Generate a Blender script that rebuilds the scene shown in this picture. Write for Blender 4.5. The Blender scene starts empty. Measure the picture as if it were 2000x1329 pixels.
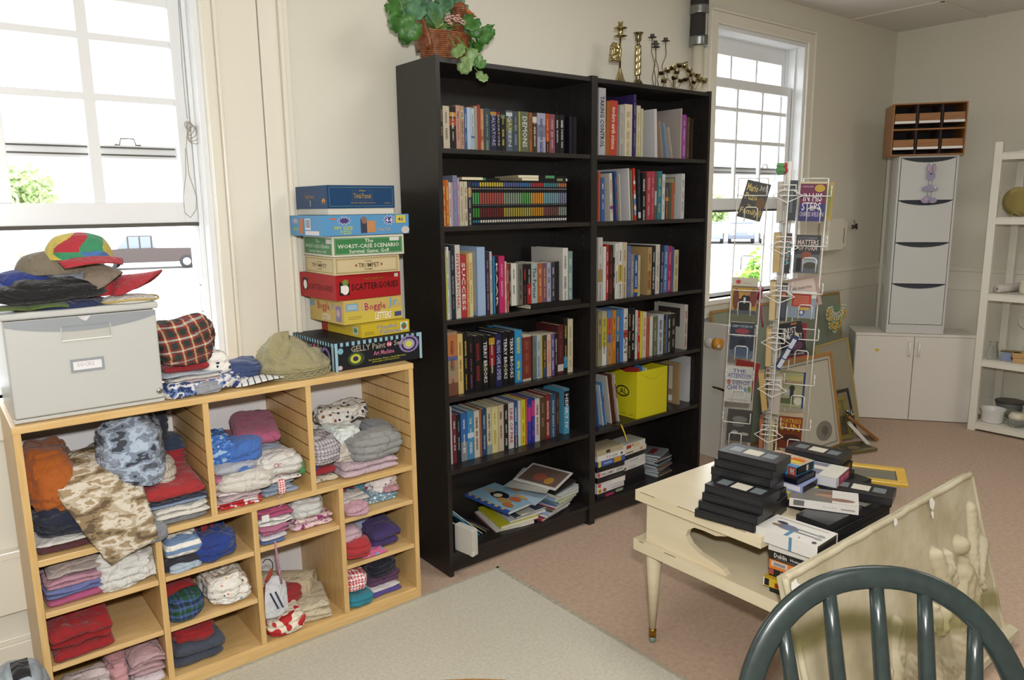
import bpy, bmesh, math, random
from mathutils import Vector, Matrix, noise
R_ = math.radians
COL = bpy.context.scene.collection
SC = bpy.context.scene
# ------------------------------------------------------------------ camera
CAM = Vector((-1.542, -2.366, 1.483)); YAW, PITCH, ROLL, FPX = R_(51.59), R_(10.2), R_(-0.75), 1459.2
_f = Vector((math.cos(YAW)*math.cos(PITCH), math.sin(YAW)*math.cos(PITCH), -math.sin(PITCH)))
_r = Vector((math.sin(YAW), -math.cos(YAW), 0)); _u = _r.cross(_f)
_r, _u = math.cos(ROLL)*_r+math.sin(ROLL)*_u, -math.sin(ROLL)*_r+math.cos(ROLL)*_u
cd = bpy.data.cameras.new('camera'); co = bpy.data.objects.new('camera', cd); COL.objects.link(co)
cd.sensor_width = 36; cd.lens = FPX/2000*36; cd.clip_start = .02; cd.clip_end = 400
co.matrix_world = Matrix.Translation(CAM) @ Matrix((_r, _u, -_f)).transposed().to_4x4()
SC.camera = co
# ------------------------------------------------------------------ sky, lamps, exposure
W = bpy.data.worlds.new('daylight'); SC.world = W; W.use_nodes = True
bg = W.node_tree.nodes['Background']; bg.inputs[0].default_value = (.93, .97, 1, 1); bg.inputs[1].default_value = 4.5
def lamp(name, kind, loc, power, size=.1, col=(1, 1, 1), rot=None, sy=None):
    d = bpy.data.lights.new(name, kind); d.energy = power; d.color = col
    if kind == 'AREA':
        d.size = size
        if sy: d.shape = 'RECTANGLE'; d.size_y = sy
    else: d.shadow_soft_size = size
    o = bpy.data.objects.new(name, d); COL.objects.link(o); o.location = loc
    if rot: o.rotation_euler = rot
    return o
# the photographer's flash just above the camera, and unseen ceiling lights added as ambient fill
fl = lamp('camera_flash', 'SPOT', CAM+Vector((.03, -.02, .17)), 175, .04, (1, .99, .975))
fl.data.spot_size = R_(125); fl.data.spot_blend = .6
fl.rotation_euler = co.matrix_world.to_euler()
for i, (x, y) in enumerate(((.7, -1.25), (2.2, -2.6), (-1.4, -3.2), (-2.6, -1.6))):
    lamp('ceiling_fill_light', 'AREA', (x, y, 2.63), 17, .55, (1, .985, .96), sy=1.15)
for x in (-1.175, 2.535):        # sky portals in the two window openings
    pl = lamp('window_portal', 'AREA', (x, .60, 1.70), 1, .93, rot=(R_(-90), 0, 0), sy=1.6)
    pl.data.cycles.is_portal = True
SC.view_settings.view_transform = 'Standard'; SC.view_settings.look = 'None'
SC.view_settings.gamma = 1; SC.view_settings.use_curve_mapping = False; SC.view_settings.exposure = 0.0
# ------------------------------------------------------------------ helpers
def ray(u, v): return _f + _r*((u-1000)/FPX) - _u*((v-664.5)/FPX)
def atY(u, v, y): d = ray(u, v); return CAM + d*((y-CAM.y)/d.y)
def atZ(u, v, z): d = ray(u, v); return CAM + d*((z-CAM.z)/d.z)
def atX(u, v, x): d = ray(u, v); return CAM + d*((x-CAM.x)/d.x)
def atP(u, v, P, n): d = ray(u, v); return CAM + d*((Vector(P)-CAM).dot(n)/d.dot(n))
def lin(h):
    h = h.lstrip('#'); c = [int(h[i:i+2], 16)/255 for i in (0, 2, 4)]
    return tuple(x/12.92 if x <= .04045 else ((x+.055)/1.055)**2.4 for x in c)+(1,)
MATS = {}
def nt(m): return m.node_tree.nodes, m.node_tree.links
KIND = dict(paper=(.5, 0), gloss=(.3, 0), book=(.42, 0), card=(.5, 0), cloth=(.95, 0), plastic=(.35, 0), metal=(.3, 1), brass=(.22, 1), matte=(.85, 0), lacquer=(.28, 0), wall=(.7, 0))
def M(h, kind='paper'):
    k = (h, kind)
    if k in MATS: return MATS[k]
    m = bpy.data.materials.new(kind+'_'+h.lstrip('#')); m.use_nodes = True; n, l = nt(m); b = n['Principled BSDF']
    r, me = KIND[kind]; g_ = {'book': .66, 'card': .85, 'cloth': .82, 'gloss': .85}.get(kind, 1); b.inputs['Base Color'].default_value = tuple(q*g_ for q in lin(h)[:3])+(1,); b.inputs['Roughness'].default_value = r; b.inputs['Metallic'].default_value = me
    if kind in ('book', 'card', 'paper'): b.inputs['Specular IOR Level'].default_value = .3
    if kind in ('cloth', 'wall', 'matte'):
        tx = n.new('ShaderNodeTexNoise'); tx.inputs['Scale'].default_value = {'cloth': 160, 'wall': 35, 'matte': 300}[kind]; tx.inputs['Detail'].default_value = 3
        bp = n.new('ShaderNodeBump'); bp.inputs['Strength'].default_value = {'cloth': .35, 'wall': .1, 'matte': .15}[kind]; bp.inputs['Distance'].default_value = .004
        tc = n.new('ShaderNodeTexCoord'); l.new(tc.outputs['Object'], tx.inputs['Vector']); l.new(tx.outputs['Fac'], bp.inputs['Height']); l.new(bp.outputs['Normal'], b.inputs['Normal'])
    if kind == 'cloth':
        b.inputs['Sheen Weight'].default_value = .15; addwr(m)
    MATS[k] = m; return m
def addwr(m):
    """soft wrinkles on top of the fine weave bump"""
    n, l = nt(m); b = n['Principled BSDF']; old = b.inputs['Normal'].links[0].from_socket
    tc = n.new('ShaderNodeTexCoord'); t = n.new('ShaderNodeTexNoise'); t.inputs['Scale'].default_value = 22; t.inputs['Detail'].default_value = 2.5; t.inputs['Distortion'].default_value = 1.2
    l.new(tc.outputs['Object'], t.inputs['Vector']); bp = n.new('ShaderNodeBump'); bp.inputs['Strength'].default_value = .8; bp.inputs['Distance'].default_value = .02
    l.new(t.outputs['Fac'], bp.inputs['Height']); l.new(old, bp.inputs['Normal']); l.new(bp.outputs['Normal'], b.inputs['Normal'])
def ramp(n, stops, const=True):
    r = n.new('ShaderNodeValToRGB'); e = r.color_ramp; e.interpolation = 'CONSTANT' if const else 'LINEAR'
    while len(e.elements) < len(stops): e.elements.new(.5)
    for el, (p, h) in zip(e.elements, stops): el.position = p; el.color = lin(h)
    return r
def P(name, f, rough=.9):
    """procedural material: f(nodes, links, object-coordinates) returns a colour socket"""
    if name in MATS: return MATS[name]
    m = bpy.data.materials.new(name); m.use_nodes = True; n, l = nt(m); b = n['Principled BSDF']; b.inputs['Roughness'].default_value = rough
    tc = n.new('ShaderNodeTexCoord'); l.new(f(n, l, tc.outputs['Object']), b.inputs['Base Color'])
    MATS[name] = m; m['b'] = 1; return m
def addbump(m, scale, strength, dist=.004, stretch=None):
    n, l = nt(m); b = n['Principled BSDF']; tc = n.new('ShaderNodeTexCoord'); mp = n.new('ShaderNodeMapping'); l.new(tc.outputs['Object'], mp.inputs['Vector'])
    if stretch: mp.inputs['Scale'].default_value = stretch
    tx = n.new('ShaderNodeTexNoise'); tx.inputs['Scale'].default_value = scale; tx.inputs['Detail'].default_value = 4; l.new(mp.outputs[0], tx.inputs['Vector'])
    bp = n.new('ShaderNodeBump'); bp.inputs['Strength'].default_value = strength; bp.inputs['Distance'].default_value = dist
    l.new(tx.outputs['Fac'], bp.inputs['Height']); l.new(bp.outputs['Normal'], b.inputs['Normal']); return m
def noisecol(scale, stops, detail=2, const=False, stretch=(1, 1, 1), rough=.5):
    def f(n, l, v):
        mp = n.new('ShaderNodeMapping'); mp.inputs['Scale'].default_value = stretch; l.new(v, mp.inputs['Vector'])
        t = n.new('ShaderNodeTexNoise'); t.inputs['Scale'].default_value = scale; t.inputs['Detail'].default_value = detail; t.inputs['Roughness'].default_value = rough; l.new(mp.outputs[0], t.inputs['Vector'])
        r = ramp(n, stops, const); l.new(t.outputs['Fac'], r.inputs[0]); return r.outputs[0]
    return f
def stripes(scale, stops, axis='X', rot=(0, 0, 0)):
    def f(n, l, v):
        mp = n.new('ShaderNodeMapping'); mp.inputs['Rotation'].default_value = rot; l.new(v, mp.inputs['Vector'])
        w = n.new('ShaderNodeTexWave'); w.bands_direction = axis; w.inputs['Scale'].default_value = scale; w.inputs['Distortion'].default_value = .4; l.new(mp.outputs[0], w.inputs['Vector'])
        r = ramp(n, stops); l.new(w.outputs['Fac'], r.inputs[0]); return r.outputs[0]
    return f
def plaid(s1, stops1, stops2, fac=.5, rot=(0, 0, 0), ax=('X', 'Z')):
    def f(n, l, v):
        a = stripes(s1, stops1, ax[0], rot)(n, l, v); b = stripes(s1, stops2, ax[1], rot)(n, l, v)
        mx = n.new('ShaderNodeMix'); mx.data_type = 'RGBA'; mx.inputs[0].default_value = fac; l.new(a, mx.inputs[6]); l.new(b, mx.inputs[7]); return mx.outputs[2]
    return f
def spots(scale, base, cols, size=.3, rnd=1):
    def f(n, l, v):
        t = n.new('ShaderNodeTexVoronoi'); t.inputs['Scale'].default_value = scale; t.inputs['Randomness'].default_value = rnd; l.new(v, t.inputs['Vector'])
        c = ramp(n, [(i/len(cols), h) for i, h in enumerate(cols)]); sp = n.new('ShaderNodeSeparateColor'); l.new(t.outputs['Color'], sp.inputs[0]); l.new(sp.outputs[0], c.inputs[0])
        lt = n.new('ShaderNodeMath'); lt.operation = 'LESS_THAN'; lt.inputs[1].default_value = size; l.new(t.outputs['Distance'], lt.inputs[0])
        mx = n.new('ShaderNodeMix'); mx.data_type = 'RGBA'; l.new(lt.outputs[0], mx.inputs[0]); mx.inputs[6].default_value = lin(base); l.new(c.outputs[0], mx.inputs[7]); return mx.outputs[2]
    return f
_TXT = {}
def textgeo(s):
    if s not in _TXT:
        c = bpy.data.curves.new('t', 'FONT'); c.body = s; c.resolution_u = 1; c.offset = .012
        o = bpy.data.objects.new('t', c); me = bpy.data.meshes.new_from_object(o)
        vs = [v.co.copy() for v in me.vertices]; fs = [tuple(p.vertices) for p in me.polygons]
        x0 = min((v.x for v in vs), default=0); x1 = max((v.x for v in vs), default=1); y0 = min((v.y for v in vs), default=0); y1 = max((v.y for v in vs), default=1)
        _TXT[s] = ([((v.x-x0)/(x1-x0+1e-9), (v.y-y0)/(y1-y0+1e-9)) for v in vs], fs, (x1-x0)/(y1-y0+1e-9))
        bpy.data.objects.remove(o); bpy.data.curves.remove(c); bpy.data.meshes.remove(me)
    return _TXT[s]
V = Vector
class MB:
    """collects geometry; build() links it as ONE mesh object"""
    def __init__(s): s.v = []; s.f = []; s.m = []; s.sm = []; s.mats = []
    def mi(s, m):
        if isinstance(m, str): m = M(m)
        if m not in s.mats: s.mats.append(m)
        return s.mats.index(m)
    def add(s, vs, fs, m, smooth=False):
        k = len(s.v); i = s.mi(m); s.v += [tuple(v) for v in vs]
        for f in fs: s.f.append(tuple(a+k for a in f)); s.m.append(i); s.sm.append(smooth)
    def box(s, x0, x1, y0, y1, z0, z1, m, T=None):
        vs = [V((x, y, z)) for z in (z0, z1) for y in (y0, y1) for x in (x0, x1)]
        if T: vs = [T @ v for v in vs]
        s.add(vs, [(0, 2, 3, 1), (4, 5, 7, 6), (0, 1, 5, 4), (2, 6, 7, 3), (0, 4, 6, 2), (1, 3, 7, 5)], m)
    def quad(s, a, b, c, d, m): s.add([a, b, c, d], [(0, 1, 2, 3)], m)
    def prism(s, pts, d, m, T=None, smooth=False):
        """closed outline of 3d points, extruded by vector d"""
        n = len(pts); d = V(d); vs = [V(p) for p in pts]+[V(p)+d for p in pts]
        if T: vs = [T @ v for v in vs]
        s.add(vs, [tuple(range(n))[::-1], tuple(range(n, 2*n))], m)
        s.add(vs, [(i, (i+1) % n, n+(i+1) % n, n+i) for i in range(n)], m, smooth)
    def tube(s, pts, r, m, seg=8, cap=True, closed=False):
        pts = [V(p) for p in pts]; n = len(pts); rs = r if isinstance(r, (list, tuple)) else [r]*n; vs = []; up = None
        for i, p in enumerate(pts):
            t = (pts[(i+1) % n]-pts[i-1]) if closed else (pts[min(i+1, n-1)]-pts[max(i-1, 0)])
            t.normalize()
            if up is None: up = t.orthogonal().normalized()
            up = (up-t*up.dot(t)).normalized(); w = t.cross(up)
            vs += [p+(up*math.cos(a)+w*math.sin(a))*rs[i] for a in (2*math.pi*k/seg for k in range(seg))]
        fs = [(i*seg+k, i*seg+(k+1) % seg, ((i+1) % n)*seg+(k+1) % seg, ((i+1) % n)*seg+k) for i in range(n if closed else n-1) for k in range(seg)]
        s.add(vs, fs, m, True)
        if cap and not closed:
            k = len(s.v)-len(vs); i = s.mi(m)
            s.f += [tuple(k+j for j in range(seg))[::-1], tuple(k+(n-1)*seg+j for j in range(seg))]; s.m += [i, i]; s.sm += [False, False]
    def lathe(s, prof, m, seg=20, T=None, c=(0, 0, 0)):
        """prof: (radius, z)"""
        vs = []; n = len(prof)
        for r, z in prof: vs += [V((c[0]+r*math.cos(a), c[1]+r*math.sin(a), c[2]+z)) for a in (2*math.pi*k/seg for k in range(seg))]
        if T: vs = [T @ v for v in vs]
        fs = [(i*seg+k, i*seg+(k+1) % seg, (i+1)*seg+(k+1) % seg, (i+1)*seg+k) for i in range(n-1) for k in range(seg)]
        s.add(vs, fs, m, True)
        k = len(s.v)-len(vs); i = s.mi(m)
        s.f += [tuple(k+j for j in range(seg))[::-1], tuple(k+(n-1)*seg+j for j in range(seg))]; s.m += [i, i]; s.sm += [False, False]
    def grid(s, rows, m, smooth=True, closed=False):
        a = len(rows); b = len(rows[0]); vs = [p for r in rows for p in r]
        s.add(vs, [(i*b+j, i*b+(j+1) % b, (i+1)*b+(j+1) % b, (i+1)*b+j) for i in range(a-1) for j in range(b if closed else b-1)], m, smooth)
    def text(s, t, O, Rv, Uv, m, fit=True, align='c'):
        """t in the rectangle from O spanned by Rv (reading direction) and Uv; fit=False keeps proportion"""
        vs, fs, asp = textgeo(t); O, Rv, Uv = V(O), V(Rv), V(Uv); kx = 1; off = 0
        if not fit:
            kx = min(1, asp*Uv.length/Rv.length); off = {'c': (1-kx)/2, 'l': 0, 'r': 1-kx}[align]
        s.add([O+Rv*(off+x*kx)+Uv*y for x, y in vs], fs, m)
    def art(s, O, Rv, Uv, items, eps=.0004):
        """flat printing on a panel: fractions of Rv, Uv; layers stacked outward"""
        O, Rv, Uv = V(O), V(Rv), V(Uv); n = Rv.cross(Uv).normalized()
        for i, it in enumerate(items):
            k, x0, y0, x1, y1, c = it[:6]; c = M(c, 'card') if isinstance(c, str) else c; o = O+n*(eps*(1+i*.35)); a = o+Rv*x0+Uv*y0; w = Rv*(x1-x0); h = Uv*(y1-y0)
            if k == 'r': s.quad(a, a+w, a+w+h, a+h, c)
            elif k == 'e': s.add([a+w*(.5+.5*math.cos(t))+h*(.5+.5*math.sin(t)) for t in (2*math.pi*j/18 for j in range(18))], [tuple(range(18))], c)
            elif k == 'g': s.add([a+w*(.5+p*math.cos(t))+h*(.5+p*math.sin(t)) for t, p in ((2*math.pi*j/20, (.5, .3)[j % 2]) for j in range(20))], [tuple(range(20))], c)
            elif k == 'f':
                t_ = .12*min(w.length, h.length)*(it[6] if len(it) > 6 else .5); wx = w.normalized()*t_; hy = h.normalized()*t_
                s.quad(a, a+w, a+w+hy, a+hy, c); s.quad(a+h-hy, a+w+h-hy, a+w+h, a+h, c); s.quad(a, a+wx, a+wx+h, a+h, c); s.quad(a+w-wx, a+w, a+w+h, a+w+h-wx, c)
            elif k == 't': s.text(it[6], a, w, h, c, *(it[7:]))
    def build(s, name, parent=None, loc=None, rot=None, bevel=0, seg=2, auto=False):
        me = bpy.data.meshes.new(name); me.from_pydata(s.v, [], s.f)
        for m in s.mats: me.materials.append(m)
        me.polygons.foreach_set('material_index', s.m); me.polygons.foreach_set('use_smooth', s.sm); me.update()
        o = bpy.data.objects.new(name, me); COL.objects.link(o)
        if parent: o.parent = parent
        if loc is not None: o.location = loc
        if rot is not None: o.rotation_euler = rot
        if bevel:
            b = o.modifiers.new('bevel', 'BEVEL'); b.width = bevel; b.segments = seg; b.limit_method = 'ANGLE'; b.angle_limit = R_(40); b.harden_normals = False
        return o
def tag(o, label, cat, group=None):
    o['label'] = label; o['category'] = cat
    if group: o['group'] = group
    return o
def thing(name, label, cat, loc=(0, 0, 0), rot=(0, 0, 0), group=None):
    o = bpy.data.objects.new(name, None); COL.objects.link(o); o.location = loc; o.rotation_euler = rot; o.empty_display_size = .05
    return tag(o, label, cat, group)
def struct(o): o['kind'] = 'structure'; return o
ORD = 'leftmost second third fourth fifth sixth seventh eighth ninth tenth eleventh twelfth thirteenth fourteenth fifteenth sixteenth seventeenth eighteenth nineteenth twentieth'.split()+['twenty-%s' % x for x in 'first second third fourth fifth sixth seventh eighth ninth'.split()]+['thirtieth']+['thirty-%s' % x for x in 'first second third fourth fifth sixth seventh eighth ninth'.split()]+['fortieth']+['forty-%s' % x for x in 'first second third'.split()]
# ================================================================== ROOM SHELL
WY, HC, XE = .34, 2.674, 4.183
wallm = M('#dcd8c9', 'wall'); trimm = M('#e4dfd0', 'lacquer'); winm = M('#e9ebec', 'lacquer'); 
carpet = addbump(P('carpet_rose', noisecol(55, [(.3, '#b29883'), (.7, '#c1a892')], 6), 1), 420, .6, .004)
n_, l_ = nt(carpet)
rugm = addbump(P('rug_oatmeal', noisecol(90, [(.32, '#c3bdaa'), (.68, '#d9d4c4')], 7, rough=.7), 1), 500, .7, .005)
b = MB(); b.box(-4, XE+.2, -4.6, WY+.25, -.12, 0, carpet); struct(b.build('floor'))
def ceil_f(n, l, v):
    t = noisecol(380, [(.35, '#d6d3cb'), (.6, '#e2dfd8')], 3)(n, l, v); return t
ceilm = P('ceiling_tile', ceil_f, .95)
b = MB(); b.box(-4, XE+.2, -4.6, WY+.25, HC, HC+.1, ceilm); struct(b.build('ceiling'))
b = MB(); y = -.23
while y > -4.6: b.box(-4, XE, y-.012, y+.012, HC-.006, HC, M('#d8d2c2', 'plastic')); y -= .61
x = XE-.05-.61
while x > -4: b.box(x-.012, x+.012, -4.6, WY, HC-.006, HC, M('#d8d2c2', 'plastic')); x -= 1.22
struct(b.build('trim_1'))
W1 = (-1.64, -.71); W2 = (2.07, 3.0); ZS, ZT = .925, 2.46
b = MB(); y0, y1 = WY, WY+.26
for x0, x1 in ((-4, W1[0]), (W1[1], W2[0]), (W2[1], XE+.2)): b.box(x0, x1, y0, y1, 0, HC, wallm)
for x0, x1 in (W1, W2): b.box(x0, x1, y0, y1, 0, ZS, wallm); b.box(x0, x1, y0, y1, ZT, HC, wallm)
struct(b.build('wall_north'))
b = MB(); b.box(XE, XE+.2, -4.6, WY+.26, 0, HC, wallm); struct(b.build('wall_east'))
b = MB(); b.box(-4.2, -4, -4.6, WY+.26, 0, HC, wallm); struct(b.build('wall_west'))
b = MB(); b.box(-4.2, XE+.2, -4.8, -4.6, 0, HC, wallm); struct(b.build('wall_south'))
def glassmat():
    if 'glass' in MATS: return MATS['glass']
    m = bpy.data.materials.new('window_glass'); m.use_nodes = True; n, l = nt(m); n.remove(n['Principled BSDF']); o = n['Material Output']
    t = n.new('ShaderNodeBsdfTransparent'); g = n.new('ShaderNodeBsdfGlossy'); g.inputs['Roughness'].default_value = .02; fr = n.new('ShaderNodeValue'); fr.outputs[0].default_value = .05
    mx = n.new('ShaderNodeMixShader'); l.new(fr.outputs[0], mx.inputs[0]); l.new(t.outputs[0], mx.inputs[1]); l.new(g.outputs[0], mx.inputs[2]); l.new(mx.outputs[0], o.inputs['Surface'])
    MATS['glass'] = m; return m
dark = M('#55524d', 'matte')
def window(k, xl, xr):
    w = MB()                                                  # jamb, head and sill
    w.box(xl, xl+.022, WY+.0, WY+.24, ZS, ZT, winm); w.box(xr-.022, xr, WY, WY+.24, ZS, ZT, winm)
    w.box(xl+.022, xr-.022, WY, WY+.24, ZT-.025, ZT, winm); w.box(xl+.022, xr-.022, WY+.06, WY+.24, ZS-.002, ZS+.022, winm)
    for s, x in ((1, xl+.022), (-1, xr-.022)):                # tracks beside the sashes
        for ya, yb in ((.395, .405), (.452, .46), (.508, .518)): w.box(min(x, x+s*.014), max(x, x+s*.014), ya, yb, ZS+.022, ZT-.025, winm)
    root = struct(w.build('window_%d' % k, bevel=.002))
    def sash(y, z0, z1, rb, rt, st, bars, hb, zb=None):
        s = MB(); a, c = xl+.036, xr-.036; m = winm
        s.box(a, a+st, y, y+.04, z0, z1, m); s.box(c-st, c, y, y+.04, z0, z1, m)
        s.box(a+st, c-st, y, y+.04, z0, z0+rb, m); s.box(a+st, c-st, y, y+.04, z1-rt, z1, m)
        for i in range(1, 3):
            x = a+st+(c-a-2*st)*i/3; s.box(x-bars/2, x+bars/2, y+.008, y+.032, zb or z0+rb, z1-rt, m)
        for z in hb: s.box(a+st, c-st, y+.009, y+.031, z-.011, z+.011, m)
        if y < .45: s.box(a, c, y-.006, y+.03, z0-.012, z0, dark)
        o = s.build('sash', root, bevel=.002); g = MB()
        g.box(a+st, c-st, y+.018, y+.022, z0+rb, z1-rt, glassmat()); g.build('glass', o)
        return o
    sash(.462, 1.655, 2.436, .045, .096, .04, .018, (2.19,), 2.2)
    i_ = sash(.408, 1.44, 2.20, .07, .055, .042, .034 if k == 1 else .017, (1.845, 2.03))
    f = MB(); zz = 1.70                                        # catch and two dark weather strips on the meeting rail
    f.box(xl+.08, xr-.08, .455, .460, 1.688, 1.693, dark); f.box(xl+.08, xr-.08, .455, .460, 1.664, 1.669, dark)
    f.tube([(xr-.27, .45, 1.70), (xr-.255, .45, 1.70), (xr-.25, .45, 1.72), (xr-.21, .45, 1.72), (xr-.205, .45, 1.70), (xr-.19, .45, 1.70)], .003, M('#9b9892', 'metal'), 6)
    f.build('sash_lock', root)
    if k == 1:
        f = MB(); f.box(xr-.04, xr-.034, .41, .44, 1.10, 1.24, M('#f4f4f2', 'plastic')); f.tube([(xr-.041, .425, 1.12), (xr-.041, .425, 1.125)], .004, M('#777777', 'metal'), 6); f.tube([(xr-.041, .425, 1.215), (xr-.041, .425, 1.22)], .004, M('#777777', 'metal'), 6); f.build('keeper', root, bevel=.001)
    return root
window(1, *W1); window(2, *W2)
# casings: flat board with raised beads; the left window's casing is wide and carries a pilaster strip
def casing(k, segs):
    b = MB()
    for s in segs: b.box(*s, trimm)
    return struct(b.build('trim_%d' % k, bevel=.004, seg=3))
c0 = W1[1]
casing(2, [(c0-.002, c0+.035, WY-.030, WY, ZS-.03, HC), (c0+.035, c0+.048, WY-.042, WY, ZS-.03, HC), (c0+.048, c0+.19, WY-.024, WY, 0, HC), (c0+.194, c0+.262, WY-.024, WY, 0, HC), (c0+.262, c0+.278, WY-.040, WY, 0, HC), (c0+.278, c0+.305, WY-.018, WY, 0, HC)])
c1 = W1[0]
casing(3, [(c1-.035, c1+.002, WY-.030, WY, ZS-.03, HC), (c1-.048, c1-.035, WY-.042, WY, ZS-.03, HC), (c1-.2, c1-.048, WY-.024, WY, 0, HC)])
casing(4, [(W1[0], W1[1], WY-.030, WY, ZT, ZT+.10), (W1[0], W1[1], WY-.022, WY+.05, ZS-.028, ZS), (W1[0]-.02, W1[1], WY-.018, WY, ZS-.13, ZS-.028)])
casing(5, [(W2[1]-.002, W2[1]+.06, WY-.018, WY, ZS-.06, ZT+.06), (W2[1]+.06, W2[1]+.074, WY-.026, WY, ZS-.06, ZT+.074), (W2[0]-.06, W2[0]+.002, WY-.018, WY, ZS-.06, ZT+.06), (W2[0], W2[1], WY-.018, WY, ZT, ZT+.06), (W2[0]-.06, W2[1]+.06, WY-.026, WY, ZT+.06, ZT+.074)])
casing(6, [(W2[0]-.08, W2[1]+.08, WY-.05, WY+.06, ZS-.028, ZS), (W2[0]-.06, W2[1]+.07, WY-.02, WY, ZS-.11, ZS-.028)])
# low panelling: cap rail and base moulding round the room
casing(7, [(W2[1]+.08, XE, WY-.012, WY, .99, 1.02), (W2[1]+.08, XE, WY-.006, WY, .86, .99), (XE-.012, XE, -4.6, WY-.012, .99, 1.02), (XE-.006, XE, -4.6, WY-.006, .86, .99), (XE-.03, XE-.006, WY-.03, WY-.006, 0, 2.0)])
b = MB(); b.box(-4, XE, WY-.016, WY, 0, .13, trimm); b.box(-4, XE, WY-.01, WY, .13, .15, trimm); b.box(-4, -1.395, WY-.03, WY, .24, .42, trimm); b.box(-4, -1.395, WY-.038, WY, .42, .445, trimm); struct(b.build('baseboard_north', bevel=.003))
b = MB(); b.box(XE-.016, XE, -4.6, WY-.016, 0, .13, trimm); struct(b.build('baseboard_east', bevel=.003))
# rug
b = MB(); b.box(-3.2, .19, -3.9, -.066, .001, .010, rugm); b.box(.178, .194, -3.9, -.063, .001, .013, M('#b3ad98', 'cloth')); b.box(-3.2, .194, -.078, -.063, .001, .013, M('#b3ad98', 'cloth'))
tag(b.build('area_rug', bevel=.002), 'flat oatmeal grey rug covering the pink carpet in front of the wooden cubby shelf', 'rug')
# ================================================================== OUTDOORS
b = MB(); b.box(-90, 190, 2.5, 230, -1.5, -1.4, M('#b9b7b1', 'matte')); o = b.build('ground'); struct(o)
def car(loc, rz, col, label, truck=False, L=4.5):
    t = thing('pickup_truck' if truck else 'parked_car', label, 'car', loc, (0, 0, rz), None if truck else 'cars parked across the lot')
    m = M(col, 'lacquer'); H = L/2; w = .88
    prof = [(-H, .35), (-H, .95), (-H+.15, 1.0), (-.1, 1.05), (H-1.5, 1.05), (H-.3, .98), (H, .8), (H, .35)] if truck else [(-H, .35), (-H, .85), (-H+.9, .98), (H-1.1, .95), (H-.2, .8), (H, .6), (H, .35)]
    b = MB(); b.prism([(x, -w, z) for x, z in prof], (0, 2*w, 0), m); body = b.build('body', t, bevel=.05)
    b = MB(); cab = [(-.35, 1.04), (-.2, 1.62), (.85, 1.62), (1.35, 1.04)] if truck else [(-H+.5, .9), (-H+1.2, 1.42), (.35, 1.42), (1.1, .93)]
    b.prism([(x, -w+.08, z) for x, z in cab], (0, 2*w-.16, 0), M('#8f9aa5', 'gloss')); b.build('windows', t, bevel=.03)
    b = MB(); r_ = [(x, z) for x, z in cab[1:3]]; b.box(r_[0][0]-.04, r_[1][0]+.04, -w+.1, w-.1, r_[0][1]-.01, r_[0][1]+.04, m)
    for x in (cab[1][0], (cab[1][0]+cab[2][0])/2, cab[2][0]): b.box(x-.04, x+.04, -w+.07, w-.07, cab[0][1], cab[1][1], m)
    b.build('roof', t, bevel=.02)
    for x in (-H+.85, H-.85):
        for s in (-1, 1):
            b = MB(); T = Matrix.Translation((x, s*(w-.08), .34)) @ Matrix.Rotation(R_(90), 4, 'X')
            b.lathe([(.02, -.1), (.3, -.11), (.34, -.08), (.34, .08), (.3, .11), (.02, .1)], M('#3c3c3e', 'matte'), 20, T)
            b.lathe([(.01, -.118), (.19, -.118), (.19, .118), (.01, .118)], M('#d9d9d9', 'plastic'), 16, T); b.build('wheel', t)
    for s in (-1, 1):
        b = MB(); b.box(H-.06, H+.01, s*.6-.16, s*.6+.16, .62, .76, M('#e8e4da', 'gloss')); b.build('headlight', t, bevel=.01)
    return t
g = atZ(295, 524, -1.4); car((g.x, g.y, -1.4), R_(162), '#4f4442', 'dark pickup truck parked outside, seen through the left window', True, 5.2)
for k, (u, c, lb) in enumerate(((1388, '#8b93a3', 'blue grey car at the left of the lot, seen low in the right window'), (1447, '#6d7688', 'darker blue car parked beside the grey one, seen through the right window'), (1508, '#a7a4a6', 'pale grey car farthest right, seen through the right window behind the wire rack'))):
    g = atZ(u, 474, -1.4); car((g.x, g.y, -1.4), R_(215), c, lb, L=4.2)
def foliage(name, label, c, rad, n, cols, seed, leaf=.07, trunk=None):
    rnd = random.Random(seed); t = thing(name, label, name.split('_')[-1], (c[0], c[1], -1.4)); b = MB(); ms = [M(h, 'matte') for h in cols]; cz = c[2]+1.4
    for i in range(n):
        d = V((rnd.gauss(0, 1), rnd.gauss(0, 1), rnd.gauss(0, 1))).normalized(); k = rnd.random()**.4
        q = V((0, 0, cz))+V((d.x*rad[0], d.y*rad[1], d.z*rad[2]))*k*(.8+.35*noise.noise(d*2.3+V((seed, 0, 0))))
        a = V((rnd.uniform(-1, 1), rnd.uniform(-1, 1), rnd.uniform(-.6, .6))).normalized(); e = a.orthogonal().normalized(); s_ = leaf*rnd.uniform(.6, 1.3)
        b.add([q, q+a*s_*.5+e*s_*.28, q+a*s_+V((0, 0, -.2*s_)), q+a*s_*.5-e*s_*.28], [(0, 1, 2), (0, 2, 3)], rnd.choice(ms))
    b.build('foliage', t); b = MB(); b.tube([(0, 0, 0), (.05, 0, cz*.5), (0, .05, cz)], [.16, .12, .05], M('#c8c0b4', 'matte'), 8); b.build('trunk', t)
g = atY(1485, 560, 7.0); foliage('leafy_shrub', 'bright green leafy shrub outside the right window behind the wire rack', (g.x+.3, 7.0, g.z-.25), (.75, .8, 1.2), 2600, ('#7fae3f', '#a3c659', '#5f8f33'), 3, .16)
g = atY(1396, 425, 60); foliage('distant_tree', 'faint green tree past the parked cars, seen at the edge of the right window', (g.x, 60, g.z+1.0), (2.4, 2, 2.4), 900, ('#a9bf83', '#93ad6a'), 5, .6)
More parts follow.
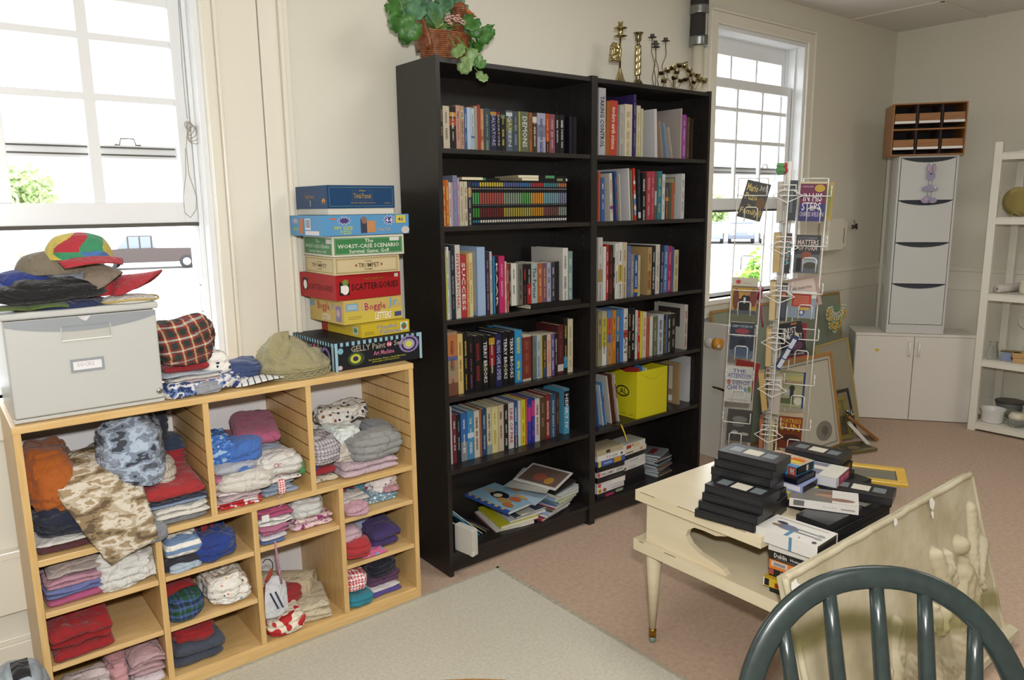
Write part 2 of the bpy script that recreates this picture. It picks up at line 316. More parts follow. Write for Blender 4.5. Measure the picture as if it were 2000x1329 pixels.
g = atY(25, 375, 55); foliage('distant_tree', 'faint green tree top outside the left window, behind the lifted sash', (g.x, 55, g.z), (3.2, 3, 2), 1200, ('#a9bf83', '#bccd9a'), 6, .6)
# ================================================================== WOODEN CUBBY SHELF
def woodmat(name, a, c, stretch, rough=.35, scale=9):
    m = P(name, noisecol(scale, [(.3, a), (.7, c)], 5, stretch=stretch), rough); return addbump(m, scale*6, .05, .002, stretch)
birch = woodmat('birch_h', '#c9a468', '#d8b780', (1, 6, 18)); birchv = woodmat('birch_v', '#c8a266', '#d6b47c', (18, 6, 1))
FY, BY = -.066, .318
t = thing('cubby_shelf', 'low light wood cubby shelf full of folded clothes under the left window', 'shelf', (-.785, .13, 0))
def part(b, name, par, **k):
    o = b.build(name, par, **k)
    p = par; L = V((0, 0, 0))
    while p: L += V(p.location); p = p.parent
    o.data.transform(Matrix.Translation(-L)); return o
# (parts are modelled in room coordinates and moved under the thing's own origin)
gv = M('#7b5526', 'matte')
def grooves(b, x):                                             # saw-cut shelf slots
    for i in range(6): b.box(x-.0012, x+.0012, FY+.004, BY-.02, .60+i*.05, .6035+i*.05, gv)
for x0, x1 in ((-1.398, -1.380), (-.197, -.179)):
    b = MB(); b.box(x0, x1, FY, BY, 0, .905, birchv); grooves(b, x1 if x0 < -1 else x0); s_ = part(b, 'side_panel', t)
b = MB(); b.box(-1.400, -.177, FY-.002, BY, .905, .926, birch); part(b, 'top_board', t, bevel=.002)
b = MB(); b.box(-1.38, -.197, FY, BY-.006, .524, .543, birch); part(b, 'middle_board', t, bevel=.0015)
b = MB(); b.box(-1.38, -.197, FY+.003, BY-.006, .036, .054, birch); b.box(-1.38, -.197, FY-.001, FY+.016, .0, .05, birch); part(b, 'base_board', t, bevel=.0015)
b = MB(); b.box(-1.38, -.197, BY-.006, BY, .04, .905, M('#e4e1e0', 'plastic')); part(b, 'back_panel', t)
for x in (-.908, -.580):
    b = MB(); b.box(x-.009, x+.009, FY+.001, BY-.006, .543, .905, birchv); grooves(b, x-.009)
    part(b, 'upright', t)
for x in (-1.076, -.786, -.484):
    b = MB(); b.box(x-.009, x+.009, FY+.001, BY-.006, .054, .524, birchv); part(b, 'upright', t, bevel=.0015)
CELL = {1: (-1.380, -1.085), 2: (-1.067, -.795), 3: (-.777, -.493), 4: (-.475, -.197)}
LOW = {1: (.385, .222), 2: (.388, .222), 3: (.392,), 4: (.407, .232)}
for c, (x0, x1) in CELL.items():
    for z in LOW[c]:
        b = MB(); b.box(x0+.001, x1-.001, FY+.004, BY-.02, z-.016, z, woodmat('birch_s', '#cba76c', '#dab986', (1, 4, 12))); part(b, 'shelf_board', t, bevel=.001)
# ================================================================== BLACK BOOKCASES
blk = P('black_brown_veneer', noisecol(14, [(.35, '#181514'), (.7, '#221e1c')], 5, stretch=(22, 8, 1)), .38)
blkh = P('black_brown_shelf', noisecol(14, [(.35, '#191615'), (.7, '#252120')], 5, stretch=(1, 8, 22)), .36)
BCZ = (1.695, 1.408, 1.052, .744, .447)
def bookcase(x0, label):
    t = thing('bookcase', label, 'bookcase', (x0+.4, .14, 0))
    pin = M('#8d8a88', 'metal')
    for xa, xx, s in ((x0, x0+.018, 1), (x0+.782, x0+.782, -1)):
        b = MB(); b.box(xa, xa+.018, 0, .28, 0, 2.02, blk); z = .16
        while z < 1.93:
            if all(abs(z-q+.009) > .02 for q in BCZ):
                for yy in (.045, .22): b.quad(*[(xx+s*.0004, yy+.0022*i, z+.0022*j) for i, j in ((-1, -1), (1, -1), (1, 1), (-1, 1))], pin)
            z += .032
        part(b, 'side_panel', t)
    b = MB(); b.box(x0+.018, x0+.782, .004, .27, 1.996, 2.014, blkh); part(b, 'top_panel', t, bevel=.001)
    b = MB(); b.box(x0+.018, x0+.782, .272, .28, .05, 2.014, blk); part(b, 'back_panel', t)
    b = MB(); b.box(x0+.018, x0+.782, .012, .03, .015, .078, blkh); part(b, 'plinth', t, bevel=.001)
    b = MB(); b.box(x0+.018, x0+.782, .004, .27, .078, .096, blkh); part(b, 'bottom_shelf', t, bevel=.001)
    for z in BCZ:
        b = MB(); b.box(x0+.0185, x0+.7815, .004, .268, z-.018, z, blkh); part(b, 'shelf', t, bevel=.001)
bookcase(0, 'tall black bookcase nearest the left window, with the duck planter on top')
bookcase(.8, 'tall black bookcase nearest the right window, with candlesticks on top')
# ================================================================== CORNER CABINETS
CA = V((3.426, .112, 0)); ct = V((.5958, -.8031, 0)); cn = V((-.8031, -.5958, 0))      # along the front, and out of the front
CR = Matrix((ct, -cn, V((0, 0, 1)))).transposed().to_4x4()
def on(s): return CA+ct*s
lam = M('#dbd6cc', 'plastic'); lamg = M('#c9c9c5', 'plastic')
rotc = (0, 0, math.atan2(ct.y, ct.x))
t = thing('base_cabinet', 'low white two-door cabinet set across the far corner', 'cabinet', on(0), rotc)
b = MB(); b.box(0, .73, .019, .28, 0, .582, lam)
b.build('carcass', t, bevel=.001); b = MB(); b.box(-.003, .733, -.001, .29, .582, .60, lam); b.build('cabinet_top', t, bevel=.001)
for i, (a, c) in enumerate(((.002, .362), (.366, .728))):
    b = MB(); b.box(a, c, 0, .018, .005, .58, lam); d = b.build('door', t, bevel=.0015)
    b = MB(); hx = .335 if i == 0 else .393
    b.tube([(hx, 0, .545), (hx, -.022, .54), (hx, -.022, .455), (hx, 0, .45)], .006, M('#eae7e0', 'plastic'), 8); b.build('handle', d)
    if i == 0: b = MB(); b.box(.125, .15, -.0008, 0, .475, .492, M('#c9b23a')); b.build('sticker', d)
t = thing('shoe_cabinet', 'tall narrow grey tilt-door cabinet standing on the white corner cabinet', 'cabinet', on(.185)-cn*.006+V((0, 0, .602)), rotc)
b = MB(); b.box(0, .012, 0, .17, 0, 1.165, lamg); b.box(.338, .35, 0, .17, 0, 1.165, lamg); b.box(.012, .338, 0, .17, 1.153, 1.165, lamg); b.box(.012, .338, 0, .17, 0, .06, lamg); b.box(.012, .338, .15, .168, .06, 1.153, lamg); b.build('carcass', t, bevel=.001)
for i in range(4):
    z0 = .064+i*.273; z1 = z0+.268; b = MB(); N = 12; pts = [(.016, -.002, z0), (.334, -.002, z0), (.334, -.002, z1)]
    pts += [(.334-.318*k/N, -.002, z1-.030*math.sin(math.pi*k/N)**.7) for k in range(1, N)]+[(.016, -.002, z1)]
    b.prism(pts, (0, .014, 0), lamg); d = b.build('tilt_door', t)
    b = MB(); b.box(.02, .33, .0125, .03, z1-.036, z1+.002, M('#3d3f46', 'matte')); b.build('finger_slot', d)
# lavender bunny decoration on the top door
bt = thing('bunny_ornament', 'lavender wooden bunny ornament in three pieces on the top grey tilt door', 'ornament', on(.185+.19)+cn*.009+V((0, 0, .602+.98)), rotc)
lav = M('#9b93ad'); b = MB()
def blob(b, x, z, rx, rz, m, th=.010, y=0):
    b.prism([(x+rx*math.cos(a), y, z+rz*math.sin(a)) for a in (2*math.pi*k/20 for k in range(20))], (0, -th, 0), m)
blob(b, 0, .055, .026, .028, lav); blob(b, -.016, .105, .010, .028, lav); blob(b, .016, .105, .010, .028, lav); blob(b, -.016, .104, .005, .02, M('#c7a3b5'), .0115); blob(b, .016, .104, .005, .02, M('#c7a3b5'), .0115)
blob(b, 0, .068, .007, .004, M('#3a3440'), .012); b.build('bunny_head', bt, bevel=.001)
b = MB(); blob(b, -.022, -.025, .024, .016, lav); blob(b, .022, -.025, .026, .016, lav); blob(b, 0, -.022, .02, .022, lav, .011); blob(b, .03, -.018, .008, .006, M('#e4dce6'), .012); b.build('bunny_arms', bt, bevel=.001)
b = MB(); blob(b, -.02, -.10, .026, .018, lav); blob(b, .02, -.10, .026, .018, lav); blob(b, -.008, -.085, .014, .018, lav, .011); blob(b, -.018, -.094, .008, .009, M('#c7a3b5'), .012); b.build('bunny_feet', bt, bevel=.001)
b = MB(); 
for x in (-.01, .01): b.tube([(x, -.004, .03), (x, -.004, -.008)], .0012, M('#555555', 'metal'), 5); b.tube([(x, -.004, -.04), (x, -.004, -.075)], .0012, M('#555555', 'metal'), 5)
b.build('link_wire', bt)
t = thing('letter_organizer', 'wood grain six-slot letter organizer on top of the grey cabinet', 'organizer', on(.126)+cn*.022+V((0, 0, 1.768)), rotc)
oak = woodmat('oak_laminate', '#8d5c2e', '#a06c38', (1, 4, 14)); b = MB(); Wd, Hh, Dp = .428, .325, .25
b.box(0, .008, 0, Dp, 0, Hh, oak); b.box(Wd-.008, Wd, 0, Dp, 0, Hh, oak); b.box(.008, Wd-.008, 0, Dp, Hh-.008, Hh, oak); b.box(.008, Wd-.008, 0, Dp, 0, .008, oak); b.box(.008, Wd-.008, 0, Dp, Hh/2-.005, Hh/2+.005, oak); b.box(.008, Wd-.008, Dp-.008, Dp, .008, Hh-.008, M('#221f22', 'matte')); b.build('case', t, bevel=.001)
for i in (1, 2): b = MB(); x = Wd*i/3; b.box(x-.005, x+.005, .004, Dp-.008, .008, Hh-.008, M('#3a2a26', 'matte')); b.build('divider', t)
for r in range(2):
    for c in range(3):
        x0 = .012+c*(Wd/3-.001); x1 = x0+Wd/3-.022; z0 = .008+r*(Hh/2); b = MB(); b.box(x0, x1, .03, .2, z0+.028, z0+.034, M('#4d3620', 'matte')); b.box(x0, x1, .006, .012, z0+.046, z0+.092, oak); tr = b.build('tray', t)
        b = MB(); b.box(x0, x1, .002, .006, z0+.030, z0+.045, M('#eceae4')); b.build('label_strip', tr)
# ================================================================== WHITE PLASTIC SHELVING AT THE RIGHT
t = thing('utility_shelf', 'white slatted utility shelf against the far wall, cut off by the right edge', 'shelf', (3.93, -1.0, 0))
ps = M('#dedacc', 'plastic'); SX0, SX1, SY0, SY1 = 3.715, 4.145, -1.46, -.54
for x in (SX0, SX1-.035):
    for y in (SY0, SY1-.028): b = MB(); b.box(x, x+.035, y, y+.045, 0, 1.83 if x == SX0 else 1.80, ps); part(b, 'post', t, bevel=.004)
USZ = [1.765, 1.375, .90, .475, .06]
for z in USZ:
    b = MB(); b.box(SX0+.004, SX0+.03, SY0+.04, SY1-.02, z-.045, z-.006, ps); b.box(SX1-.03, SX1-.004, SY0+.04, SY1-.02, z-.045, z-.006, ps); b.box(SX0+.03, SX1-.03, SY1-.025, SY1-.005, z-.045, z-.006, ps); b.box(SX0+.03, SX1-.03, SY0+.01, SY0+.03, z-.045, z-.006, ps)
    b.box(SX0+.001, SX1, SY0+.04, SY1-.03, z-.006, z, ps); part(b, 'shelf', t, bevel=.002)
# ================================================================== STEP TABLE
cream = P('cream_blond_lacquer', noisecol(5, [(.3, '#d0c2a2'), (.7, '#d8cbad')], 4, stretch=(2, 1, 6)), .2)
scuff = M('#6d5434', 'matte'); TX0, TX1, TY0, TY1 = .232, .86, -1.42, -.776
t = thing('step_table', 'cream two-tier step end table with tapered legs, piled with video tapes', 'table', (.55, -1.1, 0))
b = MB(); b.box(TX0, TX1-.03, -1.25, TY1, .516, .552, cream)
for (ya, yb) in ((-.80, -.86), (-.95, -1.12), (-1.16, -1.20)): b.box(TX0-.0008, TX0, yb, ya, .5478, .5498, scuff)
part(b, 'table_top', t, bevel=.004)
b = MB(); b.box(TX0+.006, TX1, TY0, TY1+.01, .335, .375, cream)
for (ya, yb) in ((-.79, -.81), (-.9, -.945)): b.box(TX0+.005, TX0+.006, yb, ya, .371, .3735, scuff)
part(b, 'lower_shelf', t, bevel=.004)
b = MB(); y1 = TY1-.035; pts = [(y1, .375), (y1, .516), (-1.25, .516)]
pts = [(TY1-.03, .375), (TY1-.03, .516), (-1.135, .516), (-1.12, .500), (-1.08, .487), (-1.035, .489), (-1.0, .487), (-.975, .470), (-.968, .447), (-.985, .425), (-1.02, .408), (-1.07, .398), (-1.11, .39), (-1.125, .375)]
b.prism([(TX0+.025, y, z) for y, z in pts], (.02, 0, 0), cream); part(b, 'side_panel', t, bevel=.002)
b = MB(); b.prism([(TX1-.075, y, z) for y, z in pts], (.02, 0, 0), cream); part(b, 'side_panel', t, bevel=.002)
b = MB(); b.box(TX0+.045, TX1-.075, TY1-.05, TY1-.032, .375, .516, cream); part(b, 'back_panel', t, bevel=.002)
for x, y in ((.284, -.819), (.80, -.819), (.284, -1.36), (.80, -1.36)):
    b = MB(); b.lathe([(.0105, .045), (.024, .26), (.0265, .30), (.026, .318), (.022, .335)], cream, 20, c=(x, y, 0)); lg = part(b, 'leg', t)
    b = MB(); b.lathe([(.0125, .02), (.013, .047), (.011, .05)], M('#b08a3c', 'brass'), 16, c=(x, y, 0)); b.lathe([(.011, 0), (.0125, .004), (.0125, .02)], M('#6f7a70', 'plastic'), 16, c=(x, y, 0)); part(b, 'ferrule', lg)
# ================================================================== GREEN WINDSOR CHAIR
grn = P('dark_green_lacquer', noisecol(60, [(.3, '#212827'), (.7, '#262f2d')], 4), .24)
ax = V((.768, -.639, 0)); nb = V((.639, .768, 0)); Cc = V((-.491, -1.918, .78))      # hoop plane: width axis, leaning outward with height
t = thing('windsor_chair', 'dark green bow-back wooden chair in front of the plaster relief', 'chair', (-.62, -2.10, 0))
lean = .048/.15
def hp(a, z): return Cc+ax*a+V((0, 0, z-.78))+nb*(lean*(z-.78))
b = MB(); pts = []; N = 40; ztop, zs = .922, .455
for k in range(N+1):
    th = math.pi*k/N; c, s = math.cos(th), math.sin(th); e = .9
    a = -.212*math.copysign(abs(c)**e, c); z = .66+(ztop-.66)*abs(s)**e
    pts.append(hp(a, z))
low0 = [hp(-.165-.047*q, .455+.205*q) for q in (0, .33, .66)]; low1 = [hp(.165+.047*q, .455+.205*q) for q in (.66, .33, 0)]
hn = (V((0, 0, 1))+nb*lean).normalized().cross(ax).normalized()
def bandtube(b, pts, wa, wb, nrm, m, seg=12):
    vs = []; n = len(pts)
    for i, p in enumerate(pts):
        tt = (pts[min(i+1, n-1)]-pts[max(i-1, 0)]).normalized(); q = tt.cross(nrm).normalized()
        for k in range(seg):
            a = 2*math.pi*k/seg; ca, sa = math.cos(a), math.sin(a); vs.append(p+q*wa*math.copysign(abs(ca)**.6, ca)+nrm*wb*math.copysign(abs(sa)**.6, sa))
    b.add(vs, [(i*seg+k, i*seg+(k+1) % seg, (i+1)*seg+(k+1) % seg, (i+1)*seg+k) for i in range(n-1) for k in range(seg)]+[tuple(range(seg))[::-1], tuple((n-1)*seg+k for k in range(seg))], m, True)
bandtube(b, low0+pts+low1, .0175, .011, hn, grn); part(b, 'bow', t)
def bowz(a): q = min(1, abs(a)/.212); return .66+(ztop-.66)*(1-q**(2/.9))**(.45)
for k in range(5):
    a = -.128+k*.064; zt = bowz(a*1.12); b = MB(); p0 = hp(a*.8, .455); p1 = hp(a*1.12, zt-.004)
    b.tube([p0.lerp(p1, q) for q in (0, .3, .6, .85, 1)], [.0095, .0115, .0125, .0115, .010], grn, 10); part(b, 'spindle', t)
seatc = hp(0, .445)-nb*.20
b = MB(); rows = []
for (rz, zz) in ((.001, .452), (.6, .449), (.9, .458), (1, .452), (1.0, .432), (.93, .420), (.001, .418)):
    row = []
    for k in range(36):
        a = 2*math.pi*k/36; ca, sa = math.cos(a), math.sin(a); r1 = .215*(1-.06*sa); row.append(V((seatc.x, seatc.y, zz))+ax*(ca*r1*rz)+nb*(math.copysign(abs(sa)**.8, sa)*.21*rz))
    rows.append(row)
b.grid(rows, grn, closed=True); part(b, 'seat', t)
for sa in (-1, 1):
    for sb in (-1, 1):
        b = MB(); p0 = seatc+ax*.13*sa+nb*.13*sb; p1 = seatc+ax*.19*sa+nb*.2*sb; b.tube([V((p0.x, p0.y, .425)).lerp(V((p1.x, p1.y, .0135)), q) for q in (0, .25, .5, .75, 1)], [.013, .018, .014, .017, .010], grn, 12); part(b, 'leg', t)
b = MB()
for sa in (-1, 1): b.tube([V((*(seatc+ax*.165*sa+nb*.17*q).xy, .18)) for q in (-1, 0, 1)], [.007, .011, .007], grn, 8)
b.tube([V((*(seatc+ax*.165*q).xy, .18)) for q in (-1, 0, 1)], [.007, .011, .007], grn, 8); part(b, 'stretcher', t)
# ================================================================== ROUND TABLE TOP AT THE BOTTOM EDGE
tw = woodmat('round_table_wood', '#9a6a35', '#b5854a', (1, 10, 10), .22)
t = thing('round_table', 'round brown wooden table whose rim just shows at the bottom edge', 'table', (-1.212, -1.828, 0))
b = MB(); b.lathe([(.01, .715), (.43, .715), (.452, .722), (.458, .732), (.452, .740), (.01, .740)], tw, 64); b.build('table_top', t)
b = MB(); b.lathe([(.16, .03), (.05, .06), (.045, .3), (.06, .5), (.04, .6), (.12, .714)], tw, 24); b.build('pedestal', t)
for k in range(4):
    a = k*math.pi/2+.5; b = MB(); b.tube([(.03*math.cos(a), .03*math.sin(a), .14), (.2*math.cos(a), .2*math.sin(a), .09), (.33*math.cos(a), .33*math.sin(a), .03)], [.03, .025, .02], tw, 8); b.build('foot', t)
# ================================================================== BOOKS
PALETTE = {'black': '1c1c1e', 'charcoal': '3a3c40', 'grey': '808080', 'pale grey': 'b8b8b8', 'white': 'e0dfdc', 'cream': 'd8ccae', 'tan': 'b59a78', 'brown': '6a4630', 'orange': 'cc6a28', 'red': 'b4302c', 'maroon': '6a2a32', 'pink': 'c8507a', 'pale pink': 'd0a098', 'purple': '5c4080', 'lavender': 'a6a2c0', 'navy': '26304e', 'blue': '3c68ac', 'light blue': '96b4d4', 'teal': '3a7f8c', 'pale teal': '8aa6a6', 'green': '4a8450', 'olive': '6c7050', 'yellow': 'd8cc3c', 'slate': '4c5a66'}
def cname(h):
    a = [int(h.lstrip('#')[i:i+2], 16) for i in (0, 2, 4)]
    return min(PALETTE, key=lambda k: sum((a[i]-int(PALETTE[k][2*i:2*i+2], 16))**2 for i in range(3)))
def book(name, t, d, h, col, label, cat, group, loc, rot, tcol=None, txt='', bands=(), hard=False, kind='gloss', pages='#c9c0a6', front=None, back=None, txtr=(.12, .88), M4=None, gap=0):
    """local frame: x thickness, y depth (spine at y=0), z height"""
    c = M('#'+col, 'book'); b = MB(); bt = .0025 if hard else .0009; ov = .003 if hard else .0
    b.box(0, t, 0, .0016 if hard else .0009, 0, h, c); b.box(0, bt, .0009, d, 0, h, c); b.box(t-bt, t, .0009, d, 0, h, c)
    it = [('r', gap, z0, 1-gap, z1, M('#'+hc, 'book')) for z0, z1, hc in bands]
    if it: b.art((0, 0, 0), (t, 0, 0), (0, 0, h), it, .0002)
    if tcol:
        tm = M('#'+tcol, 'book'); z1 = h*txtr[1]; z0 = h*txtr[0]
        if txt: b.text(txt.replace('_', ' '), (t*.2, -.0009, z1), (0, 0, z0-z1), (t*.58, 0, 0), tm)
        else:
            r = random.Random(hash((round(t, 4), round(h, 4), col)) & 255); q = h*.86
            while q > h*.2:
                L = h*r.uniform(.10, .30); w = t*r.uniform(.10, .24); z_ = q
                while z_ > q-L:
                    e = r.uniform(.0016, .0042); k_ = r.uniform(.75, 1)
                    b.quad((t*.5-w*k_, -.0008, z_), (t*.5-w*k_, -.0008, z_-e), (t*.5+w*k_, -.0008, z_-e), (t*.5+w*k_, -.0008, z_), tm)
                    if r.random() < .55: b.quad((t*.5-w*k_, -.0008, z_-e), (t*.5-w*k_, -.0008, z_-e*1.6), (t*.5-w*.1, -.0008, z_-e*1.6), (t*.5-w*.1, -.0008, z_-e), tm)
                    z_ -= e*1.6+.0007
                q -= L+h*r.uniform(.03, .16)
    if front: b.art((t, 0, 0), (0, d, 0), (0, 0, h), front, .0003)
    if back: b.art((0, d, 0), (0, -d, 0), (0, 0, h), back, .0003)
    o = b.build(name, None, loc, rot); tag(o, label, cat, group)
    if M4 is not None: o.matrix_world = M4
    b = MB(); b.box(bt, t-bt, .0009 if not hard else .0016, d-ov-.001, ov, h-ov-.0004, M(pages, 'matte')); b.build('pages', o)
    return o
def shelf(rows, ox, oy, sc, z, xoff, yf, shelfname, case, vm, group, dep=.13):
    items = [r.split() for r in rows.strip().split('\n')]
    for k, r in enumerate(items):
        u0, u1, vt = (float(q) for q in r[:3]); col, tc, tx = r[3], r[4], (r[5] if len(r) > 5 and '=' not in r[5] else '')
        op = dict(q.split('=', 1) for q in r[5:] if '=' in q); yy = yf+float(op.get('s', 0))
        x0 = atY(ox+u0/sc, oy+vm/sc, yy).x; x1 = atY(ox+u1/sc, oy+vm/sc, yy).x; zz = z+float(op.get('z', 0))+.0005; zt = atY(ox+(u0+u1)/2/sc, oy+vt/sc, yy).z
        tilt = float(op.get('t', 0)); h = min((zt-zz), .285)/math.cos(R_(tilt)); hard = 'k' in op or h > .2; d = float(op.get('d', min(.235, (.108 if h < .19 else .145 if h < .225 else .19))))
        if tilt: x0 -= math.tan(R_(tilt))*(zt-zz)/2
        if tilt < 0: zz += 0
        th = max(.006, (x1-x0-.0006)*math.cos(R_(tilt)))
        if tilt < 0: zz += math.sin(R_(-tilt))*0
        if tilt > 0: zz += 0
        bands = [tuple(float(w) if i < 2 else w for i, w in enumerate(q.split(':'))) for q in op.get('b', '').split(',') if q]
        nm = cname(col)
        if len(op.get('n', '')): nm = op['n'].replace('_', ' ')
        sz = 'hardback' if hard else 'paperback'
        place = '%s from left on %s shelf of %s bookcase' % (ORD[k], shelfname, case)
        if ORD[k] == 'leftmost': place = 'leftmost on %s shelf of %s bookcase' % (shelfname, case)
        lab = '%s %s, %s' % (nm, sz, place)
        if tx and tx not in ('SALVATORE', 'TERRY_BROOKS', 'HENRY_IV', 'KAAR', 'ALONG_CAME_A_SPIDER'):
            s_ = '%s %s titled %s, %s' % (nm, sz, tx.replace('_', ' '), place)
            if len(s_.split()) <= 16: lab = s_
        # leaning books pivot on the lower corner that touches the board
        lx = x0; lz = zz
        if tilt > 0: lx = x0; lz = zz+th*math.sin(R_(tilt))
        o = book('book', th, d, h, col, lab, 'book', group, (lx, yy, lz), (0, R_(tilt), 0), None if tc == '-' else tc, tx, bands, hard, back=ART.get(op.get('a')))
        if tilt > 0: o.location.z = zz+0*th; o.location.z = zz+th*math.sin(R_(tilt))
        if tilt < 0: o.location.z = zz
ART = {'blue': [('r', .1, .06, .93, .94, '#c7b79a'), ('e', .4, .55, .5, .7, '#8f6a60')], 'pic': [('r', .08, .55, .8, .93, '#8a8a66'), ('r', .12, .58, .76, .9, '#b3ae8c'), ('r', .1, .04, .8, .5, '#a8a4a0'), ('e', .3, .1, .6, .45, '#3a3638')], 'man': [('r', .14, .5, .86, .92, '#3a3230'), ('e', .4, .6, .6, .84, '#7a5a48')], 'sheet': [('r', .15, .05, .92, .93, '#9fb4cc'), ('e', .55, .05, .8, .3, '#6da4c4')], 'bears': [('r', .1, .35, .8, .9, '#d9cfb4'), ('e', .3, .5, .6, .8, '#a06a4a'), ('r', .1, .06, .8, .2, '#e6e6e0')]}
L1 = """95 120 105 26241f c9a63c
122 182 128 cfc3ac 6b655c
184 240 132 241e1c d8d0c8 b=.55:.72:a8481e,.76:.86:c9962f
242 282 122 c49a86 a04a3a
284 317 128 b39476 4a3a2a b=.7:.9:c9b8a0
319 342 150 3a5f96 d8d8d0 k=1
344 379 142 b7c8dc -
381 411 150 bfc9d2 4a6a9c b=.28:.34:55709c
413 439 130 a59c86 -
441 467 118 a0443a -
469 498 155 c58a5a e0c090 b=.2:.5:a85a30
501 557 152 3d4f58 8fa08c
560 617 160 292a42 a8a8c8 SALVATORE b=.86:.94:b98a2c
620 651 165 1d1c20 b8b4b8 SALVATORE b=.84:.94:8c2034
655 698 170 1f2022 c9b44a b=.8:.9:56705c
706 765 170 55636e c4c8c8 QUEEN b=.86:.95:c8cccc,.5:.8:7a7a40
768 820 178 434f5a 8d9c9c
822 838 180 a9a53e -
841 914 182 646a56 dcdcd0 DEMONS
919 947 190 a0622f 3a2418
950 990 192 41342b d8d2c4 b=.75:.9:d8d2c4
994 1070 195 a3a3b9 5b5b86 b=.4:.7:77798f
1073 1104 200 b0461f e8a04a b=.0:.3:401a14
1106 1157 205 84505c d0a0a8
1160 1198 210 1b1a1c d8d8d8
1201 1244 212 1e1d1f d8d8d8
1290 1320 225 1b1922 -
1326 1358 232 181720 -"""
shelf(L1, 840, 180, 4.745, 1.695, 0, .028, 'top', 'left', 340, 'books on the top shelf of the left bookcase')
L2 = """117 147 815 c2611c e8c8a0
149 175 815 cb7428 f0d060
177 196 835 d4ccc8 8a6a6a
198 214 838 b9a4b8 -
216 256 772 8187a2 c98ab0 d=.19
258 274 800 b7a6bd c04060
276 315 828 cbc0a8 8a7a5a
318 347 828 d2c8ae 7a3020
350 389 828 383c46 d8d0b0 b=.65:.85:a07a4a"""
shelf(L2, 840, 180, 4.745, 1.408, 0, .030, 'second', 'left', 1050, 'books at the left end of the second shelf of the left bookcase')
k = 0; xa = atY(840+392/4.745, 180+1050/4.745, .03).x; xb = atY(840+1266/4.745, 180+1050/4.745, .03).x; w = (xb-xa)/42
SER = ((3, '2f4f8f', '4fa05c', '3f8a3a', '2f7f92', 'green banded'), (10, 'd0bc3c', 'ac5448', '6a2626', 'd8d4cc', 'red banded'), (8, '5868a0', '8a9a86', 'a89a3c', 'd8d4cc', 'grey green banded'), (4, '3a78b4', '55a84c', 'a8a040', 'd8d4cc', 'bright green banded'), (6, 'b03a3c', 'd8943e', 'c08a2c', 'd8d4cc', 'orange banded'), (7, '4a8c92', '7aa8b0', '7a4a44', 'd8d4cc', 'pale teal banded'), (4, 'c87038', '7f84a8', '8a9486', 'd8d4cc', 'lavender banded'))
pcs = ['first', 'second', 'third', 'fourth', 'fifth', 'sixth', 'seventh', 'eighth', 'ninth', 'tenth']
for n, a, bcol, c, q, nm in SER:
    for i in range(n):
        o = book('paperback', w-.0007, .105, .174, '15161a', 'slim black paperback, %s in the %s run on the second shelf' % (pcs[i], nm), 'book', 'slim series paperbacks on the second shelf', (xa+k*w, .03, 1.4085), (0, 0, 0),
             None, '', [(.86, .95, a), (.80, .82, 'a8a8a8'), (.47, .72, bcol), (.44, .45, '8a8a8a'), (.18, .38, c), (.06, .115, q)], False, 'gloss', '#b8ae94', gap=.15)
        k += 1
def lying(name, x0, x1, y0, y1, z, t, col, label, cat, group, rz=0, spine='y', **kw):
    """a book lying flat; spine along the front (y0) or on the left (x0) edge"""
    if spine == 'y': Mx = Matrix(((0, 0, 1, x0), (0, 1, 0, y0), (-1, 0, 0, z+t), (0, 0, 0, 1))); d, h = y1-y0, x1-x0
    else: Mx = Matrix(((0, 1, 0, x0), (0, 0, 1, y0), (1, 0, 0, z), (0, 0, 0, 1))); d, h = x1-x0, y1-y0
    c = Matrix.Translation(((x0+x1)/2, (y0+y1)/2, 0)); Mx = c @ Matrix.Rotation(R_(rz), 4, 'Z') @ c.inverted() @ Mx
    return book(name, t, d, h, col, label, cat, group, (0, 0, 0), (0, 0, 0), M4=Mx, **kw)
z = 1.4085+.1745; g_ = 'paperbacks lying across the tops of the series paperbacks'
def px(u): return atY(840+u/4.745, 180+800/4.745, .06).x
lying('paperback', px(268), px(268)+.105, .05, .22, z, .011, 'b9ab8c', 'tan paperback lying flat at the left end of the series paperbacks', 'book', g_, 3, 'x')
lying('paperback', px(412), px(700), .10, .2, z, .011, '1d2428', 'dark green-marked paperback lying flat on the red banded series paperbacks', 'book', g_, bands=[(.3, .55, '4f9a5a')])
lying('paperback', px(822), px(822)+.105, .045, .215, z, .011, 'b4a88a', 'lower tan paperback lying flat right of centre on the series paperbacks', 'book', g_, 2, 'x')
lying('paperback', px(815), px(815)+.105, .05, .22, z+.0115, .011, 'bcb094', 'upper tan paperback of the two stacked flat on the series paperbacks', 'book', g_, -3, 'x')
lying('paperback', px(985), px(1262), .045, .15, z, .011, '181a1d', 'lower black paperback lying flat at the right end of the series', 'book', g_, bands=[(.6, .8, '8a8a60'), (.9, .95, 'd8d4cc')])
lying('paperback', px(975), px(1255), .055, .16, z+.0115, .011, '15171a', 'upper black paperback with green patch lying flat at the right end', 'book', g_, bands=[(.3, .6, '5aa06a')])
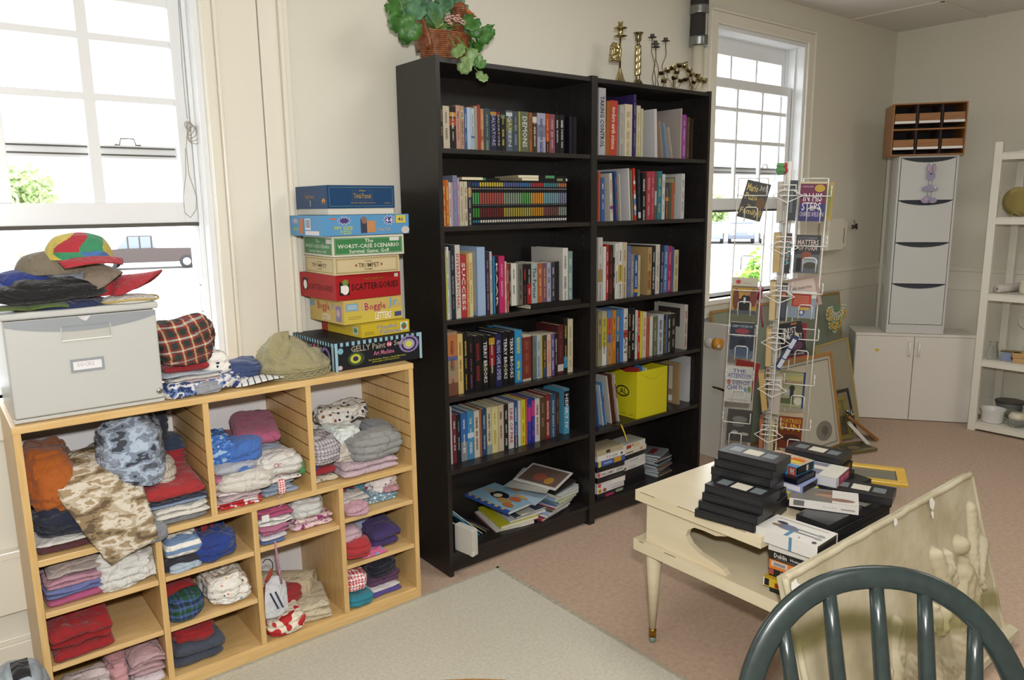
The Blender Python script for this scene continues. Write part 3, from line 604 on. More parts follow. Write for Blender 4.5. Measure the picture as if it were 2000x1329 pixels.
L3 = """77 91 160 c6c832 -
93 111 130 dcdad0 7a8a7a
112 121 160 8f9a90 -
123 158 68 2a2e3c 8a8a90 d=.2
160 199 98 d4d0c4 c04038 INTERNATIONAL
200 247 195 b23a3c eeeeee SUCCESS
249 268 185 d9a560 a86a30
269 296 180 d8cc9e b0804a
332 394 132 a3bcdc - a=blue d=.21
398 429 170 392e44 a098a8
431 449 168 c7c1b2 5a5a5a
459 471 205 3a86b8 -
473 496 205 1d1e22 e0e0e0 KAAR
503 547 203 c22f6a e0a0b8
549 561 245 cfc8b8 a03a30
563 579 262 ad3830 d8c0b0
581 596 262 4a3a34 b8b0a0 z=.024
598 640 262 dad8ce 5a5a5a z=.024
642 654 262 9a968a - z=.024
656 689 265 6b6963 3a3a38 z=.024
691 721 265 221b1b b03a2a z=.024
723 755 265 221b1b d8d0c8 z=.024 b=.0:.5:a02626
758 805 255 a7b2b2 3a4448 The_Partner z=.024
808 844 260 ac6038 e0b080 z=.024
846 877 258 75526c d8a04a z=.024
879 911 255 a6a6b4 5a5a7a z=.024
913 944 250 3a3e48 b8b8c0 z=.024
946 975 245 201d1d - z=.024
1003 1045 140 d8d5cd 7a7a74 d=.21
1047 1080 165 7f9a98 c4d8c8"""
shelf(L3, 850, 450, 4.027, 1.052, 0, .022, 'third', 'left', 400, 'books on the third shelf of the left bookcase')
a = atZ(850+590/4.027, 450+605/4.027, 1.055); e = atZ(850+1030/4.027, 450+575/4.027, 1.055)
lying('book', a.x+.02, .735, .012, .185, 1.0525, .022, '1a1817', 'large black book lying flat under the paperbacks on the third shelf', 'book', None, 0, 'y', hard=True)
L4 = """96 177 800 b08a6c 7a4a30 b=.55:.62:5a6a9c,.62:.95:c07a4a,.3:.5:a09070,.0:.2:7a5040
179 221 815 d6ba78 8a6a3a
223 261 805 1b1a1a c9b030
263 304 830 1a191b a03a7a
308 368 830 191919 8a2a30
372 418 825 171717 e4e4e4 TERRY_BROOKS b=.3:.5:3a3618
425 471 825 191717 d8c0b0 b=.42:.8:8a2228,.82:.95:b8922c
475 527 812 232450 b8b8d8 ALONG_CAME_A_SPIDER
532 575 800 171717 e4e4e4 TERRY_BROOKS b=.25:.4:3a2a12
580 624 795 171717 e4e4e4 TERRY_BROOKS b=.25:.4:182040
628 684 785 2f8fc4 d8cc50
688 754 825 7a3226 9a5a46 b=.96:1:c8b8a0,.0:.05:c8b8a0
758 769 830 3a3a34 -
771 799 830 73746c 55564f
801 830 825 a5bdcf 4a6a90
832 844 825 cfae2c -
846 879 825 463d36 c08a4a b=.0:.25:3a4a6a
881 911 820 d6b6a0 c05a48
913 939 815 68588a c8c0d8
941 962 810 1d1d1d d0d0d0
964 1010 745 562424 7a4a48 b=.06:.2:c8c4bc
1012 1041 690 1b1a18 c9a830 b=.1:.3:3a8ab0
1043 1083 700 d0c4a4 8a8a6a"""
shelf(L4, 850, 450, 4.027, .744, 0, .035, 'fourth', 'left', 1050, 'books on the fourth shelf of the left bookcase')
L5 = """70 82 195 cfc8c0 -
84 112 252 76303e e0d0d0
114 142 252 22282c 8ab0b8
144 188 240 3a6cb4 e4e8f0 b=.0:.4:8f9498
190 235 228 4690bb c8dce8 b=.45:.55:c8dce8
237 275 225 d6ccbc 7a4a3a
276 290 215 a4684a -
292 325 212 2d4866 b8c4d4
327 360 200 d4c9ac 3a4a4a b=.0:.2:8aa0a0
362 405 195 ddd296 b8a83a
407 446 185 ccbda0 7a5a40
448 477 180 25252a d8d8dc
479 517 170 dad5d0 a83030 LINE_OF_FIRE
519 544 158 3b5894 d0d4e0 b=.0:.25:1e1e20
546 566 155 d6d6cc -
568 597 148 dad038 c03a28
599 612 140 b2625a -
614 638 140 2d389a c8489a b=.5:.8:c23a8a
640 663 138 2d389a c8489a b=.6:.95:c23a8a
665 699 140 d5d1cd b03a38
701 737 130 58442f a08a68
739 771 112 8a2d32 d8c8a8
773 811 108 3a5676 b8c4cc
813 834 100 382d28 a06a3a
868 905 70 5aa3c4 e8f0f4 HENRY_IV b=.62:.95:232428"""
shelf(L5, 860, 740, 3.592, .447, 0, .07, 'fifth', 'left', 330, 'books on the fifth shelf of the left bookcase')
R1 = """121 178 95 b2b2b6 232326 TAKING_CONTROL
184 212 240 a05e28 - t=1.5
214 268 235 bd442e eaded8 modern_earth_science t=1.5
292 328 275 b5afa6 8a8a84
331 393 265 d2c6aa b0a888
402 424 185 3b2e62 a8a0c0 d=.23
430 460 275 cbc4ac b0a83c
463 482 300 c6c49c -
574 603 305 d2cfd0 - t=-3 d=.23
628 645 405 b0967c - t=-9
664 684 420 8ba3bd 5a7a98 t=-11
704 722 455 c4b5ab b06a4a t=-13
783 797 298 b0a59d - d=.22
799 833 350 9e4b9c d8a8d8 d=.2 a=sheet
838 860 370 57442f 8a7a5a
866 890 380 321c1c -"""
shelf(R1, 1140, 140, 4.153, 1.695, 0, .028, 'top', 'right', 480, 'books on the top shelf of the right bookcase')
R2 = """118 135 810 b2563a -
142 172 860 3a63a0 e8e8e8 t=-1 d=.16
212 242 825 d2ccbc b05a48 t=-3 b=.25:.32:8a3a8a
256 284 810 395280 b85a5a t=-4
292 308 830 c7c2ac - t=-4
364 385 785 d9d6d9 - t=-4 d=.22
388 404 800 868c6c 4a4a3a t=-4
406 432 785 c63e2a e8e8e8 t=-4 b=.3:.42:3a8ac4,.42:.5:e0e0e0,.7:.76:e0e0e0,.1:.2:3a8ac4,.2:.28:e0e0e0
440 468 795 2b2e33 5a5a60 t=-3 b=.04:.16:c8c8c8
474 506 820 1e1e21 d8d8d8 t=-1
512 546 810 ae464e d89a9a
548 574 808 b2465a d8a0a8
576 593 812 6b5440 - b=.3:.6:b8b8b4
597 634 808 387d8e c8c04a
637 660 832 d7d7d4 8a8a8a
665 689 900 48424f d08a3a b=.5:.6:d08a3a
691 711 900 525d48 -
713 735 900 b25e3a -
790 818 828 d5d5d3 8a8a8a d=.19 a=pic"""
shelf(R2, 1140, 140, 4.153, 1.408, 0, .028, 'second', 'right', 1000, 'books on the second shelf of the right bookcase')
R3 = """134 176 70 c5c0b8 8a8a84 b=.3:.5:a08a50
179 208 200 d5d5d3 -
211 231 180 ae2820 f0e8e0
234 274 185 382826 a83030
276 289 300 1f2426 d8d8d8
291 321 170 d9d7cd 8a8a84
323 359 160 dddad1 3a3a3a b=.3:.6:c8b030
361 400 160 ccbd9c 8a6a4a
404 436 190 5a6a9a 8a94b8
438 467 280 8c897e c8c4b8
470 503 275 334e8a d8dcec b=.1:.18:d89a30
505 525 280 c5bc98 8a9a4a
592 630 205 b59766 7a4a2a b=.1:.5:a07a4c
633 664 190 2a2a2b d8d8d8
668 705 180 d8d4c8 a09a8a
712 738 190 2d2f3f b8b8c8 t=1.5
742 776 190 4d78b6 c8d8ec t=1.5
780 810 195 b52d58 e0b0c0 t=1.5
813 830 205 48588e - t=1.5
836 878 230 c8bc98 8a8264"""
shelf(R3, 1140, 440, 4.746, 1.052, 0, .022, 'third', 'right', 400, 'books on the third shelf of the right bookcase')
R4 = """133 170 800 98906f 5a5444
172 214 800 dfdcd3 6a6a6a b=.35:.88:c8b824,.88:1:b8b08a
217 265 790 5d84b6 b03a34 b=.55:.85:b8604c,.0:.4:b08a5a
268 299 790 d58627 5a3212
301 334 780 48789e e8b030 b=.0:.4:2a3a5a
336 367 780 4d7ebe -
369 408 775 d3d1cd 2a2a2a TO_LAST b=.45:.6:b04a4a txt=1
412 440 760 1b1b1d c08a3a
441 475 765 1e1e1f d8d8d8
479 500 790 d3cfc5 8a8a84
501 521 800 bd2824 f0e0d8
523 545 800 ddcc2e -
547 580 805 d6ccc1 c05a4a
583 612 835 b2603a 8a3a24
615 640 850 dddbda -
643 685 845 676d4e a8b0a0
688 740 830 c0c5d4 4a4e60
742 762 832 29292b d8b030
763 774 832 5884ae -
777 808 825 38383a e0e0e0
810 851 820 25211d a8a8a0
930 961 740 ccc7bd a04a40 d=.2 a=man"""
shelf(R4, 1140, 440, 4.746, .744, 0, .035, 'fourth', 'right', 1000, 'books on the fourth shelf of the right bookcase')
R5 = """106 124 330 4a6a9c - t=-6 d=.2
136 152 290 c8d4e0 8a4a8a t=-9 d=.2
158 184 270 5a9ac8 e0e8f0 t=-9 d=.2 b=.35:.7:7a3a8a
196 226 215 d6d1c9 8aa0c8 t=-9 d=.2
232 250 205 744630 d8c8a8 t=-9 d=.2
256 284 200 dcd8d2 8a5a3a t=-9 d=.2 b=.5:.8:8a5038,.85:.92:c8b830"""
shelf(R5, 1140, 680, 4.027, .447, 0, .05, 'fifth', 'right', 420, 'books leaning at the left of the fifth shelf of the right bookcase')
for k, (u, vt, c, dd, lb, ar) in enumerate(((668, 130, '4a4440', .18, 'thin dark book just right of the yellow box file', None), (760, 118, 'b89a70', .20, 'tan book with a brown bear picture, right of the yellow box file', 'bears'), (838, 70, 'd8d8d8', .22, 'tall white book farthest right on the fifth shelf of the right bookcase', None))):
    x = atY(1140+u/4.027, 680+250/4.027, .06).x; zt = atY(1140+u/4.027, 680+vt/4.027, .06).z
    book('book', .014, dd, zt-.4475, c, lb, 'book', 'books right of the yellow box file', (x-.014, .06, .4475), (0, 0, 0), back=ART.get(ar) or ([('r', .1, .05, .5, .12, '#b8b8b8')] if k == 2 else None))
# yellow magazine box file
P0 = atZ(1243, 820, .4475); t = thing('box_file', 'bright yellow cardboard box file with a black oval mark on its side', 'box', (P0.x, P0.y, .4475)); yl = M('#cfc51e', 'card'); W_, D_, H_ = atY(1302, 790, P0.y).x-P0.x, .24-P0.y, .262
H_ = atY(1302.6, 715, P0.y).z-.4475
b = MB(); b.box(0, W_, 0, .003, 0, H_, yl); b.box(0, W_, D_-.003, D_, 0, H_, yl); b.box(0, W_, .003, D_-.003, 0, .003, yl)
b.prism([(0, .003, .003), (0, D_-.003, .003), (0, D_-.003, H_), (0, D_*.55, H_), (0, D_*.35, H_-.012), (0, .003, H_)], (.003, 0, 0), yl); b.prism([(W_-.003, .003, .003), (W_-.003, D_-.003, .003), (W_-.003, D_-.003, H_), (W_-.003, .003, H_)], (.003, 0, 0), yl)
for q in ((.08, .42), (.42, .62), (.62, .9)): 
    za, zb = (H_-.01, H_-.048) if q[0] < .3 else (H_-.048, H_-.048) if q[0] < .5 else (H_-.048, H_-.01)
    b.tube([(W_*q[0], -.0006, za), (W_*q[1], -.0006, zb)], .0007, M('#8d8714'), 4)
b.art((0, D_, 0), (0, -D_, 0), (0, 0, H_), [('e', .38, .42, .78, .66, '#1e1e14'), ('e', .41, .45, .75, .63, '#cfc51e'), ('t', .5, .48, .70, .60, '#1e1e14', 'AL'), ('r', .8, .06, .9, .07, '#6d6814'), ('r', .55, .06, .7, .07, '#6d6814')])
b.build('box_body', t, bevel=.0008)
for k, (c, x, dz, lb) in enumerate((('b03a34', .03, .012, 'red folder standing in the yellow box file'), ('3f78b4', .05, .022, 'blue folder standing in the yellow box file'), ('d9d6cc', .085, .006, 'white papers standing in the yellow box file'))):
    b = MB(); b.box(P0.x+x, P0.x+x+.008, P0.y+.02, P0.y+D_-.01, .452, .4475+H_+dz, M('#'+c, 'card')); tag(b.build('folder', bevel=.0005), lb, 'folder', 'folders in the yellow box file')
b = MB(); c = [(atY(u, v, .02)) for u, v in ((1192, 828), (1207, 832), (1213, 845), (1217, 860))]; c[0].z = .4495; c[0].y = .05; c[1].y = .0; c[1].z = .4495; c[2].y = -.004; c[3].y = -.004
vs = []
for q in c: vs += [q+V((-.004, 0, 0)), q+V((.004, 0, 0))]
n_ = len(vs); vs += [q+V((0, -.0008, 0)) for q in vs]
fs = [(2*i, 2*i+2, 2*i+3, 2*i+1) for i in range(3)]+[(n_+2*i, n_+2*i+1, n_+2*i+3, n_+2*i+2) for i in range(3)]
b.add(vs, fs, M('#d0b82c', 'cloth'), True); tag(b.build('ribbon'), 'thin yellow ribbon trailing over the edge of the fifth shelf', 'ribbon')
# videos and compact discs on the bottom shelf of the right bookcase
VG = 'video boxes stacked on the bottom shelf of the right bookcase'
def vbox(x0, x1, y0, z, t, col, label, art=None, rz=0, d=.19, group=VG, name='video_box'):
    """video cassette in a card sleeve, long side to the front, open right end showing the black cassette"""
    w = x1-x0; b = MB(); c = M('#'+col, 'gloss'); b.box(0, w, 0, d, 0, .0012, c); b.box(0, w, 0, d, t-.0012, t, c); b.box(0, w, 0, .0012, .0012, t-.0012, c); b.box(0, w, d-.0012, d, .0012, t-.0012, c); b.box(0, .0012, .0012, d-.0012, .0012, t-.0012, c)
    if art: b.art((0, 0, 0), (w, 0, 0), (0, 0, t), art)
    cx, cy = (x0+x1)/2, y0; o = b.build(name, None, (x0, y0, z), (0, 0, R_(rz))); tag(o, label, 'video', group)
    b = MB(); b.box(.0013, w-.003, .0013, d-.0013, .0013, t-.0013, M('#17171a', 'plastic')); b.build('cassette', o); return o
y0 = .0255; X = lambda u: atY(1140+u/4.027, 680+880/4.027, y0).x
zs = .0965; t_ = .0262
AR = [('1c1c20', 'black and magenta spined video box at the bottom of the left video stack', [('r', .3, .1, .62, .6, '#a8305c'), ('r', .68, .3, .95, .8, '#8f9a84')]), ('d9d6dc', 'pale lavender video box with red shapes, second from stack bottom', [('r', .03, .1, .15, .9, '#d8cc30'), ('e', .05, .2, .13, .7, '#b04a3a'), ('e', .2, .1, .33, .8, '#a0503a'), ('r', .5, .2, .95, .6, '#c8c4bc')]), ('dad8d4', 'white video box with a pale face photo, third from bottom of left stack', [('r', .5, .15, .95, .8, '#e6e2d6'), ('r', .02, .1, .12, .8, '#c84a50')]), ('1a1a1c', 'black video box in the middle of the left video stack', [('r', .35, .4, .9, .55, '#5a5a5a')]), ('dedbd6', 'white video box with grey title lettering, fifth up the left stack', [('t', .12, .2, .95, .75, '#4a4846', 'WILLIAM S. GAVIS'), ('r', 0, .1, .09, .9, '#c85a5a')]), ('15151a', 'plain black cassette case just under the blue and yellow box', None), ('3c5aa0', 'blue and yellow video box below the YOGA one', [('r', .58, .05, .85, .95, '#c8982c'), ('r', .0, .0, .1, 1, '#d8cc50'), ('r', .2, .3, .5, .7, '#8aa0d0')]), ('e0ddd6', 'white video box lettered YOGA near the top of the left stack', [('t', .3, .2, .72, .8, '#8a8a9c', 'YOGA'), ('g', .82, .2, .93, .8, '#4a3a34')]), ('b4a888', 'tan video box topmost of the left video stack', [('r', .35, .2, .5, .8, '#4a3c2c')])]
for k, (c, lb, ar) in enumerate(AR):
    dx = (-.004, .0, .003, -.002, .002, -.003, .003, .0, -.004)[k]; vbox(X(112)+dx, X(112)+dx+.187, y0+.002*(k % 3), zs, t_, c, lb, ar, (0, 1, -1, 0, 1, -1, 1, 0, 2)[k], .105); zs += t_+.0004
zs = .0965; x0 = X(112)+.2
for k, (c, lb, ar) in enumerate([('17171a', 'black cassette box at the bottom of the right video stack', None), ('19191c', 'black cassette box second from bottom of the right video stack', None), ('1b1b1f', 'black cassette box third from bottom of the right video stack', None), ('dcd9d2', 'white video box with a brown haired figure, middle of right video stack', [('e', .02, .1, .2, .7, '#7a4a34'), ('r', .3, .3, .6, .6, '#b8b8b8')]), ('d8d8d6', 'plain white video box above the brown haired figure box', [('r', .35, .5, .7, .7, '#a8a8a8')]), ('141416', 'black cassette box near the top of the right video stack', None), ('ddd6c4', 'cream video box second from top of the right video stack', [('r', .15, .3, .45, .5, '#5a544a'), ('e', .72, .2, .85, .8, '#c89a8a')]), ('e2ded2', 'white video box with red square topmost of the right stack', [('r', .2, .1, .4, .8, '#a83a30'), ('r', .5, .1, .75, .9, '#d8c8a0'), ('e', .42, .3, .5, .9, '#c88a6a')])]):
    dx = (.0, .003, -.003, .002, .0, -.004, .004, .001)[k]; vbox(x0+dx, x0+dx+.187, y0+.035+.002*(k % 2), zs, t_, c, lb, ar, 3+(k % 3), .105); zs += t_+.0004
zs = .0965; xc = atY(1140+612/4.027, 900, .06).x; rr = random.Random(8); cols = ('8a6a3c', '3c3a3a', '5a5e64', 'a8884a', '77442f', '3f454a', '6a7a80', '2a2a2c', '8e8e8a', '3a3436', '9a9a9c')
CDL = ['brown edged', 'black edged', 'dark grey', 'gold edged', 'rust coloured', 'slate', 'pale blue', 'plain black', 'silver grey', 'charcoal', 'white labelled']
for k, c in enumerate(cols):
    b = MB(); a = R_(rr.uniform(-7, 7)+12+(10 if k == 10 else 0)); b.box(-.071, .071, -.062, .062, 0, .0015, M('#9aa4a8', 'gloss')); b.box(-.069, .069, -.06, .06, .0015, .0085, M('#'+c, 'card')); b.box(-.071, .071, -.062, .062, .0085, .0098, M('#22262a' if k < 10 else '#77797c', 'gloss')); b.box(-.071, -.069, -.062, .062, .0015, .0085, M('#b4bcc0', 'gloss')); b.box(-.069, .069, -.062, -.0605, .0015, .0085, M('#'+c, 'gloss'))
    if k == 10: b.art((-.07, -.06, .0098), (.14, 0, 0), (0, .12, 0), [('r', .15, .35, .8, .62, '#6a2a2a')])
    tag(b.build('compact_disc_case', None, (xc+rr.uniform(-.006, .006), .115+rr.uniform(-.008, .006), zs), (0, 0, a)), '%s compact disc case, %s from the bottom of the pile beside the videos' % (CDL[k], ['lowest', 'second', 'third', 'fourth', 'fifth', 'sixth', 'seventh', 'eighth', 'ninth', 'tenth', 'eleventh'][k]), 'disc case', 'compact disc cases piled on the bottom shelf'); zs += .0101
# magazines and thin picture books slumped on the bottom shelf of the left bookcase
MG = 'thin magazines and picture books on the bottom shelf'
def mag(x, y, z, w, d, t, rx, ry, rz, col, edge, label, art=None):
    """thin booklet, long edge w, other edge d, printed face up"""
    b = MB(); b.box(0, w, 0, d, 0, .0006, M('#'+col, 'gloss')); b.box(0, w, 0, d, t-.0006, t, M('#'+col, 'gloss')); b.box(0, w, -.0004, .0004, 0, t, M('#'+edge, 'gloss'))
    if art: b.art((0, 0, t), (w, 0, 0), (0, d, 0), art)
    e = Matrix.Translation((x, y, z)) @ Matrix.Rotation(R_(rz), 4, 'Z') @ Matrix.Rotation(R_(ry), 4, 'Y') @ Matrix.Rotation(R_(rx), 4, 'X')
    o = b.build('magazine'); o.matrix_world = e; tag(o, label, 'magazine', MG); b = MB(); b.box(.001, w-.002, .0005, d-.001, .0006, t-.0006, M('#cfccc2', 'matte')); b.build('pages', o)
# upright and leaning ones at the left end
b = MB(); bx = M('#d6d3c9', 'card'); p0 = atZ(889, 1074, .0965); p1 = atZ(922, 1088, .0965); e_ = (p1-p0); e_.z = 0; L_ = e_.length; p0.x = max(p0.x, .022)
b.box(0, L_, 0, .03, 0, .112, bx); b.box(L_, L_+.004, -.001, .031, -.0, .106, M('#c9c6ba', 'card')); b.box(L_-.01, L_+.006, -.003, .012, 0, .02, bx)
tag(b.build('ring_binder', None, (p0.x, p0.y, .0965), (0, 0, math.atan2(e_.y, e_.x)), bevel=.0015), 'plain off-white box binder standing at the left end of the bottom shelf', 'binder')
lean = [(.165, .135, 46, 'd9d2c4', 'c8a090', 'cream booklet leaning against the off-white binder'), (.20, .19, 44, '3f93bd', '3f93bd', 'bright blue booklet leaning second from the binder'), (.218, .205, 46, '8aa4b0', 'b8c4c4', 'grey blue booklet leaning third from the binder'), (.245, .215, 54, 'a39a66', '8a7f44', 'olive booklet leaning fourth from the binder'), (.262, .20, 58, '3a3e46', '5a5e66', 'dark booklet leaning fifth from the binder')]
for k, (x, hh, a, c, e, lb) in enumerate(lean):
    b = MB(); b.box(0, .004, 0, .17, 0, hh, M('#'+c, 'gloss')); b.box(.0008, .0032, -.0004, 0, .001, hh-.001, M('#'+e, 'gloss')); o = b.build('magazine', None, (x, .07+.004*k, .0968), (0, R_(-a), 0)); tag(o, lb, 'magazine', MG); bb = MB(); bb.box(.0006, .0034, .169, .1704, .002, hh-.002, M('#d8d4c8', 'matte')); bb.build('pages', o)
FL = [(.315, .100, -101, .012, 'd9d3cf', 'c88a8a', 'white booklet with pink spine lettering, low at the left of the pile'), (.335, .113, -99, .016, 'c9c22c', 'beb626', 'yellow booklet fanned out near the left of the pile'), (.375, .130, -97, .008, 'd6d6d8', 'a8a8b8', 'pale grey booklet fanned right of the yellow one'), (.395, .140, -93, .008, '4a5060', '3c404e', 'slate booklet fanned under the dog book'),
 (.42, .0975, -84, .008, 'a8482c', 'a8482c', 'rust red booklet lowest in the middle of the pile'), (.40, .149, -88, .009, 'd6d2c6', 'c8c4a0', 'cream magazine fanned in the middle of the pile'), (.445, .107, -76, .012, '9c3a4c', '96344a', 'maroon spined book in the middle of the pile'), (.46, .120, -74, .006, 'e0dedb', 'd8d8d8', 'thin white booklet on the maroon spined book'), (.47, .127, -73, .013, 'a3b4cf', '98acc8', 'light blue book above the maroon one'), (.48, .141, -71, .008, '80806c', '5a3a34', 'olive magazine above the light blue book'), (.49, .150, -70, .008, 'd8d4d0', '8a3a40', 'white magazine with dark red edge above the olive one'), (.51, .159, -72, .009, '8a9a9c', '3f5c92', 'blue spined magazine right of the dog book'), (.52, .169, -71, .008, 'b3c48a', '6f8a9c', 'green patterned magazine right of the dog book'),
 (.535, .178, -78, .013, 'c7d4e0', '8db4cc', 'pale blue magazine with a yellow corner at the right'), (.53, .192, -75, .010, 'dcdcd6', 'd0d0c8', 'white magazine above the pale blue one at the right'), (.52, .203, -70, .007, 'ccd4d6', 'b8c0c0', 'silvery booklet sloping at the right of the pile')]
for k, (x, z, rz, t_, c, e, lb) in enumerate(FL):
    mag(x, .266-.19*max(0, math.cos(R_(rz))), z+.0005, .218, .19, t_*.85, 3 if x < .4 else -3, 3, rz, c, e, lb, [('r', .05, .1, .5, .5, '#'+e), ('r', .6, .5, .9, .85, '#d8d090' if k % 2 else '#a8b4c4')] if k in (1, 9, 11, 12, 13) else None)
mag(.225, .214, .224, .245, .215, .012, -4, 6, -76, '8fb2c6', '2f4f96', 'picture book with a black and white dog on blue, on top of the magazines', [('r', 0, 0, 1, .08, '#2f4f96')]+[('r', .06+.15*i, .0, .13+.15*i, .075, '#c8a060') for i in range(6)]+[('e', .25, .35, .62, .72, '#1e1c1c'), ('e', .35, .38, .5, .6, '#cfc6a8'), ('e', .5, .25, .8, .5, '#a8885a'), ('e', .7, .16, .92, .36, '#b06a3a'), ('e', .1, .5, .3, .62, '#b09a78'), ('e', .62, .5, .86, .72, '#b5603a'), ('e', .6, .75, .9, .86, '#c8a050')])
mag(.37, .195, .206, .215, .21, .006, 2, 4, -70, 'a9bfd0', '8aa4b8', 'pale blue picture book behind the dog book', [('r', .3, .6, .9, .75, '#c8b45a'), ('e', .2, .3, .45, .55, '#c08a5a')])
mag(.48, .185, .247, .21, .2, .004, 4, 5, -66, 'd8d6d0', 'e0e0dc', 'magazine with a brown group photo, topmost at the right of the pile', [('r', .05, .08, .95, .92, '#6d5850'), ('e', .3, .2, .6, .6, '#a05a4a'), ('e', .6, .15, .8, .5, '#b88a3c')])
mag(.42, .165, .232, .19, .22, .003, 4, 2, -60, 'b8b4aa', '8a8a84', 'thin grey sheet booklet highest at the back of the pile')
mag(.50, .21, .222, .22, .2, .004, 2, 5, -74, '2e2c2a', 'd8d4c8', 'black covered magazine under the group photo one', [('e', .55, .5, .85, .8, '#b07a30')])
# ================================================================== FABRICS
def cl(h): return M('#'+h, 'cloth')
def FB(name, f):
    new = name not in MATS; m = P(name, f, .95)
    if new: addbump(m, 150, .3, .003); addwr(m)
    return m
tancamo = FB('tan_camouflage', noisecol(13, [(0, '#63523f'), (.40, '#8b7759'), (.48, '#b3a48c'), (.53, '#cfc5b4'), (.60, '#a08c6e')], 3, True, (1, 1, 2.2), .55))
greycamo = FB('blue_grey_camouflage', noisecol(14, [(0, '#3c4048'), (.38, '#7c8798'), (.46, '#a9b7c8'), (.54, '#8b93a3'), (.62, '#555a66')], 3, True, (1, 1, 1.8), .55))
redplaid = FB('red_green_plaid', plaid(9, [(0, '#2c3a34'), (.42, '#8a2a2c'), (.94, '#d8c88a')], [(0, '#27332e'), (.45, '#8e3230'), (.94, '#cfcfc0')], .5, (0, .16, 0)))
greenplaid = FB('blue_green_tartan', plaid(9, [(0, '#1f4030'), (.4, '#3f548a'), (.9, '#28303c')], [(0, '#2c5a38'), (.5, '#4a609a'), (.92, '#222c3c')], .5))
gingham = FB('red_gingham', plaid(28, [(0, '#c23a44'), (.5, '#f4ecec')], [(0, '#c23a44'), (.5, '#f4ecec')], .5))
bluestripe = FB('blue_white_stripe', stripes(11, [(0, '#7089ac'), (.5, '#e6e2da')], 'Z'))
greycheck = FB('grey_check', plaid(26, [(0, '#6a6a78'), (.35, '#b9b5b9')], [(0, '#7a6a72'), (.3, '#c2bec0')], .5))
navyprint = FB('navy_white_print', noisecol(34, [(0, '#2d3a66'), (.44, '#6a80ac'), (.5, '#d8d4d0'), (.62, '#3a4a78')], 2, True))
whiteprint = FB('white_toy_print', spots(62, '#e0dbd2', ['#c8643c', '#4a4a52', '#d8a83c', '#6a8a9c', '#ece7de', '#ece7de'], .22))
starprint = FB('white_star_print', spots(60, '#ebe6e2', ['#3c3844', '#8a6a78'], .25))
floral = FB('purple_floral', noisecol(42, [(0, '#8f3470'), (.4, '#d8b8c0'), (.52, '#e6d2c4'), (.6, '#a88aa8')], 2, True))
daisy = FB('blue_daisy_print', spots(90, '#7fa4b8', ['#e8e8e6', '#dfe6e8'], .38))
bluepattern = FB('blue_paisley', noisecol(52, [(0, '#9fc0e0'), (.40, '#3f6cb8'), (.6, '#5c88cc')], 1, True))
redprint = FB('red_white_print', noisecol(45, [(0, '#c02a30'), (.5, '#c8343a'), (.56, '#eadada')], 1, True))
nordic = FB('red_cream_nordic', noisecol(34, [(0, '#b4282c'), (.47, '#e0d6c0')], 0, True))
navyprint2 = FB('white_navy_print', spots(48, '#e2ded6', ['#2c3450', '#8a5a3c', '#2c3450'], .3))
mint = FB('pale_mint_print', noisecol(30, [(0, '#c8d8d4'), (.5, '#dde2dc'), (.6, '#cfd8d8')], 2))
heartpink = FB('pink_daisy_print', spots(40, '#d06a92', ['#f0e6e6', '#6aa0d0', '#e8d060'], .28))
beigeprint = FB('beige_print', spots(50, '#bfb5a4', ['#8a7f6c', '#d8d0c0'], .25))
strips = M('#c8c4bc', 'cloth')
def nz(p, s, k): return noise.noise(V((p[0]*s+k*7.13, p[1]*s-k*3.7, p[2]*s+k*1.9)))
def settle(o, base=None):
    me = o.data; c = V((0, 0, 0)); mn = min(v.co.z for v in me.vertices)
    for v in me.vertices: c += v.co
    c /= len(me.vertices); c.z = mn; me.transform(Matrix.Translation(-c)); o.location = c; return o
CG = {}
CLAMP = [None]
def clampv(p):
    c = CLAMP[0]
    if c: p.x = max(c[0]+.0015, min(c[1]-.0015, p.x)); p.y = min(p.y, .305); p.z = min(p.z, c[2])
    return p
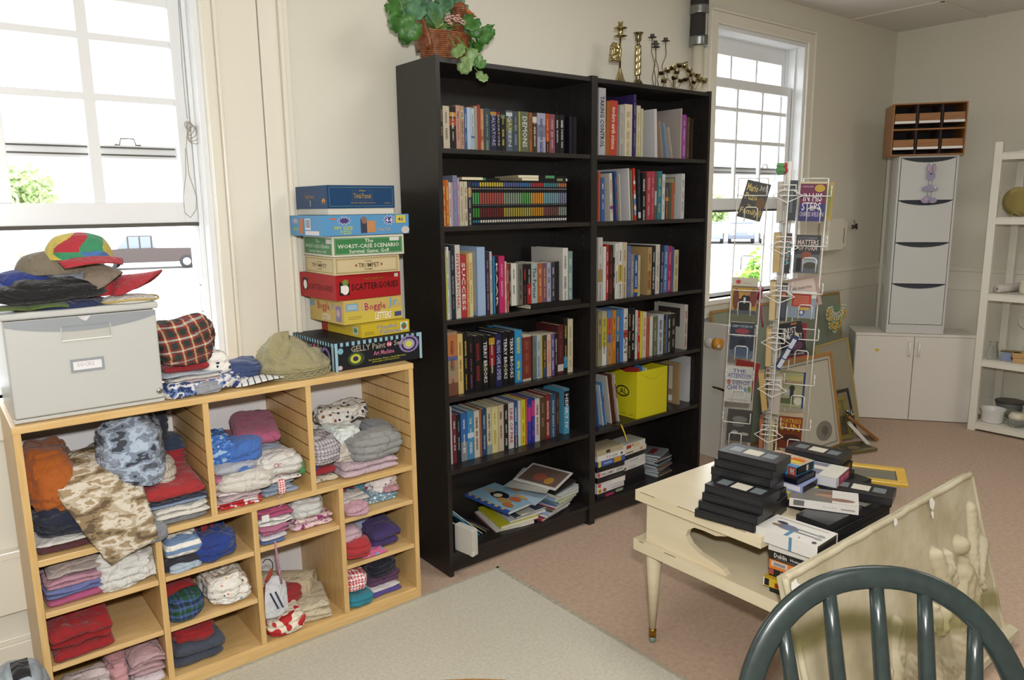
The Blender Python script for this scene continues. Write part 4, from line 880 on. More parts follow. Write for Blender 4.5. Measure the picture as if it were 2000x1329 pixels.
def fold(x0, x1, y0, y1, z0, h, n, m, label, name='folded_shirt', cat='clothes', group=None, wob=.006, seed=None, sag=0, zt=None, rz=0, front=0):
    """a folded garment: n rounded folds one on another, with the fold edges to the front"""
    seed = seed if seed is not None else int(abs(x0*971+z0*577)*10) % 97; b = MB(); S, R_n = 26, 18; cx, cy = (x0+x1)/2, (y0+y1)/2
    for i in range(n):
        hh = h/n; rows = []; dy = wob*2.2*nz((i, seed, 0), 1.7, 3); dx0 = wob*1.8*nz((i, seed, 5), 1.3, 1); dx1 = wob*1.8*nz((i, seed, 9), 1.3, 2)
        for s in range(S+1):
            q = s/S; x = x0+dx0+(x1-x0+dx1-dx0)*q; e = (1-abs(2*q-1)**6)**.5*.85+.15 if 0 < s < S else .12; ring = []
            for k in range(R_n):
                a = 2*math.pi*k/R_n; ca, sa = math.cos(a), math.sin(a); yy = cy-front*.0+math.copysign(abs(ca)**.35, ca)*(y1-y0)/2*(.94+.06*e); zz = z0+hh*(i+.5)+math.copysign(abs(sa)**.7, sa)*hh*.56*e
                p = V((x, yy+dy, zz)); w = wob*(.5+.6*(i+1)/n); lift = (zz-z0)/max(h, .01)
                w_ = min(w, hh*.8); p.y += w*nz(p, 14, seed+i)+w*.5*nz(p, 38, seed+i); p.z += w_*nz((p.x, p.y, i*.3), 16, seed)*lift+w_*.4*nz(p, 45, seed)*lift; p.x += w*.4*nz(p, 20, seed+5)
                p.z += sag*(-(2*q-1)**2)*lift
                if zt is not None: p.z += zt*(p.y-y0)/(y1-y0)*lift
                p.z = max(p.z, z0+.0005); ring.append(p)
            rows.append(ring)
        if rz:
            T = Matrix.Translation((cx, cy, 0)) @ Matrix.Rotation(R_(rz), 4, 'Z') @ Matrix.Translation((-cx, -cy, 0)); rows = [[T @ p for p in r] for r in rows]
        rows = [[clampv(p) for p in r] for r in rows]
        mm = m[i % len(m)] if isinstance(m, (list, tuple)) else m
        k0 = len(b.v); b.grid(rows, mm, closed=True); b.f += [tuple(k0+j for j in range(R_n))[::-1], tuple(k0+S*R_n+j for j in range(R_n))]; b.m += [b.mi(mm)]*2; b.sm += [True, True]
    return tag(settle(b.build(name)), label, cat, group)
def heap(cx, cy, z0, rx, ry, h, m, label, name='crumpled_shirt', cat='clothes', group=None, amp=.16, fr=11, seed=None, ex=.62, rz=0, m2=None, split=None, top=.42, lean=(0, 0)):
    """a loosely crumpled garment: closed, creased cloth lump lying on z0"""
    seed = seed if seed is not None else int(abs(cx*853+z0*631)*10) % 89; b = MB(); U, Wn = 72, 40; rows = []; R0 = min(rx, ry, h)
    for i in range(Wn+1):
        th = math.pi*i/Wn; st, ct = math.sin(th), math.cos(th); ring = []
        for k in range(U):
            a = 2*math.pi*k/U; ca, sa = math.cos(a), math.sin(a)
            d = V((math.copysign(abs(ca)**ex, ca)*st**top, math.copysign(abs(sa)**ex, sa)*st**top, math.copysign(abs(ct)**.8, ct)))
            p = V((d.x*rx, d.y*ry, d.z*h/2))
            q = V((p.x, p.y, p.z))+V((seed*1.7, seed*.6, seed)); wv = V((nz(q, fr*.5, 1), nz(q, fr*.5, 2), nz(q, fr*.5, 3)))*.09
            r1 = 1-abs(noise.noise((q+wv)*fr*1.0))*3.2; r2 = 1-abs(noise.noise((q+wv*.6)*fr*2.1+V((5, 1, 2))))*3; r3 = noise.noise(q*fr*.6)
            ly = abs(math.sin(math.pi*(p.z/h+.5)*max(1.5, h/.026)+2.2*noise.noise(q*7+V((3, 3, 3)))))
            dd = (max(r1, -.3)*.0075+max(r2, -.3)*.0035+r3*.027)*(amp/.12)**.6*min(1, R0/.045); dd -= (1-ly)**3*.011*min(1, R0/.04)
            p += V((d.x, d.y, d.z*.8)).normalized()*dd
            p.x += lean[0]*(p.z/h); p.y += lean[1]*(p.z/h)
            p = Matrix.Rotation(R_(rz), 3, 'Z') @ p; p += V((cx, cy, z0+h/2)); p.z = max(z0+.0008+.001*abs(r1), p.z); ring.append(clampv(p))
        rows.append(ring)
    k0 = len(b.v); b.grid(rows, m, closed=True)
    if m2 is not None and split is not None:
        j = b.mi(m2)
        for fi, f in enumerate(b.f):
            c = sum((V(b.v[v]) for v in f), V((0, 0, 0)))/len(f)
            if split(c): b.m[fi] = j
    return tag(settle(b.build(name)), label, cat, group)
def cat_(P0, P1, P2, P3, t): return .5*((2*P1)+(-P0+P2)*t+(2*P0-5*P1+4*P2-P3)*t*t+(-P0+3*P1-3*P2+P3)*t**3)
def drape(rows, m, label, name, cat='clothes', group=None, th=.005, sub=6, wr=.006, fr=14, seed=1, parent=None):
    """cloth sheet through rows of control points, with real thickness"""
    def dense(L):
        out = []; n = len(L)
        for i in range(n-1):
            a, c, d, e = L[max(i-1, 0)], L[i], L[i+1], L[min(i+2, n-1)]
            for k in range(sub): out.append(cat_(a, c, d, e, k/sub))
        out.append(L[-1]); return out
    g = [dense([V(p) for p in r]) for r in rows]; g = list(zip(*[dense(list(c)) for c in zip(*g)])); g = [list(r) for r in g]
    for r in g:
        for k, p in enumerate(r):
            w = wr*(nz(p, fr, seed)+.5*nz(p, fr*2.6, seed+3)); p = V(p); p.y -= abs(w)*.8; p.z += w; p.x += w*.5; r[k] = p
    b = MB(); b.grid(g, m); o = b.build(name, parent)
    if parent is None: settle(o)
    s = o.modifiers.new('thickness', 'SOLIDIFY'); s.thickness = th; s.offset = 0
    if parent is None: tag(o, label, cat, group)
    return o
def xs(u, v, y): return atY(u, v, y).x
G = lambda c: 'folded clothes in the %s cubby' % c
# ------------------------------------------------------------------ upper left cubby
z = .5435; g = G('upper left'); CLAMP[0] = (-1.380, -.917, .903)
fold(-1.375, -1.215, -.045, .24, z, .020, 1, cl('5c2f34'), 'maroon garment at the bottom left of the upper left cubby', group=g)
fold(-1.375, -1.22, -.04, .24, z+.020, .014, 1, cl('e4e0da'), 'white garment edge showing just above the maroon one', group=g)
heap(-1.293, .075, z+.032, .084, .125, .085, cl('232a3e'), 'navy blue sweatshirt under the orange one in the upper left cubby', group=g, amp=.12)
heap(-1.196, .0, z+.05, .022, .07, .055, cl('a9532a'), 'small rust orange sleeve between the navy sweatshirt and the camouflage trousers', group=g)
heap(-1.312, .115, z+.100, .066, .125, .175, cl('b4601f'), 'orange sweatshirt, large and plain, at the left of the upper left cubby', group=g, amp=.15, fr=9, lean=(0, .06))
heap(-1.150, .03, z, .07, .085, .045, cl('a7b8cc'), 'light blue ribbed garment lying under the tan camouflage trousers', group=g)
heap(-1.145, .07, z+.04, .07, .12, .075, cl('b9b4b4'), 'pale grey garment bulging left of the tan camouflage trousers', group=g)
heap(-1.145, .14, z+.10, .085, .10, .135, cl('a39f9c'), 'grey garment holding up the tan camouflage trousers from below', group=g, amp=.1)
def rw(y, a, c, bow=.02):
    p, q = atY(a[0], a[1], y), atY(c[0], c[1], y); return [p, p.lerp(q, .33)+V((0, -bow*.6, bow*.6)), p.lerp(q, .66)+V((0, -bow, bow)), q]
drape([rw(.18, (160, 905), (205, 905), .01), rw(.15, (140, 885), (222, 885)), rw(.08, (112, 905), (246, 897)), rw(.00, (106, 948), (266, 922)), rw(-.055, (136, 1005), (284, 968), .014), rw(-.082, (168, 1045), (296, 1004), .008), rw(-.092, (217, 1106), (309, 1048), .004)],
      tancamo, 'tan camouflage trousers hanging out over the front of the upper left cubby', 'camouflage_trousers', group=g, th=.012, wr=.007, fr=16)
fold(-1.075, -.925, -.06, .22, z, .022, 1, cl('8d8f93'), 'grey marl garment at the bottom right of the upper left cubby', group=g)
heap(-1.10, -.070, z-.03, .05, .012, .06, cl('8b8d91'), 'grey sleeve drooping over the shelf edge beside the camouflage trousers', group=g)
fold(-1.08, -.925, -.068, .2, z+.024, .032, 2, cl('e2ddd2'), 'white shirt spilling at the front right of the upper left cubby', group=g, wob=.010)
fold(-1.06, -.925, -.03, .2, z+.048, .014, 1, cl('92a6c6'), 'light blue garment between the white shirts, upper left cubby', group=g)
fold(-1.09, -.922, -.062, .2, z+.064, .014, 2, [cl('8fa3c4'), cl('252d48')], 'blue shorts with navy side stripes under the red shirt', group=g)
fold(-1.10, -.922, -.058, .21, z+.080, .040, 1, cl('ad2e31'), 'plain red shirt folded at the right of the upper left cubby', group=g, wob=.008, zt=.02)
heap(-1.045, .06, z+.11, .045, .09, .07, cl('cbc2b2'), 'cream ruffled garment between the red shirt and blue camouflage', group=g, amp=.22)
heap(-.955, .18, z+.115, .03, .05, .10, cl('a32c34'), 'red and navy garment at the back right of the upper left cubby', group=g, m2=cl('34405a'), split=lambda c: c.z > z+.175)
heap(-1.018, .17, z+.18, .04, .04, .14, cl('2a2d3c'), 'dark navy garment behind the blue camouflage one', group=g)
heap(-1.085, .075, z+.135, .082, .115, .20, greycamo, 'blue grey camouflage garment heaped in the upper left cubby', group=g, amp=.16, fr=8, rz=-20, lean=(-.03, .05))
# ------------------------------------------------------------------ upper middle cubby
g = G('upper middle'); CLAMP[0] = (-.899, -.589, .903)
fold(-.892, -.745, -.055, .20, z, .020, 2, redprint, 'red and white patterned garment at the bottom of the upper middle cubby', group=g, wob=.009)
fold(-.892, -.75, -.058, .20, z+.022, .018, 2, cl('dcc8ca'), 'pinkish white garment, third up from the red patterned one', group=g, wob=.010)
fold(-.892, -.735, -.055, .2, z+.042, .016, 1, FB('pastel', noisecol(26, [(0, '#b8c8e0'), (.45, '#e6e0e0'), (.6, '#dcc0c8')], 2)), 'pastel swirl garment in the left pile of the upper middle cubby', group=g)
heap(-.80, -.01, z+.058, .082, .06, .044, cl('ded8ce'), 'white rolled garment in the left pile of the upper middle cubby', group=g, amp=.14)
fold(-.893, -.765, -.05, .19, z+.080, .030, 2, cl('c47a96'), 'pink garment with rolled edge in the left pile, upper middle cubby', group=g, wob=.014)
fold(-.893, -.755, -.045, .2, z+.112, .028, 1, cl('b5b9c4'), 'light grey shirt with blue lettuce-edge trim, upper middle cubby', group=g, wob=.010)
heap(-.792, -.035, z+.112, .03, .012, .02, cl('4f77b8'), 'blue scalloped trim of the light grey shirt', group=g)
heap(-.845, .10, z+.135, .048, .10, .085, bluepattern, 'blue bandana print garment on top of the left pile', group=g, amp=.12)
heap(-.785, .05, z+.135, .055, .05, .05, cl('4a76c4'), 'plain bright blue garment beside the bandana print one', group=g, amp=.12)
fold(-.742, -.625, -.03, .2, z, .040, 3, cl('a3b3c8'), 'light blue garments at the bottom right of the upper middle cubby', group=g, wob=.010)
heap(-.685, -.052, z+.012, .012, .010, .05, FB('red_white_check', plaid(40, [(0, '#c8303c'), (.5, '#f0e8e8')], [(0, '#c8303c'), (.5, '#f0e8e8')], .5)), 'red and white checked strap hanging at the front of the light blue pile', 'fabric_strap', group=g)
fold(-.735, -.61, -.035, .18, z+.042, .018, 1, starprint, 'white garment with small dark stars under the white ruffled shirt', group=g)
fold(-.745, -.615, -.02, .18, z+.060, .014, 1, cl('d8bcc0'), 'pale pink garment showing left of the star print one', group=g)
heap(-.602, -.005, z+.05, .012, .03, .05, cl('5a9a5c'), 'small green garment edge beside the white ruffled shirt', group=g)
heap(-.683, .04, z+.070, .082, .095, .068, cl('e2dfd8'), 'white shirt with pink bow print and ruffled edge', group=g, amp=.11, fr=12)
b = MB(); bx_ = atY(546, 908, -.052)
for dx, rr_ in ((-.012, .008), (.012, .008), (0, .005)): b.tube([bx_+V((dx+rr_*math.cos(a), -.003, rr_*.8*math.sin(a))) for a in (2*math.pi*k/10 for k in range(10))], .0012, M('#c06a84', 'cloth'), 5, closed=True)
CG['bow'] = b
heap(-.745, .19, z+.075, .05, .05, .10, cl('9c2c38'), 'dark red garment at the back of the upper middle cubby', group=g)
fold(-.76, -.62, .05, .26, z+.135, .025, 2, cl('9aa2b0'), 'grey floral garments under the pink top', group=g, wob=.012, rz=-14)
fold(-.775, -.625, .02, .27, z+.162, .040, 1, cl('b55f7f'), 'rose pink velour top highest in the upper middle cubby', group=g, wob=.010, rz=-14, zt=.03)
# ------------------------------------------------------------------ upper right cubby
g = G('upper right'); CLAMP[0] = (-.571, -.197, .903)
fold(-.566, -.475, -.02, .15, z, .020, 1, beigeprint, 'beige printed garment at the bottom left of the upper right cubby', group=g, wob=.01)
fold(-.568, -.47, -.01, .18, z+.020, .030, 1, cl('a82c38'), 'bright red garment in the left pile of the upper right cubby', group=g)
heap(-.555, .0, z+.048, .014, .03, .022, cl('2c4aa0'), 'royal blue edge above the red garment, upper right cubby', group=g)
heap(-.505, .07, z+.055, .068, .12, .095, greycheck, 'grey checked shirt on the left pile of the upper right cubby', group=g, amp=.12)
fold(-.468, -.235, -.045, .16, z, .045, 2, cl('cfb6be'), 'pale pink garment, wide, at the front of the upper right cubby', group=g, wob=.010)
heap(-.425, .03, z+.04, .05, .05, .05, cl('d8cfc2'), 'cream garment edge behind the pale pink one, upper right cubby', group=g)
heap(-.39, .11, z+.05, .075, .08, .12, mint, 'pale mint garment in the middle of the upper right cubby', group=g, amp=.14)
heap(-.345, .19, z+.135, .105, .06, .075, navyprint2, 'white and navy printed garment at the back top of the right cubby', group=g, amp=.16)
heap(-.315, .04, z+.046, .095, .085, .080, cl('9b9c9a'), 'grey marl shirt on the pale pink garment, upper right cubby', group=g, amp=.12, fr=10)
heap(-.245, .10, z+.05, .038, .08, .085, cl('8f9298'), 'grey shirt sleeve at the right side of the upper right cubby', group=g)
# ------------------------------------------------------------------ lower cubbies, first column
g = G('first column, upper'); CLAMP[0] = (-1.380, -1.085, .523)
z = .386; fold(-1.368, -1.195, -.05, .2, z, .026, 1, cl('b8587f'), 'bright pink garment at the bottom of the left pile, column one', group=g)
fold(-1.372, -1.20, -.052, .2, z+.026, .024, 2, cl('6f78ac'), 'periwinkle blue garment above the bright pink one', group=g, wob=.010)
fold(-1.368, -1.225, -.050, .2, z+.050, .030, 2, cl('c290a0'), 'dusty pink garment under the cream frill', group=g, wob=.010)
fold(-1.355, -1.22, -.045, .15, z+.078, .032, 3, cl('b9aaa4'), 'cream frilled garment topmost of the left pile, column one', group=g, wob=.016)
heap(-1.152, .01, z, .088, .075, .105, cl('e4e2dc'), 'white baby clothes heaped right of the frilled garment', group=g, amp=.14, fr=15)
CLAMP[0] = (-1.380, -1.085, .368); z = .223; fold(-1.37, -1.205, -.055, .22, z, .088, 3, cl('9e1f24'), 'red fleece sweatshirt with purple emblem in the first column', group=G('first column, middle'), wob=.018, zt=.03)
b = MB(); p = V((-1.285, .05, z+.094)); dk = M('#5a2048', 'cloth'); b.lathe([(.001, .0), (.042, .0), (.044, .003), (.036, .006), (.001, .007)], dk, 20, Matrix.Translation(p) @ Matrix.Scale(.8, 4, (0, 1, 0)) @ Matrix.Rotation(R_(12), 4, 'X')); b.lathe([(.001, .007), (.03, .007), (.028, .010), (.001, .011)], M('#b02a34', 'cloth'), 20, Matrix.Translation(p) @ Matrix.Scale(.7, 4, (0, 1, 0)) @ Matrix.Rotation(R_(12), 4, 'X'))
CG['emb'] = b
z = .0545; g = G('first column, bottom'); CLAMP[0] = (-1.380, -1.085, .205)
heap(-1.29, .0, z, .07, .07, .085, cl('d8c9c8'), 'creamy pink garment at the left of the lowest cubby, column one', group=g)
heap(-1.21, .02, z, .03, .08, .10, cl('cf9a9f'), 'salmon pink garment between two pale ones, lowest cubby', group=g)
fold(-1.185, -1.088, -.05, .17, z+.028, .075, 4, cl('c7a3a9'), 'pale pink pleated garment, lowest cubby of the first column', group=g, wob=.010, sag=.02)
fold(-1.18, -1.09, -.055, .17, z, .026, 1, cl('dccdd0'), 'white garment under the pale pink pleated one', group=g)
# ------------------------------------------------------------------ second column
g = G('second column, upper'); CLAMP[0] = (-1.067, -.795, .523); z = .389
fold(-1.062, -.955, -.05, .18, z, .034, 2, cl('2f2e3a'), 'dark navy garment under the striped shirt, second column', group=g)
heap(-1.0, -.045, z, .045, .02, .022, cl('b4c2d0'), 'pale blue frilly garment at the front under the dark navy one', group=g, amp=.3)
fold(-1.062, -.945, -.045, .20, z+.036, .060, 1, bluestripe, 'blue and white striped shirt in the second column', group=g, wob=.010, zt=.03)
heap(-.905, .03, z, .058, .10, .075, cl('28418e'), 'royal blue garment with white tabs, right of the striped shirt', group=g)
heap(-.93, .11, z+.055, .045, .07, .055, cl('a12b38'), 'red and navy striped garment behind the royal blue one', group=g, m2=cl('282c40'), split=lambda c: (c.x*40) % 1 > .5)
g = G('second column, middle'); CLAMP[0] = (-1.067, -.795, .371); z = .2235
fold(-1.06, -.965, .02, .22, z, .088, 2, cl('9a2024'), 'dark red garment behind the blue and green tartan shirt', group=g)
heap(-1.012, .02, z, .056, .085, .072, greenplaid, 'blue and green tartan shirt rolled in the second column', group=g, amp=.10, fr=9)
heap(-.872, .03, z, .066, .085, .10, whiteprint, 'white garment printed with tiny toys beside the tartan shirt', group=g, amp=.15)
heap(-.855, -.01, z, .066, .05, .038, FB('white_animal', spots(30, '#e8e6e2', ['#4a5a70', '#7a9ab0', '#e8e6e2'], .25)), 'white garment with blue animal print, lowest right beside the tartan shirt', group=g)
g = G('second column, bottom'); CLAMP[0] = (-1.067, -.795, .205); z = .0545
fold(-1.058, -.905, -.045, .17, z, .075, 2, cl('474d5c'), 'dark grey denim jeans folded in the lowest cubby, second column', 'folded_jeans', group=g, wob=.009)
heap(-.99, .03, z+.072, .06, .07, .05, cl('a01f24'), 'red garment lying on the dark denim jeans', group=g)
# ------------------------------------------------------------------ third column
g = G('third column, upper'); CLAMP[0] = (-.777, -.493, .523); z = .393
fold(-.772, -.685, -.062, .16, z, .014, 1, cl('5b6f9e'), 'blue denim garment at the bottom of the pink pile', group=g)
fold(-.77, -.675, -.06, .16, z+.014, .014, 1, cl('dedae0'), 'white garment just above the blue denim one', group=g)
fold(-.768, -.672, -.062, .17, z+.028, .030, 2, cl('b9708e'), 'mid pink garment with curled hem in the third column', group=g, wob=.010)
fold(-.766, -.66, -.058, .17, z+.058, .022, 2, FB('white_pink_floral', noisecol(38, [(0, '#d08aa0'), (.38, '#e8dfe0'), (.7, '#b8c8b8')], 2)), 'white and pink floral garment between two pink ones', group=g, wob=.011)
fold(-.768, -.655, -.05, .2, z+.08, .036, 2, cl('b9557c'), 'bright pink garment with white tag, top of pile, third column', group=g, wob=.010)
fold(-.645, -.50, -.03, .2, z, .040, 2, floral, 'purple and cream floral garment at the right of the third column', group=g)
heap(-.572, .07, z+.036, .066, .11, .07, cl('dcdcda'), 'white shirt on the purple floral garment', group=g, amp=.10)
b = MB(); p = atY(540, 1008, -.064); p0 = atY(512, 1020, -.075); b.box(p0.x, p0.x+.024, -.0745, -.0735, z+.088, z+.112, M('#e8e8e4', 'card')); CG['tag'] = b
b = MB(); a_ = [atY(537, 1058, -.078), atY(541, 1085, -.078), atY(545, 1112, -.075), atY(550, 1140, -.06)]; b.tube(a_, [.003, .0035, .0045, .004], cl('c08aa4'), 6); tag(settle(b.build('clothes_hanger')), 'thin pink clothes hanger arm hanging down into the third column', 'hanger')
b = MB(); q = [atY(u, v, -.07) for u, v in ((545, 992), (552, 984), (549, 977), (544, 972), (552, 966))]; b.tube(q, .0012, M('#c8a8b8', 'plastic'), 6); tag(settle(b.build('clothes_hanger')), 'small pink hanger hook sticking up over the middle board edge', 'hanger')
g = G('third column, lower'); CLAMP[0] = (-.777, -.493, .375); z = .0545
b = MB(); c0_ = V((-.585, .19, z+.052))
def roll(b, p0, p1, r, m, turns=2.2, n=40):
    d = (p1-p0); t1 = d.normalized(); up = V((0, 0, 1)); w = t1.cross(up).normalized(); rows = []
    for s in range(7):
        c = p0+d*(s/6); row = []
        for k in range(n):
            a = turns*2*math.pi*k/n; rr_ = r*(.35+.65*k/n); row.append(c+w*math.cos(a)*rr_+up*math.sin(a)*rr_+V((0, 0, .003*nz(c, 20, k))))
        rows.append(row)
    b.grid(rows, m)
roll(b, V((-.70, .22, z+.062)), V((-.535, .10, z+.062)), .058, cl('d2c2a2')); o = tag(settle(b.build('rolled_blanket')), 'cream blanket rolled up at the back of the third column', 'blanket'); s_ = o.modifiers.new('t', 'SOLIDIFY'); s_.thickness = .009
fold(-.655, -.515, -.04, .16, z, .058, 3, cl('d4c7a9'), 'cream knitted blanket folded at the front of the third column', 'folded_blanket', 'blanket', wob=.010, rz=-16)
heap(-.70, .0, z, .070, .085, .075, nordic, 'red and cream snowflake sweater in the third column', group=g, amp=.08, fr=8)
heap(-.675, .09, z+.055, .06, .05, .04, cl('a82a30'), 'plain red edge of the snowflake sweater behind its front', group=g)
wp = [[atY(520, 1130, -.02), atY(540, 1126, -.03), atY(556, 1135, -.02)], [atY(517, 1165, -.062), atY(540, 1168, -.07), atY(560, 1162, -.058)], [atY(519, 1210, -.074), atY(541, 1206, -.078), atY(562, 1192, -.07)]]
drape(wp, cl('d7d7da'), 'white child shirt with two navy stripes hanging from a black hanger', 'hanging_shirt', th=.008, wr=.004)
b = MB()
for u0, v0, u1, v1 in ((528, 1160, 544, 1190), (538, 1157, 553, 1187)):
    pa, pb = atY(u0, v0, -.086), atY(u1, v1, -.088); b.prism([pa+V((-.003, 0, 0)), pa+V((.003, 0, 0)), pb+V((.003, 0, 0)), pb+V((-.003, 0, 0))], (0, .002, 0), M('#2c3450', 'cloth'))
CG['stripe'] = b
b = MB(); q = [atY(u, v, -.05) for u, v in ((513, 1100), (518, 1094), (526, 1093), (532, 1099), (533, 1108), (531, 1118), (527, 1128))]; b.tube(q, .0018, M('#2a2a2c', 'plastic'), 6); q = [atY(u, v, -.05) for u, v in ((531, 1112), (526, 1126), (519, 1138))]; b.tube(q, [.005, .007, .006], M('#a8402c', 'cloth'), 8); tag(settle(b.build('clothes_hanger')), 'black hanger hook wrapped in red, holding the white striped shirt', 'hanger')
# ------------------------------------------------------------------ fourth column
g = G('fourth column, upper'); CLAMP[0] = (-.475, -.197, .523); z = .408
heap(-.425, .0, z, .046, .075, .038, cl('cfa2b0'), 'pale pink garment at the bottom left, fourth column top', group=g, amp=.1)
fold(-.472, -.365, -.03, .2, z+.034, .034, 2, cl('dcd8d2'), 'white shirt with pink letters in the fourth column', group=g, wob=.010)
b = MB(); q0 = V((-.452, -.02, z+.082)); b.text('M', q0, V((.045, .0, .004)), V((0, .05, .006)), M('#b03a5a', 'cloth')); CG['mm'] = b
fold(-.36, -.235, -.02, .16, z, .034, 3, daisy, 'blue and white daisy print garment in the fourth column', group=g, wob=.012)
heap(-.355, .10, z+.03, .06, .07, .06, cl('5f9aa8'), 'teal garment tucked at the back, fourth column top', group=g, m2=cl('a8383c'), split=lambda c: c.x > -.345)
heap(-.272, .07, z+.034, .055, .07, .055, FB('white_red_dots', spots(55, '#e4dcdc', ['#7a2a3c', '#b0607a'], .2)), 'white garment with dark red dots on the daisy print one', group=g, amp=.16)
heap(-.262, -.01, z+.03, .035, .03, .026, cl('d8a0ac'), 'pink bonnet-like garment on the daisy print one', group=g)
g = G('fourth column, middle'); CLAMP[0] = (-.475, -.197, .39); z = .233
fold(-.415, -.315, -.055, .1, z, .014, 1, heartpink, 'pink floral garment at the bottom, fourth column middle', group=g)
heap(-.425, .0, z+.012, .05, .085, .065, cl('b83238'), 'coral red garment in the middle cubby of the fourth column', group=g, amp=.08, fr=8)
heap(-.435, .035, z+.07, .042, .08, .05, cl('d2b4c0'), 'pale pink garment on the coral red one', group=g, amp=.12)
heap(-.345, .14, z+.03, .06, .07, .09, cl('a3b4cc'), 'light blue garment at the back, fourth column middle', group=g)
fold(-.355, -.235, -.02, .2, z, .070, 2, cl('47356e'), 'purple shirt with small yellow emblem, fourth column middle', group=g, wob=.008, zt=.03)
b = MB(); q0 = V((-.31, .085, z+.098)); b.add([q0+V((.016*math.cos(a), .014*math.sin(a), .003)) for a in (2*math.pi*k/12 for k in range(12))], [tuple(range(12))], M('#b8943c', 'cloth')); q0 += V((.018, -.005, .0)); b.add([q0+V((.012*math.cos(a), .008*math.sin(a), .003)) for a in (2*math.pi*k/12 for k in range(12))], [tuple(range(12))], M('#c8c0d8', 'cloth')); CG['pe'] = b
g = G('fourth column, lower'); CLAMP[0] = (-.475, -.197, .215); z = .0545
heap(-.42, -.005, z, .052, .07, .046, cl('2d8699'), 'teal garment at the bottom left, fourth column lowest', group=g, amp=.08)
heap(-.425, .02, z+.042, .046, .08, .085, gingham, 'red and white gingham shirt on the teal garment', group=g, amp=.09)
fold(-.385, -.245, -.04, .14, z, .016, 1, cl('5a4c96'), 'violet garment at the bottom right, fourth column lowest', group=g)
fold(-.365, -.245, -.03, .14, z+.016, .010, 1, cl('e2dcdc'), 'thin white garment on the violet one', group=g)
fold(-.36, -.24, -.01, .15, z+.026, .036, 3, cl('6a4468'), 'mauve garment with buttons under the black velvet one', group=g, wob=.010)
heap(-.305, .05, z+.062, .062, .09, .085, cl('17182a'), 'black velvet garment at the right, fourth column lowest', group=g, amp=.08)
CLAMP[0] = None
# small trims belong to garments: attach to the nearest garment below
def attach(key, name, objname, label):
    par = next(o for o in bpy.data.objects if o.get('label') == label); o = CG[key].build(name, par); o.data.transform(Matrix.Translation(-V(par.location)))
attach('bow', 'bow_print', '', 'white shirt with pink bow print and ruffled edge'); attach('emb', 'emblem', '', 'red fleece sweatshirt with purple emblem in the first column')
attach('tag', 'paper_tag', '', 'bright pink garment with white tag, top of pile, third column'); attach('stripe', 'stripes', '', 'white child shirt with two navy stripes hanging from a black hanger')
attach('mm', 'printed_letter', '', 'white shirt with pink letters in the fourth column'); attach('pe', 'emblem', '', 'purple shirt with small yellow emblem, fourth column middle')
# ================================================================== ON TOP OF THE CUBBY SHELF
fc = M('#bbbbb6', 'plastic'); fcg = M('#8d9296', 'plastic')
FX0, FX1, FYY, FZ, FH = -1.393, -1.012, -.05, .9265, .298
t = thing('file_cabinet', 'pale grey plastic file drawer labelled SOCKS standing on the cubby shelf', 'cabinet', ((FX0+FX1)/2, .13, FZ)); L0 = V(t.location)
def fp(b, name, par=t, **k): return part(b, name, par, **k)
b = MB(); b.box(FX0+.006, FX1-.006, FYY+.02, .30, FZ, FZ+FH-.02, fc); fp(b, 'shell', bevel=.006)
b = MB(); b.box(FX0-.002, FX1+.002, FYY-.004, .305, FZ+FH-.02, FZ+FH, fc); fp(b, 'lid', bevel=.006, seg=3)
b = MB(); b.box(FX0+.003, FX1-.003, FYY+.002, FYY+.02, FZ+.001, FZ+.012, fc); fp(b, 'plinth', bevel=.003)
b = MB(); b.box(FX0+.006, FX1-.006, FYY-.004, FYY+.018, FZ+.014, FZ+FH-.022, fc); dr = fp(b, 'drawer_front', bevel=.005, seg=3)
b = MB(); N = 20; zt_ = FZ+FH-.024; pts = [(FX1-.008, FYY-.0062, zt_), (FX0+.008, FYY-.0062, zt_)]+[(FX0+.008+(FX1-FX0-.016)*k/N, FYY-.0062, zt_-.012-.026*math.sin(math.pi*k/N)**.8) for k in range(N+1)]
b.prism(pts, (0, .003, 0), fcg); fp(b, 'curved_band', dr)
hx0, hx1 = xs(118, 650, FYY), xs(216, 640, FYY); hz1 = atY(166, 634, FYY).z; hz0 = atY(166, 660, FYY).z
b = MB(); b.box(hx0, hx1, FYY-.008, FYY-.003, hz1-.001, hz1+.002, fcg); b.box(hx0, hx0+.003, FYY-.008, FYY-.003, hz0, hz1, fc); b.box(hx1-.003, hx1, FYY-.008, FYY-.003, hz0, hz1, fc); b.box(hx0, hx1, FYY-.009, FYY-.003, hz0-.004, hz0, M('#dddcd4', 'plastic')); b.box(hx0+.003, hx1-.003, FYY-.0045, FYY-.003, hz0, hz1, M('#b2b1aa', 'plastic')); fp(b, 'handle', dr, bevel=.0012)
a = atY(137, 697, FYY); c = atY(216, 729, FYY); b = MB(); lw, lh = .082, .036; ox_, oz_ = xs(137, 712, FYY), atY(176, 711, FYY).z
b.box(ox_, ox_+lw, FYY-.0075, FYY-.003, oz_-lh/2, oz_-lh/2+.006, fcg); b.box(ox_, ox_+lw, FYY-.0075, FYY-.003, oz_+lh/2-.006, oz_+lh/2, fcg); b.box(ox_, ox_+.006, FYY-.0075, FYY-.003, oz_-lh/2+.006, oz_+lh/2-.006, fcg); b.box(ox_+lw-.006, ox_+lw, FYY-.0075, FYY-.003, oz_-lh/2+.006, oz_+lh/2-.006, fcg)
